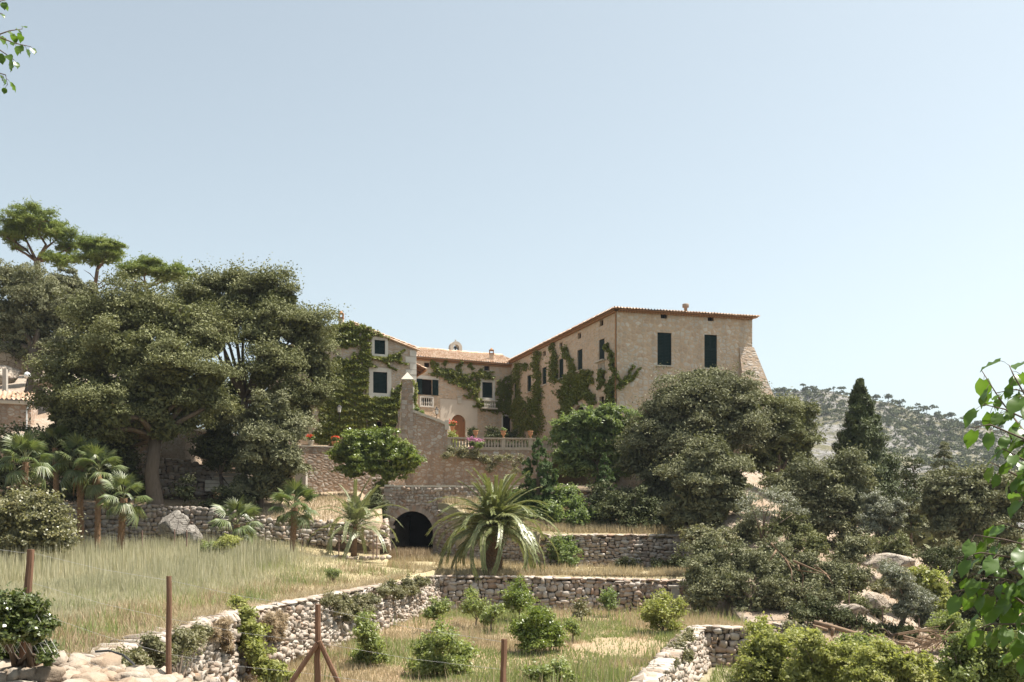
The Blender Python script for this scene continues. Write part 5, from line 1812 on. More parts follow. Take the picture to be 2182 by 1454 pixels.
def umbrella_pine(label, base, fork, spec, d, n, seed, r0=.28, extra=None):
    lobes = lobes_px(spec, d, .62, seed)
    t = thing('umbrella_pine', base, label, 'pine tree', 'umbrella pines on the hillside')
    V, Fc, T = crown_arrays(lobes, n, .30, .055, .55, seed, up=.8, flat=.6, spread=.6, inner=.05, fill=1.1, shell=(.55, 1.0), lowcut=-.3)
    link(mesh_np('crown', V, Fc, MT['pine'], T), 'crown', t)
    mb = MB(); branchy(mb, base, fork, lobes, r0, seed, .25)
    for a, b in (extra or []):
        mb.tube([a, (Vector(a) + Vector(b)) / 2 + Vector((0, 0, .15)), b], [.06, .04, .012], 5)
    mb.build('trunk', MT['bark_warm'], t, True)
    return t


# ---- left trees
umbrella_pine('tallest umbrella pine with a wide bright green top at the left edge', P(92, 640, 88), P(78, 555, 88),
              [(72, 482, 62, 0, 1.1), (128, 505, 34), (150, 530, 26, 1), (22, 508, 26), (135, 556, 36, -1, 1.1), (48, 495, 40), (30, 528, 14)], 88, 26000, 101, .34)
umbrella_pine('slim umbrella pine with a round top and bare dead lower branches', P(204, 660, 86), P(208, 572, 86),
              [(216, 536, 44, 0), (196, 556, 26), (232, 550, 30), (240, 526, 22)], 86, 13000, 102, .2,
              [(P(206, 618, 86), P(244, 604, 86)), (P(206, 600, 86), P(178, 575, 86)), (P(207, 610, 86), P(238, 590, 85)), (P(205, 622, 86), P(186, 598, 86.5)), (P(205, 628, 86), P(250, 612, 86))])
umbrella_pine('low bright pine crown showing just above the dark oak canopy', P(320, 680, 84), P(312, 610, 84),
              [(285, 582, 32), (320, 572, 34), (350, 590, 30), (385, 588, 34), (262, 590, 16)], 84, 15000, 103, .2)
tree('eucalyptus_tree', 'tall grey leaved eucalyptus with a thick trunk above the tiled hut', 'tree', P(72, 838, 70), P(74, 745, 70),
     [(40, 610, 66), (100, 640, 62), (20, 680, 60), (80, 700, 60), (140, 690, 50), (40, 745, 40), (115, 750, 46), (150, 735, 40), (170, 760, 36)], 71, 30000, (.19, .06), .5, 'oak_grey', 'bark', .55, 111, droop=.8)
tree('oak_tree', 'small bluish dark tree between the eucalyptus and the slim pine', 'tree', P(142, 700, 78), P(142, 655, 78),
     [(140, 610, 34), (118, 622, 28), (170, 622, 30), (150, 645, 30), (190, 640, 24)], 78, 12000, (.17, .08), .4, 'oak_grey', 'bark', .14, 112)
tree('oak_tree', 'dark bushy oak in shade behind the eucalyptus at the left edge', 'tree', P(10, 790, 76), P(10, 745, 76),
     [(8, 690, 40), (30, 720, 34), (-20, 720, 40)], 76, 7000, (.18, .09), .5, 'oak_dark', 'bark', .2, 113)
tree('oak_tree', 'huge dark evergreen oak with a thick grey trunk, left of centre', 'tree', P(334, 1092, 56.4), P(333, 925, 56.6),
     [(300, 672, 78, 1.5), (225, 690, 66, 2), (380, 690, 66, .5), (180, 760, 70, .5), (280, 760, 84, -1.2), (360, 770, 74, -1.5), (440, 730, 52, 1.0), (150, 840, 56, 0), (230, 850, 76, 0), (320, 850, 72, -1),
      (400, 840, 52, -.8), (445, 800, 46, -.6), (175, 905, 44, .8), (260, 920, 52, .5), (345, 910, 48, -.6), (400, 895, 36, 0), (455, 860, 34, -.5), (138, 880, 46, .6), (130, 930, 44, 1.2), (200, 945, 46, 1.2), (128, 800, 38, 1.0), (260, 960, 34, .8), (245, 880, 48, -3.4), (195, 862, 44, -3.2), (215, 915, 36, -2.6)], 57, 105000, (.155, .075), .92, 'oak', 'bark', .46, 121)
tree('oak_tree', 'great round evergreen oak whose branches show against a gap, beside the gabled house', 'tree', P(515, 1010, 62), P(522, 850, 62),
     [(440, 656, 60, 1), (520, 644, 60, 1), (590, 652, 62, .5), (640, 700, 58, 0), (560, 700, 60, -1), (470, 700, 50, .5), (600, 770, 58, -1.2), (665, 770, 50, .4), (560, 800, 36, -1.5), (672, 840, 34, 0),
      (620, 840, 46, -.8), (430, 622, 36, 1.5), (500, 614, 30, 1), (410, 650, 32, 1), (680, 800, 26, .2), (640, 880, 36, .2), (585, 630, 28, .4)], 62, 72000, (.155, .075), .9, 'oak', 'bark', .3, 122)
tree('oak_tree', 'grey green bushy oak standing low in front of the great round oak', 'tree', P(560, 1100, 58.5), P(560, 1000, 58.5),
     [(575, 880, 56, 0), (530, 905, 46, .4), (620, 915, 42, .3), (570, 950, 62, -.8), (610, 985, 46, -.6), (530, 985, 42, 0), (560, 1035, 44, -.6), (600, 1030, 36, -.3), (515, 1040, 34, 0)], 58.5, 34000, (.17, .07), .74, 'oak_grey', 'bark', .22, 123, droop=.5)
tree('oak_tree', 'low tree with grey leaves filling the gap behind the stone gate pillar', 'tree', P(470, 1080, 60), P(470, 1010, 60),
     [(470, 930, 36), (440, 960, 30), (500, 960, 36), (470, 985, 30), (495, 1065, 34, -2), (460, 1085, 30, -2.4), (530, 1085, 32, -2.6), (490, 1110, 26, -3)], 60, 12000, (.17, .08), .4, 'oak_dark', 'bark', .14, 124)
tree('oak_tree', 'dark background oak filling the gap between the two biggest oaks', 'tree', P(450, 990, 67), P(450, 900, 67),
     [(430, 830, 48), (490, 845, 50), (460, 885, 46), (400, 870, 40), (520, 890, 44), (390, 930, 36), (545, 840, 36)], 67, 12000, (.2, .1), .6, 'oak_dark', 'bark', .2, 125)
shrub('shade_bush', 'dark undergrowth added as shade between the thick grey trunk and the fan palm row', 'bush', P(270, 1080, 57), [(215, 1030, 44), (270, 1000, 40), (160, 1040, 44), (100, 1060, 46), (300, 1045, 30), (40, 1070, 46), (395, 1050, 26), (250, 1075, 34)], 57.5, 9000, (.18, .09), .5, 'oak_dark', 133)  # dark foliage added to fill the shaded space behind the palms
shrub('shade_bush', 'black green thicket added as shade in the gap left of the arch', 'bush', P(795, 1110, 63), [(788, 1086, 22), (806, 1078, 18), (772, 1098, 16), (798, 1060, 16), (810, 1100, 14)], 60.9, 3600, (.16, .08), .35, 'oak_dark', 134)  # dark leaves added to stand in for deep shade in the gap
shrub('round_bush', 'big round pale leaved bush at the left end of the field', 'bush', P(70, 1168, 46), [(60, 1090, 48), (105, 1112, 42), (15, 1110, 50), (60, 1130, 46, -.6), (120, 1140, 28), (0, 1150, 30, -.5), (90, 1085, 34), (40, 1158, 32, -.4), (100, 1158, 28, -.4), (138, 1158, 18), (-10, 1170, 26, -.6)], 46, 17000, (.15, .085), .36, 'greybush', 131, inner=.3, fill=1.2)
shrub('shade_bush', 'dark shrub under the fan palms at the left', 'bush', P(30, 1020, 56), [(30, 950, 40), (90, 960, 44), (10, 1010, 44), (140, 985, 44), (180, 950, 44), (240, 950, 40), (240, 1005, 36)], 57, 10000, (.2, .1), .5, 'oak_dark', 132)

# ---- fan palms
G = 'fan palms on the left bank'
fan_palm('fan palm with big sunlit leaves at the left edge above the round bush', P(48, 1130, 49), P(55, 985, 49), 18, seed=1, size=1.05)
fan_palm('shaded fan palm with a long brown skirt, tallest of the row on the left', P(172, 1160, 53), P(170, 985, 53), 18, seed=2, skirt=1.5, r=.17, size=1.15)
fan_palm('shaded fan palm with a brown skirt standing between two others in the row', P(207, 1160, 52), P(211, 1005, 52), 16, seed=3, skirt=1.2, r=.15, size=1.05)
fan_palm('fan palm with a bare reddish trunk just left of the boulders', P(256, 1172, 49.5), P(264, 1062, 49.5), 14, seed=4, r=.17, size=.95)
fan_palm('small bright fan palm by itself in front of the rubble wall', P(623, 1176, 50), P(628, 1082, 50), 20, seed=5, r=.16, mat='fan', size=1.0)
fan_palm('low dark fan palm in the shade between the boulders and the rubble wall', P(505, 1160, 53), P(505, 1118, 53), 15, seed=6, r=.16, size=1.1)
fan_palm('young shaded fan palm high behind the row on the left', P(120, 1060, 56), P(118, 955, 56), 14, seed=7, r=.15, size=1.05)

# ---- feather palms
FR = {}


def fr(kind, mat):
    key = (kind, mat)
    if key not in FR:
        L_, rise, droop, w = {'up': (2.3, .1, .75, .42), 'mid': (2.8, .1, 1.5, .48), 'arch': (3.1, .1, 1.75, .5), 'low': (3.0, .1, 1.95, .48)}[kind]
        FR[key] = [frond_mesh('frond', L_, rise, droop, 40, w, mat, 7 * k + len(kind), drop=.4 + .2 * k) for k in range(3)]
    return FR[key]


def feather_palm(label, base, top, n, r, seed, mat, size, tilt0=1.3, tilt1=-.35, scales=True):
    t = thing('feather_palm', base, label, 'palm tree', 'feather palms on the terraces')
    base, top = Vector(base), Vector(top)
    rg = random.Random(seed)
    mb = MB(); mb.tube([base - Vector((0, 0, .25)), base.lerp(top, .1), base.lerp(top, .6), top + Vector((0, 0, .1))], [r * 1.15, r, r * .95, r * .8], 12)
    mb.build('trunk', MT['palm_bark'], t, True)
    if scales:
        h = (top - base).length
        k = 0; z = .05
        m2 = MB()
        while z < h + .1:
            for q in range(11):
                a = (q + .5 * (k % 2)) * 2 * math.pi / 11
                c = base.lerp(top, z / h) + Vector((math.cos(a), math.sin(a), 0)) * r * .97
                o_, sd = Vector((math.cos(a), math.sin(a), .55)), Vector((-math.sin(a), math.cos(a), 0))
                m2.add([c - sd * .085, c + sd * .085, c + Vector((0, 0, -.08)), c + o_ * .085 + sd * .05 + Vector((0, 0, .03)), c + o_ * .085 - sd * .05 + Vector((0, 0, .03))], [(0, 2, 1), (0, 4, 3, 1), (2, 0, 4), (1, 3, 2), (2, 4, 3)])
            k += 1; z += .12
        m2.build('leaf_bases', MT['palm_bark'], t, False, 'stuff')
    for k in range(n):
        f = k / (n - 1)
        kind = 'up' if f < .25 else ('mid' if f < .5 else ('arch' if f < .8 else 'low'))
        tilt = tilt0 + (tilt1 - tilt0) * f ** .9 + rg.uniform(-.1, .1)
        place_frond(fr(kind, mat)[k % 3], t, top + Vector((0, 0, .25 - .5 * f)), k * 2.399 + rg.uniform(-.15, .15), tilt, size * rg.uniform(.85, 1.1), 'frond', rg.uniform(-.35, .35))
    return t


feather_palm('big feather palm with a thick scaly trunk and arching fronds in the centre', P(1052, 1222, 49.6), P(1054, 1122, 49.6), 86, .40, 11, 'frond', 1.22, 1.40, -.2)
feather_palm('young pale feather palm left of the arch with few arching fronds', P(754, 1176, 52), P(757, 1122, 52), 24, .15, 12, 'frond_pale', 1.08, 1.42, .05, False)

# ---- citrus and shrubs below the house
tree('orange_tree', 'bright green orange tree in front of the brown retaining wall', 'fruit tree', P(826, 1050, 64.6), P(824, 1010, 64.6),
     [(770, 955, 38), (820, 948, 36), (740, 968, 30), (795, 985, 44, -.4), (850, 975, 34), (880, 985, 20), (750, 1000, 30), (830, 1005, 30), (800, 935, 22), (722, 975, 20), (862, 998, 20), (745, 940, 20)], 64.6, 17000, (.16, .085), .3, 'citrus', 'bark', .09, 141, inner=.2)
shrub('creeping_plant', 'dangling green creeper left of the arch in front of the dark gap', 'plant', P(800, 1060, 63.5), [(806, 1045, 14), (802, 1075, 10), (790, 1095, 8), (812, 1030, 12)], 63.4, 1200, (.12, .06), .2, 'ivy', 142)
G = 'cypresses on the terraces'
conifer('cypress', 'narrow dark cypress beside the end of the balustrade', 'cypress', P(1146, 1085, 59), P(1147, 936, 59), .92, 17000, 'cypress_green', 151, lambda f: np.minimum(1, f * 4 + .55) * np.minimum(1, (1 - f) * 2.4 + .05), (.2, .06), G)
conifer('cypress', 'small shaded cypress under the bright green tree', 'cypress', P(1290, 1075, 59.5), P(1288, 968, 59.5), .62, 9000, 'cypress_green', 152, lambda f: np.minimum(1, f * 4 + .5) * np.minimum(1, (1 - f) * 2.2 + .05), (.2, .06), G)
tree('walnut_tree', 'bright green broadleaf tree against the foot of the right block', 'tree', P(1280, 1045, 66), P(1270, 980, 66),
     [(1192, 925, 28), (1215, 905, 30), (1255, 895, 34), (1300, 890, 34), (1214, 965, 38), (1250, 945, 48), (1310, 930, 46), (1345, 905, 34), (1220, 990, 42, .5), (1290, 985, 50, .5), (1350, 960, 44), (1340, 1010, 40, .6)],
     66, 26000, (.24, .085), .42, 'fresh', 'bark', .16, 143, droop=.6, inner=.2)
shrub('terrace_shrub', 'leafy green shrub patch behind the big feather palm', 'bush', P(1110, 1110, 58.5), [(1060, 1075, 26, 1), (1100, 1070, 28, 1), (1130, 1095, 28), (1160, 1085, 24), (1080, 1100, 22)], 58.5, 5000, (.15, .085), .3, 'fresh', 144)
shrub('terrace_shrub', 'leafy shrub patch right of the narrow cypress, below the walnut tree', 'bush', P(1230, 1110, 58), [(1190, 1065, 28, 1), (1230, 1085, 30), (1180, 1100, 22, -1), (1270, 1100, 28), (1230, 1110, 22, -1), (1215, 1055, 22, 1.5)], 58, 6500, (.15, .085), .3, 'fresh', 145)
shrub('terrace_shrub', 'dark shrub on top of the grey and reddish terrace wall, enlarged to imitate shade', 'bush', P(1350, 1120, 57), [(1310, 1085, 36), (1360, 1080, 40), (1400, 1100, 36), (1340, 1118, 26, -1), (1430, 1110, 36), (1290, 1115, 26), (1385, 1125, 24, -1), (1450, 1130, 24, -1), (1280, 1060, 30, 1)], 57.5, 10000, (.16, .08), .35, 'oak_dark', 146)  # outer lobes added in dark leaves to imitate shade along the terrace
shrub('wall_ivy', 'clump of ivy hanging over the left end of the grey and reddish wall', 'vine', P(1200, 1215, 54.7), [(1195, 1165, 24), (1205, 1195, 26), (1180, 1185, 20), (1218, 1170, 18)], 54.6, 3500, (.13, .07), .25, 'fresh', 147)
shrub('terrace_shrub', 'small dark shrub at the foot of the grey and reddish wall', 'bush', P(1340, 1225, 53.5), [(1335, 1210, 22, 0, 1.4)], 53.5, 1400, (.13, .06), .25, 'oak_dark', 148)
shrub('terrace_shrub', 'low shaded shrub at the right end of the grey and reddish wall', 'bush', P(1415, 1228, 52.5), [(1415, 1212, 24, 0, 1.5), (1450, 1205, 26)], 52.5, 1800, (.13, .06), .25, 'oak_dark', 149)

# ---- right hand trees
tree('oak_tree', 'big olive green oak hiding the foot of the right block', 'tree', P(1500, 1120, 61.5), P(1500, 985, 61.5),
     [(1490, 826, 60, .5), (1552, 838, 58, .5), (1430, 860, 56, .3), (1500, 875, 66, -.8), (1580, 880, 60, 0), (1400, 905, 54, 0), (1460, 930, 60, -.8), (1390, 955, 54, .4), (1610, 910, 38, .6), (1540, 930, 56, -.4), (1400, 1010, 54, .8), (1460, 990, 50, .3),
      (1410, 1060, 46, .8), (1360, 930, 36, .4), (1350, 985, 40, .8), (1598, 868, 34, .4), (1450, 1050, 42, 0), (1380, 1080, 40, .4), (1330, 1060, 36, .8)], 61.5, 76000, (.155, .068), .86, 'oak_grey', 'bark', .34, 201, droop=.5)
tree('oak_tree', 'round oak standing in front of the big olive green oak', 'tree', P(1535, 1150, 54.5), P(1530, 1070, 54.5),
     [(1500, 985, 48, 0), (1545, 990, 44, .2), (1460, 1020, 42, 0), (1510, 1030, 50, -.6), (1565, 1030, 36, 0), (1470, 1070, 42, 0), (1520, 1085, 46, -.4), (1570, 1070, 32, .2), (1440, 1100, 34, .3), (1490, 1120, 36, 0)], 54.5, 30000, (.16, .075), .7, 'oak_grey', 'bark', .2, 202)
tree('oak_tree', 'upright oak between the big olive oak and the pointed cypress', 'tree', P(1660, 1100, 62), P(1660, 1010, 62),
     [(1650, 890, 42), (1690, 900, 44), (1620, 930, 40), (1670, 945, 50), (1705, 950, 36), (1640, 985, 44), (1690, 995, 44), (1600, 985, 36), (1715, 880, 20)], 62.5, 24000, (.17, .075), .6, 'oak', 'bark', .2, 203)
tree('oak_tree', 'brownish green oak clump left of the pointed cypress', 'tree', P(1755, 1180, 55), P(1752, 1110, 55),
     [(1700, 1040, 42), (1745, 1020, 42), (1790, 1005, 38), (1660, 1050, 34), (1720, 1080, 46, -.5), (1780, 1060, 44), (1820, 1050, 30), (1745, 1120, 40, -.5), (1800, 1110, 36), (1810, 1150, 34, -.4), (1830, 1090, 30)], 55.5, 30000, (.16, .075), .68, 'oak_grey', 'bark', .2, 204)
conifer('cypress', 'tall dark pointed cypress in front of the rocky hill', 'cypress', P(1842, 1090, 66), P(1831, 812, 66), 2.75, 56000, 'cypress', 153, lambda f: np.minimum(1, f * 7 + .6) * (1 - f) ** 1.0 + .04, (.26, .08), G)
tree('scrub_tree', 'sprawling low scrub of grey green branches on the bank right of the shaded walls', 'tree', P(1600, 1320, 42.5), P(1600, 1270, 42.8),
     [(1500, 1170, 34, 2.5), (1530, 1200, 44, 1.5), (1590, 1200, 46, 1.5), (1490, 1230, 40, 1), (1560, 1250, 50, 0), (1640, 1230, 48, .5), (1700, 1220, 44, .8), (1750, 1230, 40, .8), (1790, 1225, 34, .8), (1660, 1275, 44, -.5), (1720, 1280, 38, -.3),
      (1500, 1280, 40, 0), (1600, 1290, 40, -.5), (1780, 1265, 26, .2), (1640, 1180, 36, 2)], 43.5, 36000, (.12, .06), .4, 'oak_grey', 'bark', .12, 205, sprig=.3)
t = thing('bare_tree', P(1630, 1150, 50), 'thin half bare tree with spreading grey branches on the slope', 'tree')
mb = MB(); b = P(1625, 1155, 50); rg = random.Random(3)
tips = []
for x, y in ((1600, 1075), (1625, 1060), (1650, 1055), (1670, 1075), (1690, 1095), (1610, 1100), (1645, 1090)):
    e_ = P(x, y, 50 + rg.uniform(-1, 1)); m_ = b.lerp(e_, .5) + Vector((rg.uniform(-.2, .2), 0, .1)); mb.tube([b, m_, e_], [.06, .035, .008], 5); tips.append(e_)
mb.build('trunk', MT['bark'], t, True)
V, Fc, T = crown_arrays([(p, (.75, .75, .35)) for p in tips], 3600, .12, .05, .3, 9, inner=0)
link(mesh_np('crown', V, Fc, MT['olive'], T), 'crown', t)
# fallen dry branches over the scrub
t = thing('fallen_branch', P(1700, 1235, 42), 'bare grey fallen branch lying over the scrub on the bank', 'branch')
mb = MB()
for pts in ([(1643, 1158), (1672, 1190), (1700, 1215), (1745, 1222)], [(1672, 1190), (1686, 1215), (1688, 1235)], [(1700, 1205), (1712, 1228), (1708, 1262)], [(1690, 1195), (1725, 1210), (1770, 1228)], [(1735, 1205), (1760, 1222), (1775, 1245)], [(1655, 1172), (1640, 1195)]):
    mb.tube([P(x, y, 41.6 + .5 * math.sin(x)) for x, y in pts], list(np.linspace(.055, .018, len(pts))), 5)
mb.build('limb', MT['log'], t, True)
tree('oak_tree', 'big evergreen with glossy pale leaves at the right, behind the near branch', 'tree', P(2062, 1225, 53), P(2065, 1130, 53),
     [(2030, 1050, 46), (2080, 1045, 44), (2120, 1060, 46), (1995, 1085, 38), (2050, 1095, 50, -.5), (2110, 1100, 46), (2160, 1080, 44), (2010, 1125, 34), (2070, 1140, 36), (2140, 1135, 40), (1985, 1060, 24)], 53.5, 28000, (.16, .08), .55, 'oak_grey', 'bark', .22, 206)
conifer('cedar_tree', 'light green cedar with layered branches behind the right hand evergreen', 'cedar', P(2012, 1150, 68), P(2012, 938, 68), 2.1, 14000, 'oak_grey', 154, lambda f: (1 - f) ** .9 + .05, (.24, .07), None, 11, .14, 'bark', .15, .18)
tree('oak_tree', 'thin dark tree with see through branches left of the cedar', 'tree', P(1942, 1195, 60), P(1942, 1110, 60),
     [(1945, 990, 18), (1930, 1020, 22), (1955, 1030, 22), (1940, 1065, 26), (1960, 1085, 22), (1925, 1095, 22), (1945, 1125, 24)], 60, 5200, (.15, .07), .3, 'oak_dark', 'bark', .1, 207, inner=.02)
G = 'olive trees on the rocky slope'
tree('olive_tree', 'pale grey olive above the long pale boulder', 'olive tree', P(1886, 1185, 52.5), P(1882, 1150, 52.5),
     [(1870, 1095, 34), (1900, 1110, 32), (1850, 1120, 28), (1885, 1135, 30), (1915, 1080, 22), (1860, 1070, 24)], 52.5, 12000, (.13, .035), .3, 'olive', 'bark', .1, 208, G)
tree('olive_tree', 'grey olive with a leaning trunk at the foot of the bare slope', 'olive tree', P(1915, 1345, 40), P(1930, 1300, 40),
     [(1935, 1265, 34), (1910, 1235, 26), (1955, 1290, 34), (1920, 1300, 26), (1970, 1320, 28), (1890, 1215, 22, 2)], 40, 11000, (.11, .03), .26, 'olive', 'bark', .12, 209, G)
for i, (lb, px_, py_, d_, spec_, n_, mt_) in enumerate((
        ('grey scrub bush spreading between the long pale boulder and the fallen branch', 1790, 1262, 45, [(1775, 1240, 30), (1805, 1225, 26), (1830, 1245, 24), (1800, 1262, 22), (1840, 1225, 18)], 5000, 'oak_grey'),
        ('dark scrub bush hiding the slope under the round split boulder', 1830, 1345, 40, [(1800, 1318, 26), (1770, 1312, 26), (1735, 1305, 28), (1700, 1315, 26), (1830, 1330, 18)], 4600, 'oak_dark'),
        ('mixed scrub on the slope left of the half bare tree', 1600, 1160, 52, [(1585, 1130, 30), (1610, 1145, 28), (1560, 1150, 28), (1640, 1160, 26), (1600, 1110, 22), (1670, 1150, 24)], 6000, 'oak_grey'),
        ('low scrub between the brownish oak clump and the grey olive', 1860, 1200, 51, [(1850, 1165, 26), (1885, 1170, 24), (1915, 1165, 26), (1930, 1185, 24)], 4200, 'oak'),
        ('scrub and brambles under the big glossy evergreen at the right', 2040, 1230, 50, [(1985, 1190, 28), (2020, 1185, 30), (2060, 1190, 30), (2000, 1215, 24), (2105, 1180, 30), (2150, 1190, 32)], 6000, 'oak_dark'),
        ('pale scrub covering the bare patch above the fallen branch', 1680, 1150, 50, [(1670, 1110, 26), (1700, 1125, 28), (1730, 1145, 22), (1650, 1130, 22), (1700, 1160, 24), (1668, 1175, 22)], 5200, 'oak'),
        ('scrub between the long pale boulder and the grey olive on the slope', 1905, 1270, 45, [(1890, 1240, 20), (1870, 1255, 18), (1915, 1262, 20), (1935, 1240, 20)], 3000, 'caper'),
        ('dark scrub at the foot of the slope left of the branch pile', 1900, 1350, 39, [(1880, 1348, 18), (1912, 1352, 20), (1855, 1340, 16), (1940, 1352, 18)], 2600, 'oak_dark'),
        ('grey bush growing over the left half of the split boulder', 1840, 1300, 42.6, [(1826, 1290, 16), (1838, 1308, 16), (1870, 1312, 14), (1812, 1285, 14)], 2200, 'oak'),
        ('tangle of green brambles behind the branch pile', 2020, 1370, 38, [(2010, 1340, 26), (2035, 1355, 26), (2060, 1345, 28), (2025, 1325, 22), (1990, 1345, 16)], 4200, 'orchard'),
        ('brown dry bramble in front of the long sunlit log', 1720, 1370, 34, [(1700, 1350, 22), (1735, 1362, 20), (1690, 1335, 14)], 1800, 'caper'),
        ('dark bramble under the row of logs', 1850, 1385, 34, [(1830, 1375, 20), (1865, 1380, 20), (1800, 1370, 18), (1895, 1388, 16)], 2600, 'orchard'))):
    shrub('scrub_bush', lb, 'bush', P(px_, py_, d_), spec_, d_, n_, (.12, .055), .28, mt_, 270 + i, 'scrub on the rocky slope', sprig=.5)
shrub('leafy_shrub', 'fresh yellow green shrub right of the grey olive', 'bush', P(1975, 1320, 42), [(1970, 1232, 26), (1995, 1255, 28), (1975, 1285, 26), (2005, 1290, 26), (1990, 1320, 24)], 42, 5500, (.14, .075), .25, 'yellow', 210)
tree('oak_tree', 'dark shrubby oak behind the near branch at the right edge', 'tree', P(2110, 1330, 44), P(2105, 1270, 44),
     [(2060, 1215, 40), (2120, 1205, 46), (2170, 1220, 44), (2050, 1265, 40), (2110, 1265, 48), (2170, 1280, 44), (2040, 1310, 34), (2090, 1320, 36), (2150, 1330, 36)], 44.5, 20000, (.13, .065), .32, 'oak_dark', 'bark', .16, 211)
shrub('slope_bush', 'small round dark bush under the brownish oak clump', 'bush', P(1740, 1195, 48), [(1738, 1165, 26), (1725, 1180, 20)], 48, 2600, (.12, .06), .22, 'oak', 212)
shrub('slope_bush', 'bush of grey leaves above the long pale boulder, under the clump', 'bush', P(1815, 1210, 49), [(1812, 1180, 32), (1835, 1165, 24), (1790, 1190, 22)], 49, 3800, (.12, .06), .24, 'oak_grey', 213)
shrub('slope_bush', 'reddish green bramble spilling over the right end of the grey and reddish wall', 'bush', P(1500, 1180, 48), [(1490, 1150, 28), (1520, 1165, 28), (1470, 1140, 22), (1545, 1150, 24)], 48.5, 4500, (.12, .06), .25, 'caper', 214)

# ---- yellow green bushes along the lower right edge
YB = [('leafy yellow green fig bush below the reddish stone heap', 1640, 34, 31, [(1620, 1345, 28, 1.5), (1610, 1385, 34), (1655, 1380, 36), (1600, 1430, 38), (1660, 1430, 42), (1690, 1360, 20, 1)]),
      ('sunlit yellow green bush below the long fallen log', 1750, 0, 29.5, [(1725, 1385, 34), (1760, 1400, 36), (1710, 1430, 40), (1775, 1440, 44), (1735, 1360, 18)]),
      ('pale yellow bush right of the sunlit bush in the bottom row', 1850, 0, 28.5, [(1820, 1400, 32), (1860, 1415, 36), (1890, 1400, 28), (1840, 1445, 40)]),
      ('low yellow bush near the branch pile', 1950, 0, 28, [(1925, 1415, 34), (1965, 1420, 32), (1945, 1450, 38), (1990, 1445, 30)]),
      ('fresh green bush at the bottom right below the near branch', 2070, 0, 26, [(2050, 1385, 34), (2090, 1395, 38), (2040, 1430, 40), (2100, 1440, 44), (2070, 1360, 24)]),
      ('green bush in the lower right corner', 2160, 0, 25, [(2140, 1375, 36), (2180, 1390, 42), (2150, 1430, 48), (2200, 1440, 46)])]
for i, (lb, px, _, d, spec) in enumerate(YB):
    b = Vector(((px - CX) / F * d, d, z_ground(0, d)))
    shrub('fig_bush', lb, 'bush', b, spec, d, 9000 if i < 4 else 7000, (.105, .06), .22, 'yellow' if i < 4 else 'orchard', 220 + i, 'bushes along the lower right edge', inner=.3, sprig=.55)

# ---- orchard trees
OT = [('largest young fruit tree in the orchard, left of the middle fence post', 930, 27.5, [(905, 1385, 32), (950, 1370, 34), (985, 1395, 28), (925, 1425, 40), (975, 1430, 34), (890, 1420, 26), (940, 1340, 18)], 9000, 'orchard'),
      ('dense young fruit tree behind the middle fence post', 1140, 31.5, [(1120, 1345, 32), (1165, 1340, 34), (1140, 1375, 36), (1180, 1370, 24), (1105, 1330, 22), (1150, 1310, 24), (1190, 1345, 18)], 9000, 'citrus'),
      ('bushy young fruit tree at the foot of the pale wall, left in the orchard', 790, 29, [(775, 1345, 24), (790, 1375, 28), (770, 1400, 26), (805, 1405, 24), (770, 1320, 14)], 5000, 'orchard'),
      ('tall narrow fruit tree in front of the shaded wall, beneath the big palm', 1105, 41, [(1105, 1265, 26), (1095, 1290, 28), (1120, 1285, 24), (1108, 1240, 14), (1085, 1270, 18)], 5500, 'citrus'),
      ('small round fruit tree near the end of the pale wall', 930, 37, [(930, 1300, 22), (915, 1310, 16), (945, 1295, 14)], 2600, 'orchard'),
      ('thin stemmed fruit tree with an open crown, left of the tall narrow one', 1015, 39, [(1010, 1290, 22), (1030, 1305, 18), (995, 1300, 16), (1003, 1262, 14)], 2200, 'orchard'),
      ('small open fruit tree between the thin stemmed one and the dense one', 1045, 37, [(1045, 1310, 18), (1060, 1300, 16), (1035, 1325, 14)], 2000, 'orchard'),
      ('light green fruit tree beside the sunlit wall top at the right of the orchard', 1410, 36.5, [(1400, 1295, 32), (1435, 1305, 28), (1385, 1315, 26), (1415, 1330, 32), (1440, 1345, 20), (1420, 1270, 16), (1450, 1285, 12)], 7000, 'yellow'),
      ('leafy sapling in front of the squared pier', 1296, 43, [(1295, 1268, 18), (1300, 1290, 16), (1285, 1280, 12)], 1500, 'fresh'),
      ('sparse sapling left of the squared pier', 1240, 41, [(1238, 1290, 16), (1250, 1305, 14), (1228, 1310, 12)], 1100, 'caper'),
      ('young tree cut by the bottom edge right of the middle fence post', 1175, 25.5, [(1150, 1440, 26), (1185, 1435, 26), (1210, 1445, 22)], 3200, 'orchard'),
      ('weedy sapling at the middle of the orchard', 1220, 34, [(1220, 1330, 14), (1225, 1345, 14)], 800, 'orchard')]
for i, (lb, px, d, spec, n, mt) in enumerate(OT):
    b = Vector(((px - CX) / F * d, d, float(z_orchard((px - CX) / F * d, d))))
    lob = lobes_px(spec, d, .95, i)
    zc = min(c.z for c, r in lob)
    tree('fruit_tree', lb, 'fruit tree', b, b + Vector((.02, 0, max(.25, (zc - b.z) * .7))), spec, d, int(n * 1.0), (.10, .05), .24, mt, 'bark', .035, 240 + i, 'young fruit trees in the orchard', inner=.05, sprig=.8)
shrub('field_shrub', 'bright green fern like weed in the field in front of the low dark fan palm', 'plant', P(478, 1180, 47), [(480, 1160, 16), (495, 1155, 14), (462, 1165, 12)], 47, 1500, (.16, .045), .22, 'yellow', 260, up=.9)
shrub('field_shrub', 'dark spiky weed clump in the field beside the fern like weed', 'plant', P(450, 1182, 47), [(450, 1165, 12), (436, 1168, 10)], 47, 600, (.16, .04), .2, 'weeds', 261, up=.9)
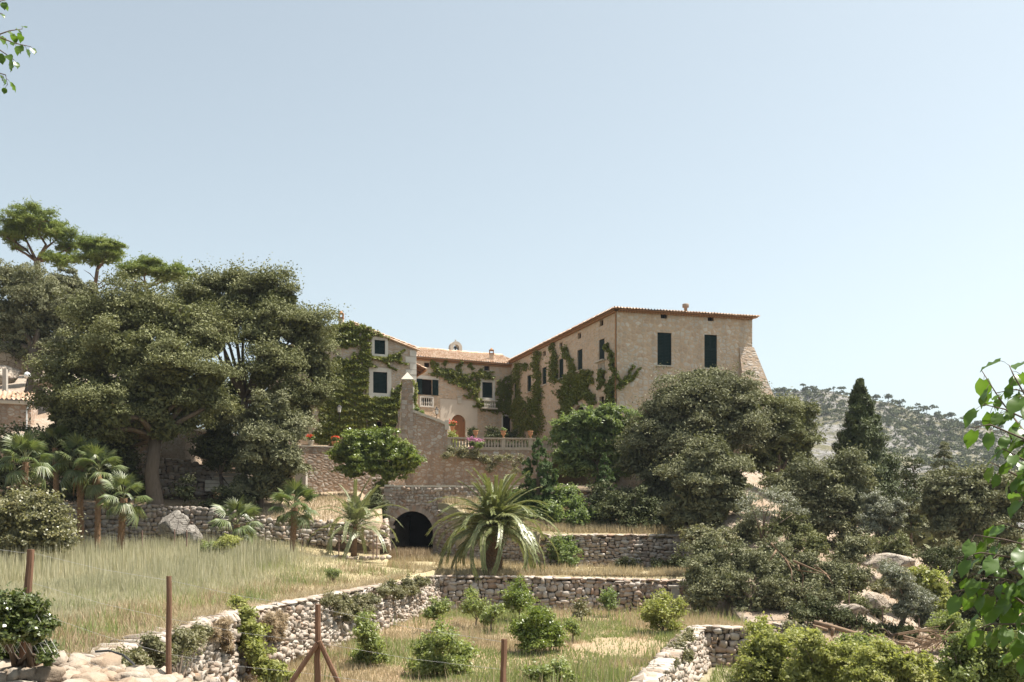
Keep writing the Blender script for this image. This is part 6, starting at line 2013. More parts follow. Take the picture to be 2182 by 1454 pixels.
shrub('field_shrub', 'round green tuft in the dry part of the field', 'plant', P(707, 1232, 40), [(707, 1222, 12, 0, 1.3)], 40, 600, (.16, .02), .2, 'weeds', 262, up=1.0)

# ---- plants on the field wall
def dwall(x): return 11.4 / (.1725 + (CX - x) / F)


shrub('climbing_plant', 'bright yellow green creeper pouring down the corner of the pale wall', 'vine', Vector((-6.95, 26.5, .3)), [(520, 1320, 22, 0), (535, 1345, 26, -.3), (540, 1375, 28, -.6), (550, 1405, 26, -.8), (570, 1430, 26, -1.0), (600, 1445, 22, -1.2), (515, 1355, 16, -.2), (498, 1290, 14), (515, 1285, 12)], 26.6, 8500, (.085, .05), .14, 'yellow', 263, inner=.3, flat=1.0)
shrub('caper_bush', 'grey green scrub hanging over the nearest stretch of pale wall', 'bush', Vector((-6.8, 20, .6)), [*[(x, y, r, 6.9 * F / (CX - x) - 22.4) for x, y, r in ((330, 1375, 20), (380, 1362, 20), (290, 1397, 20), (420, 1350, 18), (440, 1345, 14), (250, 1418, 20), (340, 1400, 18), (400, 1375, 16), (310, 1415, 16), (360, 1385, 16), (270, 1425, 18), (225, 1430, 16))]], 22.4, 9000, (.075, .03), .14, 'caper', 264, flat=1.0)
shrub('caper_bush', 'round grey green bush hanging on the far part of the pale wall', 'bush', P(860, 1270, 44.5), [(x, y, r, dwall(x) - 44) for x, y, r in ((835, 1255, 16), (870, 1246, 17), (895, 1242, 13), (850, 1268, 14), (815, 1262, 12), (880, 1262, 11), (905, 1240, 9))], 44, 6000, (.1, .04), .2, 'caper', 265)
shrub('caper_bush', 'wide grey scrub covering the middle of the pale wall', 'bush', P(760, 1310, 38), [(x, y, r, dwall(x) - 37.6) for x, y, r in ((710, 1280, 14), (735, 1282, 16), (765, 1280, 17), (795, 1278, 16), (725, 1300, 15), (755, 1302, 16), (785, 1300, 14), (695, 1285, 9), (740, 1316, 11), (770, 1314, 10))], 37.6, 7000, (.095, .035), .18, 'caper', 266)
shrub('dry_creeper', 'tangle of brown dead stems draping the wall right of the bright creeper', 'vine', Vector((-6.6, 28, 1.0)), [(x, y, r, dwall(x) - 28.6) for x, y, r in ((575, 1325, 15), (595, 1335, 15), (580, 1355, 14), (600, 1315, 12), (600, 1355, 10))], 28.6, 3500, (.13, .012), .14, 'dry', 267, flat=1.0)
shrub('dry_creeper', 'brown dead scrub at the right end of the nearest stretch of pale wall', 'vine', Vector((-7.1, 25, 1.0)), [(x, y, r, 6.95 * F / (CX - x) - 25.2) for x, y, r in ((470, 1335, 13), (480, 1355, 14), (455, 1352, 13), (485, 1378, 10))], 25.2, 3200, (.12, .012), .14, 'dry', 268, flat=1.0)

shrub('caper_bush', 'grey green scrub growing over the broad sunlit wall top at the right of the orchard', 'bush', Vector((4.6, 30, .4)),
      [(1462, 1362, 15, -2.5), (1448, 1385, 15, -4.2), (1470, 1345, 10, -1), (1430, 1412, 15, -6.2), (1415, 1432, 12, -7.4), (1468, 1400, 12, -4.6)], 34.0, 3600, (.08, .035), .15, 'caper', 269, sprig=.5)
# ---- ivy on the house


def stroke(a, b, w0, w1=None):
    return ('s', a, b, w0, w1 if w1 is not None else w0)


def wall_ivy(label, pl, shapes, dens, seed, avoid=(), size=.165, mat='ivy', base=None, thick=.36):
    rng = np.random.default_rng(seed)
    pts = []
    ux = (Vector(pl.px(1100, 850)) - Vector(pl.px(1090, 850))).length / 10
    for s in shapes:
        if s[0] == 's':
            _, a, b, w0, w1 = s
            L_ = math.hypot(b[0] - a[0], b[1] - a[1])
            n = int(dens * L_ * (w0 + w1) / 2)
            f = rng.random(n)
            w = w0 + (w1 - w0) * f
            off = rng.normal(size=(n, 2)) * (w / 3.2)[:, None]
            wob = 3 * np.sin(f * 9 + seed)
            x = a[0] + (b[0] - a[0]) * f + off[:, 0] + wob; y = a[1] + (b[1] - a[1]) * f + off[:, 1]
        else:
            cx, cy, rx, ry = s
            n = int(dens * 3.14 * rx * ry * .8)
            th = rng.random(n) * 6.283
            r = np.sqrt(rng.random(n)) * (1 + .22 * np.sin(th * 5 + cx) + .14 * np.sin(th * 11 + cy))
            x, y = cx + rx * r * np.cos(th), cy + ry * r * np.sin(th)
        pts.append(np.stack([x, y], 1))
    pts = np.concatenate(pts)
    keep = wave(pts[:, 0], pts[:, 1], seed, .22, 3) > -.85
    pts = pts[keep]
    pos, nr = [], []
    hang = wave(pts[:, 0], pts[:, 1], seed + 1, .3, 2)
    for (x, y), h in zip(pts, hang):
        u, v = pl.px(float(x), float(y))
        if any(r[0] - .03 < u < r[2] + .03 and r[1] - .03 < v < r[3] + .03 for r in avoid): continue
        pos.append(pl.at(u, v, .03 + thick * rng.random() * (.6 + .4 * h)))
    pos = np.array([list(p) for p in pos])
    n = len(pos)
    N_ = np.tile(np.array(pl.n) * .8 + np.array([0, 0, .55]), (n, 1))
    V, Fc = leaf_quads(pos, unit(N_), size, size * .75, rng, .5)
    cl = np.clip(.5 + .35 * wave(pos[:, 0], pos[:, 2], seed + 5, 1.3, 3), 0, 1)
    T = np.repeat(np.clip(.5 * cl + .5 * rng.random(n), 0, 1), 4)
    t = thing('wall_vine', base or pos[np.argmin(pos[:, 2])], label, 'vine', 'vines on the house walls')
    link(mesh_np('foliage', V, Fc, MT[mat], T), 'foliage', t)
    # woody stems running up the wall
    mb = MB()
    for s in shapes:
        if s[0] == 's':
            (x0, y0), (x1, y1) = s[1], s[2]
            mb.tube([pl.at(*pl.px(x0, y0), .02), pl.at(*pl.px((x0 + x1) / 2 + 1, (y0 + y1) / 2), .03), pl.at(*pl.px(x1, y1), .02)], [.03, .028, .02], 5)
    if mb.v: mb.build('stem', MT['bark'], t, True)
    return t


g_av = [(gw_u[0] - .2, gw_u[1] - .2, gw_u[2] + .2, gw_u[3] + .2), (gw_l[0] - .28, gw_l[1] - .25, gw_l[2] + .28, gw_l[3] + .28), gw_s]
wall_ivy('thick green vine covering most of the gabled house', gab, [
    stroke((672, 712), (745, 692), 12), stroke((748, 692), (800, 712), 9), stroke((800, 712), (826, 722), 5), (712, 712, 34, 16), (760, 712, 32, 18), (740, 732, 26, 10), (690, 725, 22, 10),
    stroke((778, 728), (770, 800), 16, 22), stroke((768, 800), (755, 860), 28, 40), (738, 870, 46, 62), (785, 890, 40, 42), (705, 890, 30, 55), (770, 925, 48, 26), (828, 880, 24, 34), (842, 855, 12, 26), (705, 820, 26, 46), (742, 800, 26, 40),
    (690, 930, 26, 22), (835, 915, 18, 18), stroke((785, 758), (845, 764), 13), stroke((845, 764), (860, 745), 6, 2), stroke((840, 766), (866, 778), 7, 2), stroke((815, 770), (842, 790), 4, 2), stroke((843, 838), (856, 816), 8, 4), stroke((780, 770), (800, 785), 8, 4), (800, 862, 30, 14)],
    1.25, 301, g_av)
w_av = [w_2, w_open, w_door, (w_2[0] - .2, w_2[1] - .1, w_2[2] + .2, w_2[3] + .2)]
wall_ivy('arching vine across the middle wing above the wooden door', wing, [
    stroke((918, 770), (930, 795), 7), stroke((946, 768), (948, 795), 7), stroke((980, 770), (976, 800), 7), stroke((1000, 772), (1004, 788), 8, 4), stroke((928, 775), (938, 792), 4), (942, 796, 24, 10), (972, 806, 26, 12), (998, 820, 22, 11), (1010, 812, 14, 14), (1008, 834, 12, 12),
    stroke((1012, 840), (1016, 862), 6), stroke((985, 843), (1012, 852), 3), (1028, 798, 20, 8), (1040, 806, 12, 5), stroke((1020, 788), (1035, 796), 6), (1035, 866, 22, 9), (1022, 858, 10, 10), (1068, 832, 12, 22), (1083, 850, 14, 40), (1066, 866, 18, 14), (1050, 872, 22, 8),
    stroke((1070, 812), (1090, 800), 5)], 1.25, 302, w_av)
l_av = [tuple(r) for r in lw] + [la]
wall_ivy('tall columns of vine on the long left side of the right block', left, [
    stroke((1102, 778), (1104, 890), 13, 17), (1104, 880, 13, 38), (1110, 910, 12, 24), stroke((1145, 752), (1146, 830), 13, 15), stroke((1146, 830), (1143, 925), 18, 24), (1126, 885, 12, 34), (1120, 782, 8, 9), stroke((1178, 732), (1182, 760), 6, 9), stroke((1182, 765), (1183, 812), 16, 17), stroke((1195, 812), (1175, 800), 5),
    stroke((1202, 742), (1220, 780), 10, 12), stroke((1218, 780), (1225, 815), 11, 14), (1222, 815, 26, 26), (1216, 850, 25, 40), (1250, 806, 16, 18), (1245, 835, 14, 14), stroke((1205, 870), (1195, 880), 6), (1208, 885, 18, 14), (1262, 852, 9, 14)], 1.5, 303, l_av)
wall_ivy('vine climbing the near end of the left side wall beside the corner', left, [
    stroke((1294, 735), (1308, 765), 6, 7), stroke((1308, 765), (1311, 815), 7, 8), (1302, 858, 10, 30), (1303, 830, 9, 18), (1284, 812, 7, 9), (1282, 800, 5, 14), stroke((1290, 790), (1280, 830), 4)], 1.6, 304, l_av)
wall_ivy('thin fingers of vine spreading across the front of the right block', front, [
    stroke((1317, 826), (1332, 812), 8), stroke((1332, 812), (1345, 786), 5, 2), stroke((1330, 818), (1366, 784), 5, 2), stroke((1332, 818), (1358, 800), 5, 2), stroke((1317, 800), (1320, 830), 4), stroke((1345, 790), (1350, 778), 3, 1)], 1.7, 305)
wall_ivy('dangling green vine beside the tall pillar', gwp, [stroke((884, 812), (885, 865), 5, 6), (886, 840, 3.5, 24)], 1.6, 306, (), .11, 'yellow', None, .3)
shrub('hanging_creeper', 'pale green creeper hanging below the balustrade', 'vine', P(1010, 975, 69.9), [(960, 962, 10), (985, 968, 14), (1010, 972, 14), (1035, 980, 12), (1050, 992, 9), (950, 972, 9), (1065, 978, 9), (1085, 976, 8), (1110, 982, 8), (1042, 1004, 5), (1095, 992, 4), (1100, 1006, 3)], 69.6, 5200, (.13, .05), .22, 'caper', 307, flat=1.0, stems=3)

# pots, urns and courtyard plants


def pot(name, label, c, h, r, mat, group, flowers=None, seed=1, green=.16, style='pot'):
    c = Vector(c)
    t = thing(name, c, label, 'urn' if style == 'urn' else 'flower pot', group)
    prof = [(r * .62, 0), (r * .8, h * .3), (r * .98, h * .8), (r * 1.08, h * .86), (r * 1.08, h), (r * .9, h)] if style == 'pot' else \
        [(r * .5, 0), (r * .5, h * .06), (r * .2, h * .16), (r * .25, h * .28), (r * .75, h * .48), (r * .85, h * .68), (r * .7, h * .8), (r * 1.05, h * .94), (r * 1.05, h), (r * .85, h)]
    q = MB(); q.lathe(c, prof, 14); q.build('bowl', MT[mat], t, True)
    if green:
        V, Fc, T = crown_arrays([(c + Vector((0, 0, h + green * .5)), (green, green, green * .7))], 420, .085, .05, .1, seed, inner=.1)
        link(mesh_np('leaves', V, Fc, MT['fresh'], T), 'leaves', t)
    if flowers:
        V, Fc, T = crown_arrays([(c + Vector((0, 0, h + green * .8)), (green * 1.0, green * 1.0, green * .75))], 130, .085, .075, .1, seed + 1, inner=0)
        link(mesh_np('flowers', V, Fc, MT[flowers], T), 'flowers', t)
    return t


zp = EYE + z952 + .07
for i, (x, lb, rad) in enumerate(((663, 'pale pot with orange flowers at the left end of the brown wall', .21), (716, 'terracotta pot of red geraniums left of the orange tree', .25), (777, 'pot of red geraniums just above the orange tree crown', .25))):
    u = pw.px(x, 945)[0]; c = pw.at(u, 0, -.2); c.z = zp
    pot('flower_pot', lb, c, .36, rad, 'coping' if i == 0 else 'terracotta', 'flower pots on the brown retaining wall', 'flower_red', 320 + i, .24)
zr = EYE + zb2 + .11
for i, (x, lb) in enumerate(((1014, 'terracotta urn on the balustrade nearest the wooden door'), (1073, 'terracotta urn with yellow flowers on the middle of the balustrade'), (1131, 'terracotta urn at the right end of the balustrade beside the narrow cypress'))):
    c = bpn.at(bpn.px(x, 930)[0], 0, -.18); c.z = zr
    pot('garden_urn', lb, c, .50, .2, 'terracotta', 'terracotta urns on the balustrade', None, 330 + i, .0 if i != 1 else .14, 'urn')
shrub('ball_bush', 'clipped yellow green round bush behind the left end of the balustrade', 'bush', P(965, 965, 72.5), [(964, 930, 13), (966, 943, 13), (963, 952, 12)], 72.5, 1800, (.1, .055), .2, 'yellow', 341)
pot('courtyard_pot', 'pot of orange red flowers in front of the arched door', P(964, 918, 76), .34, .18, 'terracotta', None, 'flower_red', 342, .3)
shrub('added_dark_hedge', 'dark low hedge added just behind the balusters to darken the gaps', 'hedge', P(1080, 965, 72.2), [(1035 + 11 * k, 946 + (k % 2) * 3, 9) for k in range(10)], 72.2, 2600, (.12, .06), .2, 'oak_dark', 348)  # dark foliage added so the gaps between balusters read as shade
shrub('spiky_plant', 'small dark spiky plant left of the first urn', 'plant', P(1006, 935, 74), [(1006, 922, 9)], 74, 300, (.35, .04), .2, 'oak_dark', 343)
shrub('dark_bush', 'dark bush in the courtyard right of the plaster panel', 'bush', P(1046, 938, 80), [(1045, 918, 10), (1060, 930, 16, 0, 1.4), (1040, 932, 12), (1090, 930, 14)], 80, 2200, (.13, .07), .25, 'oak_dark', 344)
t = shrub('bougainvillea', 'pink flowering bougainvillea spilling over the balustrade', 'plant', P(1010, 965, 70), [(1008, 945, 11), (1022, 950, 9), (1012, 958, 9)], 69.8, 900, (.1, .06), .18, 'fresh', 345)
V, Fc, T = crown_arrays([(P(1006, 937, 69.6), (.38, .3, .2)), (P(1022, 940, 69.6), (.25, .25, .16)), (P(1003, 956, 69.5), (.12, .12, .1))], 300, .10, .085, .13, 346, inner=0)
link(mesh_np('flowers', V, Fc, MT['flower_pink'], T), 'flowers', t)
shrub('step_plant', 'potted plant with red flowers at the top of the sloping coping', 'plant', P(892, 885, 71), [(888, 872, 7), (899, 880, 6)], 71, 500, (.1, .05), .15, 'fresh', 347)
# ------------------------------------------------------------------ grass and weeds (uncountable)
def blades(name, x, y, z, h, w, mat, seed, lean=.35, patch=.5):
    rng = np.random.default_rng(seed)
    n = len(x)
    a = rng.random(n) * 6.283
    b = rng.random(n) * 6.283
    lx, ly = np.cos(b) * lean * h * rng.random(n), np.sin(b) * lean * h * rng.random(n)
    ww = w * (.6 + .8 * rng.random(n))
    c = np.stack([x, y, z - .03], 1)
    s = np.stack([np.cos(a) * ww, np.sin(a) * ww, np.zeros(n)], 1)
    tip = c + np.stack([lx, ly, h], 1)
    V = np.stack([c - s, c + s, tip], 1).reshape(-1, 3)
    Fc = np.arange(3 * n, dtype=np.int32).reshape(-1, 3)
    t = np.clip(patch * (.5 + .45 * wave(x, y, seed + 2, .8, 3)) + (1 - patch) * rng.random(n), 0, 1)
    o = link(mesh_np(name, V, Fc, MT[mat], np.repeat(t, 3)), name)
    o['kind'] = 'stuff'
    return o


def scatter(n, y0, y1, xl, xr, seed, pw=1.0):
    """positions thinning out with distance; xl / xr give the x limits at y"""
    rng = np.random.default_rng(seed)
    u = rng.random(n)
    y = y0 + (y1 - y0) * u ** (1.0 + pw)
    a, b = xl(y), xr(y)
    return a + (b - a) * rng.random(n), y, rng


fe = lambda y: np.interp(y, EY, EX) - .12
fl = lambda y: np.maximum(-.56 * y - 1.5, -36)
x, y, r = scatter(150000, 13.2, 56, fl, fe, 401, .35)
d_edge = fe(y) - x
green = sstep(1.5, 6.5, d_edge + 1.2 * wave(x, y, 402, .35, 3)) * sstep(17, 25, y + 1.5 * wave(x, y, 403, .3, 3))
m = r.random(len(x)) < green * .93
hh = (.22 + .42 * sstep(1, 9, d_edge)) * (.6 + .7 * r.random(len(x))) * (.75 + .3 * wave(x, y, 404, .5, 3))
blades('field_grass', x[m], y[m], z_field(x[m], y[m]), np.maximum(.12, hh[m] * 1.0), .017, 'grass_green', 405, .3)
k = ~m
k2 = k & (r.random(len(x)) < .85)
blades('dry_grass', x[k2], y[k2], z_field(x[k2], y[k2]), np.maximum(.07, hh[k2] * .72), .014, 'grass_dry', 406, .75)
# tall oat stems along the far left of the field
x, y, r = scatter(6000, 38, 54, fl, lambda y: fe(y) - 6, 407, 0)
blades('tall_grass', x, y, z_field(x, y), .7 + .55 * r.random(len(x)), .022, 'grass_green', 408, .12)
# orchard
rx = lambda y: np.interp(y, [6, 14, 23.4, 35.4, 35.6, 48], [-.6, .9, 3.0, 6.5, 9.5, 9.6])
lx = lambda y: np.interp(y, EY, EX) + .3
x, y, r = scatter(120000, 15, 47.4, lx, rx, 411, .45)
bare = wave(x, y, 412, .55, 3) + 1.6 * np.exp(-(((x - 3.2) / 1.6) ** 2 + ((y - 27) / 3.0) ** 2))
wd = wave(x, y, 413, .6, 3) > .02
keep = (bare < .75) | (r.random(len(x)) < .18)
hh = .10 + .34 * r.random(len(x)) * (.7 + .5 * wave(x, y, 414, .7, 3))
a = keep & ~wd
b = keep & wd
blades('dry_grass', x[a], y[a], z_orchard(x[a], y[a]), np.maximum(.08, hh[a]), .013, 'grass_dry', 415, .7)
blades('green_weeds', x[b], y[b], z_orchard(x[b], y[b]), np.maximum(.07, hh[b] * .8), .018, 'weeds', 416, .6)
x, y, r = scatter(5200, 16, 47, lx, rx, 417, .5)
k = wave(x, y, 418, .5, 3) > .0
blades('wispy_stalks', x[k], y[k], z_orchard(x[k], y[k]), .35 + .45 * r.random(k.sum()), .012, 'grass_dry', 419, .5)
# dead clumps and rank tufts over the field
rc = np.random.default_rng(420)
for nm, mt, nc, hh_, spread_ in (('dead_stalks', 'dry', 70, .38, .3), ('green_tufts', 'weeds', 110, .45, .35)):
    cy = 15 + 33 * rc.random(nc) ** 1.2
    cx = fe(cy) - .3 - (3.5 if mt == 'dry' else 9) * rc.random(nc)
    i_ = rc.integers(0, nc, nc * 70)
    xx, yy = cx[i_] + rc.normal(size=len(i_)) * spread_, cy[i_] + rc.normal(size=len(i_)) * spread_
    ok = xx < fe(yy) - .05
    xx, yy = xx[ok], yy[ok]
    blades(nm, xx, yy, z_field(xx, yy), hh_ * (.4 + .8 * rc.random(len(xx))), .013, mt, 421 + nc, .6)
# dry grass leaning out over the wall tops
ew = np.random.default_rng(430)
yy = 16.5 + 31 * ew.random(9000) ** 1.2
xx = fe(yy) - .05 - .45 * ew.random(len(yy)) ** 1.5
k = wave(xx * 2, yy, 431, .8, 3) > -.25
blades('edge_grass', xx[k], yy[k], z_field(xx[k], yy[k]) + .02, .10 + .22 * ew.random(k.sum()), .012, 'grass_dry', 432, 1.4)
xx = -3.4 + 13 * ew.random(5000); yy = 47.65 + .3 * ew.random(5000)
k = wave(xx, yy, 433, .9, 3) > -.1
blades('edge_grass', xx[k], yy[k], z_palm(xx[k], yy[k]) + .02, .10 + .22 * ew.random(k.sum()), .018, 'grass_dry', 434, 1.2)
# tall rank weeds among the young trees
x, y, r = scatter(6000, 16, 47, lx, rx, 435, .45)
k = wave(x, y, 436, .75, 3) > .25
blades('rank_weeds', x[k], y[k], z_orchard(x[k], y[k]), .25 + .5 * r.random(k.sum()), .022, 'weeds', 437, .5)
# palm terrace and path to the arch
x, y, r = scatter(26000, 47.7, 61.5, lambda y: np.interp(y, [47.6, 49.4, 50.5, 62], [-3.6, -4.6, -7.0, -8.2]), lambda y: np.interp(y, [47, 55, 56, 58, 62], [11, 10, 1.2, -2.6, -4.4]), 421, .3)
k = (np.abs(wave(x, y, 422, .5, 3)) > .15)
blades('dry_grass', x[k], y[k], z_palm(x[k], y[k]), .10 + .38 * r.random(k.sum()), .02, 'grass_dry', 423, .6)
x, y, r = scatter(2600, 58.5, 61.6, lambda y: -7.4 + 0 * y, lambda y: -4.9 + 0 * y, 424, 0)
blades('dry_weeds', x, y, z_palm(x, y), .25 + .55 * r.random(len(x)), .03, 'dry', 425, .3)
# middle terrace
x, y, r = scatter(16000, 55.5, 61.8, lambda y: np.interp(y, [55.4, 57.5, 58.6, 61.8], [1.8, -.8, -2.7, -4.4]), lambda y: 10.5 + 0 * y, 431, 0)
blades('dry_grass', x, y, z_mid(x, y), .15 + .45 * r.random(len(x)), .022, 'grass_dry', 432, .5)
# bank behind the field, slope, low ground
x, y, r = scatter(16000, 55.5, 66, lambda y: -22 + 0 * y, lambda y: -7.6 + 0 * y, 435, 0)
k = wave(x, y, 436, .6, 3) > -.1
blades('dry_grass', x[k], y[k], z_bank(x[k], y[k]), .10 + .25 * r.random(k.sum()), .022, 'grass_dry', 437, .6)
x, y, r = scatter(16000, 35, 62, lambda y: 10 + 0 * y, lambda y: 10 + .42 * y, 441, .3)
k = wave(x, y, 442, .7, 3) > .05
blades('slope_weeds', x[k], y[k], z_slope(x[k], y[k]), .08 + .25 * r.random(k.sum()), .02, 'dry', 443, .8)
x, y, r = scatter(26000, 22, 35.4, lambda y: np.interp(y, [17, 23.6, 35.4], [2.2, 4.0, 7.3]), lambda y: .56 * y + 1, 445, .3)
blades('green_weeds', x, y, z_ground(x, y), .08 + .22 * r.random(len(x)), .018, 'weeds', 446, .6)

# ------------------------------------------------------------------ fences
def post(name, label, px, y0, y1, d, r, mat='post', group=None, lean=0, cat='fence post', sides=9):
    a, b = P(px, y0, d), P(px + lean, y1, d)
    t = thing(name, b, label, cat, group)
    rg = random.Random(int(px))
    q = MB(); n = 7
    pts = [b.lerp(a, k / n) + Vector((rg.uniform(-.006, .006), rg.uniform(-.006, .006), 0)) for k in range(n + 1)]
    q.tube(pts, [r * (1.12 - .16 * k / n) * rg.uniform(.96, 1.04) for k in range(n + 1)], sides)
    q.build('shaft', MT[mat], t)
    return t, a, b


G = 'wooden posts of the near wire fence'
p1, a1, b1 = post('fence_post', 'leaning wooden fence post rising from the ivy at the left edge', 67, 1171, 1402, 11.6, .043, group=G, lean=-17)
p2, a2, b2 = post('fence_post', 'straight thin wooden post in front of the nearest pale wall', 361, 1228, 1530, 12.4, .033, group=G, lean=-3)
p3, a3, b3 = post('fence_post', 'wooden fence post propped by two diagonal braces', 678, 1288, 1560, 11.8, .036, group=G, lean=-3)
p4, a4, b4 = post('fence_post', 'square topped wooden post at the bottom centre, right of the largest fruit tree', 1074, 1362, 1580, 11.0, .034, group=G, lean=-2, sides=4)
for x0, y0, x1, y1, dz in ((676, 1372, 590, 1500, -.1), (680, 1366, 742, 1500, .1)):
    q = MB(); q.tube([P(x0, y0, 11.75), P(x1, y1, 11.75 + dz)], [.030, .034], 8); q.build('brace', MT['post'], p3)
q = MB()
for f in (.03, .3, .55, .8):
    for (A, B), (A2, B2) in (((a1, b1), (a2, b2)), ((a2, b2), (a3, b3)), ((a3, b3), (a4, b4))):
        s, e_ = A.lerp(B, f), A2.lerp(B2, f)
        q.tube([s, (s + e_) / 2 - Vector((0, 0, .03)), e_], .0022, 4, False)
s = a1.lerp(b1, .04); q.tube([P(-60, 1164, 11.4), s], .0025, 4, False)
t = thing('fence_wire', a2, 'thin sagging wires strung between the near wooden posts', 'fence wire'); q.build('strand', MT['wire'], t)
q = MB()
lo, hi = P(-40, 1392, 11.25), P(-40, 1262, 11.25)
H = hi.z - lo.z
for k in range(14):
    x0 = lo.x - .5 + k * .075
    q.tube([(x0, 11.25, hi.z), (x0 + H * .58, 11.25, lo.z)], .0032, 4, False)
for k in range(14):
    x0 = lo.x - .1 + k * .075
    q.tube([(x0 + H * .58 - .5, 11.262, hi.z), (x0 - .5, 11.262, lo.z)], .0018, 4, False)
t = thing('chain_link_fence', Vector((-5.6, 11.25, lo.z)), 'sagging chain link mesh over the ivy in the lower left corner', 'wire fence'); q.build('wire_mesh', MT['wire'], t)
shrub('ivy_bush', 'glossy dark ivy bush growing through the chain link mesh at the lower left', 'ivy', P(60, 1400, 11.7),
      [(10, 1300, 34), (55, 1300, 34), (95, 1330, 24), (20, 1345, 36), (70, 1350, 30), (90, 1385, 24), (15, 1385, 26), (100, 1405, 14), (-25, 1340, 36), (60, 1385, 20)], 11.7, 9000, (.048, .034), .085, 'ivy_near', 451, inner=.35, stems=8)
q = MB(); pts = [(204, 1389, 15.6), (232, 1387, 15.4), (262, 1396, 15.2), (285, 1415, 15.0), (302, 1438, 14.8), (314, 1462, 14.6), (320, 1490, 14.4)]
q.tube([P(*p) for p in pts], .019, 7); tag(q.build('garden_hose', MT['hose'], None, True), 'black rubber hose bending down over the nearest pale wall', 'hose')
G = 'thin stakes along the far edge of the field'
for x, y0, y1, d, lb in ((372, 1128, 1162, 50, 'thin rusty stake in front of the upright grey boulder'), (398, 1130, 1162, 50, 'thin rusty stake in front of the dark wedge shaped boulder'), (303, 1130, 1165, 50, 'thin pale stake between the reddish palm trunk and the boulders'),
                         (565, 1132, 1184, 50.3, 'thin stake between the low dark fan palm and the small bright fan palm'), (643, 1138, 1184, 50.3, 'thin stake just right of the small bright fan palm'), (722, 1140, 1184, 50.3, 'thin stake just left of the young feather palm trunk'),
                         (795, 1136, 1186, 50.4, 'dark stake right of the young feather palm'), (803, 1142, 1184, 50.5, 'reddish stake nearest the arch')):
    post('fence_stake', lb, x, y0, y1 + 3, d, .03, 'metal', G, 0, 'stake', 5)
q = MB()
for dz in (.1, .5, .9):
    q.tube([P(540, 1180, 50.3) + Vector((0, 0, dz)), P(803, 1182, 50.4) + Vector((0, 0, dz))], .006, 4, False)
t = thing('fence_wire', P(680, 1182, 50.3), 'thin wires strung along the stakes at the far edge of the field', 'fence wire'); q.build('strand', MT['metal'], t)
G = 'thin stakes on the bare slope'
for x, y0, y1, d, lb in ((1809, 1258, 1306, 41.5, 'thin dark stake in front of the angular grey boulder'), (1881, 1296, 1340, 39.5, 'thin dark stake with a short crossbar, below the rounded split boulder'), (1958, 1318, 1352, 39, 'thin dark stake among the fallen branches at the right')):
    t, a, b = post('fence_stake', lb, x, y0, y1, d, .028, 'metal', G, 0, 'stake', 5)
    if x == 1881:
        q = MB(); q.tube([a + Vector((-.14, 0, 0)), a + Vector((.3, 0, .01))], .022, 5); q.build('crossbar', MT['log'], t)
# fallen logs
def log(label, p, q_, r, name='fallen_log', mat='log'):
    m = MB(); a, b = Vector(p), Vector(q_)
    m.tube([a, a.lerp(b, .4) + Vector((0, 0, .015)), b], [r, r * .95, r * .85], 8)
    return tag(m.build(name, MT[mat], None, True), label, 'log', 'logs and poles along the foot of the slope')


log('long sunlit log slanting down along the foot of the bank', P(1734, 1326, 36.4), P(1830, 1352, 36.0), .085)
log('shorter pole lying under the long sunlit log', P(1733, 1335, 36.3), P(1764, 1343, 36.1), .06)
log('pale cut log lying right of the long sunlit log', P(1849, 1354, 36.0), P(1892, 1366, 35.8), .07)
log('thin pole lying beyond the pale cut log', P(1925, 1357, 38.0), P(1968, 1370, 37.8), .07)
log('pale pole at the right end of the row of logs', P(1914, 1371, 35.8), P(1950, 1376, 35.6), .055)
log('short upright stump holding the long sunlit log', P(1775, 1338, 36.1), P(1773, 1356, 36.1), .07, 'wood_stump')
t = thing('branch_pile', P(1985, 1375, 36), 'heap of dry cut branches at the foot of the slope, right of the logs', 'branches')
q = MB(); rg = random.Random(8)
for k in range(26):
    c = P(1985 + rg.uniform(-36, 40), 1372 + rg.uniform(-30, 12), 36.5 + rg.uniform(-.8, .8)); a = rg.uniform(-.9, .9)
    dv = Vector((math.cos(a), rg.uniform(-.4, .4), -math.sin(a) * .6 + .15)) * rg.uniform(.3, .8)
    q.tube([c - dv, c + Vector((0, 0, .05)), c + dv], [.03, .025, .012], 5)
q.build('stick', MT['log'], t, False, 'stuff')

# ------------------------------------------------------------------ near branches
def broad_leaf(name, mat, l=1.0, w=.72, seed=0, pointed=.35, heart=True):
    """one broad leaf, stalk at the origin, blade along +X, folded along the midrib and drooping"""
    rng = np.random.default_rng(seed)
    n = 6
    V, Fc = [], []
    for k in range(n + 1):
        f = k / n
        hw = w / 2 * (math.sin(math.pi * min(1, (f * .9 + .13))) ** .75) * (1 if f < .6 else (1 - ((f - .6) / .4) ** 2 * (1 - .02)))
        if k == n: hw = .012
        zc = -.22 * f * f * l + .03 * rng.normal()
        x = f * l
        back = -.09 * l if (heart and k == 0) else 0
        V += [(x + back, hw, zc + .12 * hw + .03 * rng.normal()), (x, 0, zc - .05 * (1 - f)), (x + back, -hw, zc + .12 * hw + .03 * rng.normal())]
    for k in range(n):
        a = k * 3
        Fc += [(a, a + 1, a + 4, a + 3), (a + 1, a + 2, a + 5, a + 4)]
    return mesh_np(name, np.array(V), np.array(Fc), MT[mat], None, True)


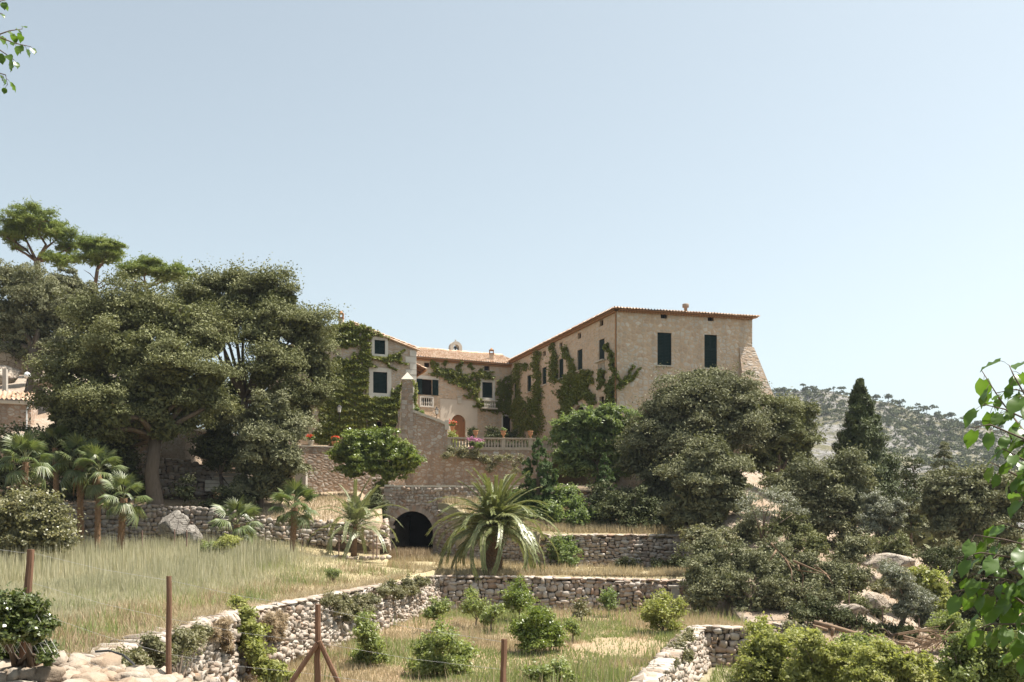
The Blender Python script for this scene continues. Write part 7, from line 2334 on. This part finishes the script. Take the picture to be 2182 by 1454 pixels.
def leafy_branch(name, label, cat, twigs, leaf_meshes, size, gap, seed, stem_r=.006, droop=.5, group=None, pet=.5, cap=300):
    rg = random.Random(seed)
    base = twigs[0][0]
    t = thing(name, base, label, cat, group)
    cnt = 0
    for tw in twigs:
        q = MB()
        q.tube(tw, list(np.linspace(stem_r * 1.6, stem_r * .5, len(tw))), 6)
        acc = 0.0
        side = 1
        for a, b in zip(tw[:-1], tw[1:]):
            L_ = (b - a).length
            s = acc
            while s < L_ and cnt < cap:
                c = a.lerp(b, s / L_)
                d = (b - a).normalized()
                sdv = d.cross(Vector((0, 0, 1))).normalized() * side
                out = (d * rg.uniform(.2, .8) + sdv * rg.uniform(.4, 1.0) + Vector((rg.uniform(-.4, .2), rg.uniform(-.5, .3), -droop * rg.uniform(.2, 1.5)))).normalized()
                pe = c + out * size * pet + Vector((0, 0, .02 * size))
                q.tube([c, (c + pe) / 2 + Vector((0, 0, .05 * size)), pe], stem_r * .32, 4, False)
                o = bpy.data.objects.new('leaf', rg.choice(leaf_meshes)); COL.objects.link(o)
                od = (out + Vector((0, 0, -droop * rg.uniform(.2, 1.1)))).normalized()
                zax = Vector((rg.uniform(-.5, .5), rg.uniform(-.7, .3), 1)).normalized()
                yax = zax.cross(od).normalized(); zax = od.cross(yax)
                R_ = Matrix((od, yax, zax)).transposed().to_4x4()
                o.matrix_basis = Matrix.Translation(pe) @ R_ @ Matrix.Scale(size * rg.uniform(.6, 1.15), 4)
                adopt(o, t)
                cnt += 1; side = -side
                s += gap * rg.uniform(.6, 1.4)
            acc = s - L_
        q.build('twig', MT['bark'], t, True)
    return t


LV = [broad_leaf('leaf', 'broad', 1.0, .70, s) for s in range(6)]
tw = []
def T_(d, *p): tw.append([P(x, y, d + k * .04) for k, (x, y) in enumerate(p)])
T_(5.2, (2290, 1010), (2190, 930), (2130, 850), (2092, 790))
T_(5.0, (2290, 960), (2200, 870), (2160, 800), (2150, 778))
T_(4.9, (2290, 1010), (2180, 935), (2110, 905), (2070, 912))
T_(5.3, (2290, 900), (2210, 830), (2180, 770))
T_(4.9, (2290, 1050), (2190, 985), (2125, 950))
T_(5.2, (2290, 1090), (2200, 1030), (2140, 1000), (2110, 985))
T_(5.1, (2290, 960), (2200, 900), (2140, 872), (2095, 862))
T_(4.7, (2290, 1330), (2170, 1190), (2090, 1178), (2035, 1190))
T_(4.8, (2290, 1370), (2160, 1270), (2080, 1252), (2028, 1262))
T_(4.9, (2290, 1230), (2190, 1130), (2125, 1112))
T_(4.8, (2290, 1390), (2190, 1330), (2110, 1330), (2075, 1345))
T_(5.0, (2290, 1190), (2210, 1090), (2170, 1050))
T_(4.9, (2290, 1300), (2180, 1230), (2120, 1205))
T_(5.0, (2290, 1440), (2200, 1390), (2150, 1385))
T_(5.3, (2290, 920), (2225, 850), (2165, 830), (2120, 838))
T_(5.1, (2290, 1000), (2220, 950), (2160, 935), (2130, 930))
T_(4.9, (2290, 1120), (2215, 1010), (2165, 1005))
T_(4.7, (2290, 1270), (2200, 1165), (2140, 1150), (2075, 1140))
T_(4.8, (2290, 1330), (2200, 1250), (2130, 1232), (2070, 1222))
T_(4.9, (2290, 1420), (2215, 1300), (2150, 1290), (2095, 1298))
T_(5.0, (2290, 1480), (2215, 1360), (2160, 1345))
T_(5.2, (2290, 1150), (2225, 1060), (2190, 1000))
leafy_branch('mulberry_branch', 'leafy mulberry branches with large glossy leaves reaching in at the right edge', 'tree branch', tw, LV, .108, .046, 501, .0042, .75)
LP = [broad_leaf('leaf', 'broad', 1.0, .85, 20 + s, heart=False) for s in range(4)]
tw = []
T_(6.2, (-120, 40), (-20, 72), (30, 92), (66, 100))
T_(6.0, (-120, 60), (-10, 100), (30, 128))
T_(6.3, (-120, 90), (-20, 80), (20, 66), (48, 62))
T_(6.1, (-120, 20), (-30, 10), (20, -2))
T_(6.1, (-120, 30), (-30, 20), (6, 30))
T_(6.2, (-120, 140), (-20, 150), (12, 160), (16, 182))
leafy_branch('poplar_branch', 'poplar twigs with small pointed leaves hanging in at the top left corner', 'tree branch', tw, LP, .056, .032, 502, .004, .6)

# ------------------------------------------------------------------ far hill
RX = [700, 1000, 1300, 1480, 1560, 1640, 1700, 1760, 1860, 1900, 1960, 2050, 2120, 2200, 2350, 2600, 3000]
RY = [960, 930, 890, 862, 848, 838, 833, 832, 851, 856, 879, 897, 914, 926, 950, 985, 1020]


def hill_z(x, y):
    px = CX + F * x / np.maximum(y, 1)
    ridge = (HY - np.interp(px, RX, RY)) / F * 560
    t = np.clip((y - 250) / 310, 0, 1)
    z = -6 + (ridge + 6) * (t ** 1.15)
    over = np.clip((y - 560) / 200, 0, 1)
    z = z * (1 - .5 * over)
    rel = wave(x, y, 601, .018, 3) * 5 + np.abs(wave(x, y, 602, .05, 4)) * 5.0
    return EYE + z + (rel - 3) * sstep(.05, .4, t) * (1 - .85 * sstep(.85, 1, t)) * (1 - over) + .6 * wave(x, y, 603, .2, 3)


ys = np.concatenate([np.linspace(250, 570, 120), np.linspace(580, 760, 16)])
hill = grid_sheet('hill', [((-60 + (y - 250) * .02, y), (.75 * y + 40, y)) for y in ys], None, 190, hill_z, False)


def hill_mat():
    m = M('hill_rock_and_scrub')
    p = m.pos()
    n1 = m.n('TexNoise', Vector=m.pos((1, 1, 2.2)), Scale=.06, Detail=8.0, Roughness=.72).outputs['Fac']
    n2 = m.n('TexNoise', Vector=p, Scale=.35, Detail=6.0, Roughness=.7).outputs['Fac']
    sc = m.ramp(n2, [(.35, (.07, .075, .04)), (.6, (.17, .15, .09)), (.75, (.25, .21, .14))])
    rk = m.ramp(n2, [(.3, (.12, .112, .10)), (.55, (.21, .20, .19)), (.8, (.32, .305, .295))])
    col = m.mix(m.ramp(n1, [(.44, (0, 0, 0)), (.54, (1, 1, 1))]), sc, rk)
    return m.surf(m.principled(col, .95, m.bump(n2, 1.0, 1.5), .1))


hill.data.materials.append(hill_mat())


def hill_trees(n, seed, px0, px1, t0, t1, dens=None):
    rng = np.random.default_rng(seed)
    y = t0 + (t1 - t0) * rng.random(n)
    px = px0 + (px1 - px0) * rng.random(n)
    x = (px - CX) / F * y
    k = wave(x, y, 611, .03, 3) + .5 * sstep(1800, 2100, px) > rng.random(n) * 1.2 - .25
    return x[k], y[k], rng


def blob_arrays(x, y, z, r, q, rng, size=.5):
    n = len(x)
    idx = np.repeat(np.arange(n), q)
    u = rdir(rng, n * q); u[:, 2] = np.abs(u[:, 2]) * .9 - .15
    pos = np.stack([x, y, z + r * .55], 1)[idx] + u * (r[idx] * rng.random(n * q) ** .4)[:, None] * np.array([1, 1, .85])
    V, Fc = leaf_quads(pos, u + np.array([0, 0, .3]), 1.0, .75, rng, .5)
    V = (V.reshape(-1, 4, 3) - pos[:, None]) * (r[idx] * size)[:, None, None] + pos[:, None]
    t = np.repeat(np.clip(.5 * rng.random(n)[idx] + .5 * rng.random(n * q), 0, 1), 4)
    return V.reshape(-1, 3), Fc, t


x, y, rg2 = hill_trees(3400, 621, 1580, 2330, 300, 566)
r_ = 1.1 + 1.9 * rg2.random(len(x)) ** 2
V, Fc, T = blob_arrays(x, y, hill_z(x, y), r_, 34, rg2)
o = link(mesh_np('hill_woodland', V, Fc, MT['hill_trees'], T), 'hill_woodland'); o['kind'] = 'stuff'
x, y, rg2 = hill_trees(11000, 622, 1580, 2330, 280, 566)
r_ = .5 + .8 * rg2.random(len(x))
V, Fc, T = blob_arrays(x, y, hill_z(x, y), r_, 9, rg2, .8)
o = link(mesh_np('hill_scrub', V, Fc, MT['hill_trees'], T), 'hill_scrub'); o['kind'] = 'stuff'
# scrub wood on the valley floor between the slope and the hill
rg3 = np.random.default_rng(631)
y = 62 + 230 * rg3.random(1500) ** 1.3
x = y * (.33 + 1.0 * rg3.random(1500))
k = (x > 22) & (wave(x, y, 632, .05, 3) > -.5)
x, y = x[k], y[k]
zz = np.where((x < 60 + .44 * (y - 34)) & (y < 110), z_slope(x, y), z_ground(x, y))
r_ = 1.0 + 1.7 * rg3.random(len(x)) ** 1.5
V, Fc, T = blob_arrays(x, y, zz, r_, 90, rg3, .26)
o = link(mesh_np('valley_woodland', V, Fc, MT['oak_grey'], T), 'valley_woodland'); o['kind'] = 'stuff'
# single pines that stand out on the skyline
for i, (px, hgt, rad) in enumerate(((1668, 3.2, 2.2), (1712, 4.2, 1.7), (1730, 3.0, 1.5), (1776, 3.0, 1.2), (1792, 4.6, 2.2), (1866, 3.2, 2.4), (1893, 4.8, 3.0), (1915, 3.6, 2.6), (1952, 3.6, 2.2), (1975, 4.6, 3.0), (2000, 3.4, 2.4), (2028, 3.6, 2.4), (2060, 4.4, 2.6), (2090, 3.4, 2.6), (2125, 3.6, 2.6))):
    yy = 556.0; xx = (px - CX) / F * yy
    zz = float(hill_z(np.array([xx]), np.array([yy]))[0])
    t = thing('pine_tree', (xx, yy, zz), 'small round pine standing against the sky on the far hill ridge', 'pine tree', 'pines on the far ridge')
    rr = np.random.default_rng(700 + i)
    k = 4
    V, Fc, T = blob_arrays(xx + rr.normal(size=k) * rad * .4, yy + rr.normal(size=k) * rad * .4, np.full(k, zz + hgt - rad * .8) + rr.normal(size=k) * .4, rad * (.6 + .35 * rr.random(k)), 60, rr, .4)
    link(mesh_np('crown', V, Fc, MT['hill_trees'], T), 'crown', t)
    q = MB(); q.tube([(xx, yy, zz - .5), (xx, yy, zz + hgt - rad * .3)], [.2, .1], 5); q.build('trunk', MT['bark'], t)

# ------------------------------------------------------------------ haze
hm = M('haze_air')
pv = hm.n('VolumePrincipled')
pv.inputs['Color'].default_value = (.82, .90, 1.0, 1)
pv.inputs['Density'].default_value = HAZE_DENSITY if 'HAZE_DENSITY' in globals() else .00014
pv.inputs['Anisotropy'].default_value = .2
hm.t.links.new(pv.outputs[0], hm.out.inputs['Volume'])
q = MB(); q.aabb(-2300, -40, -4.5, 2300, 2260, 112)
hz = q.build('haze', hm.m); hz['kind'] = 'stuff'
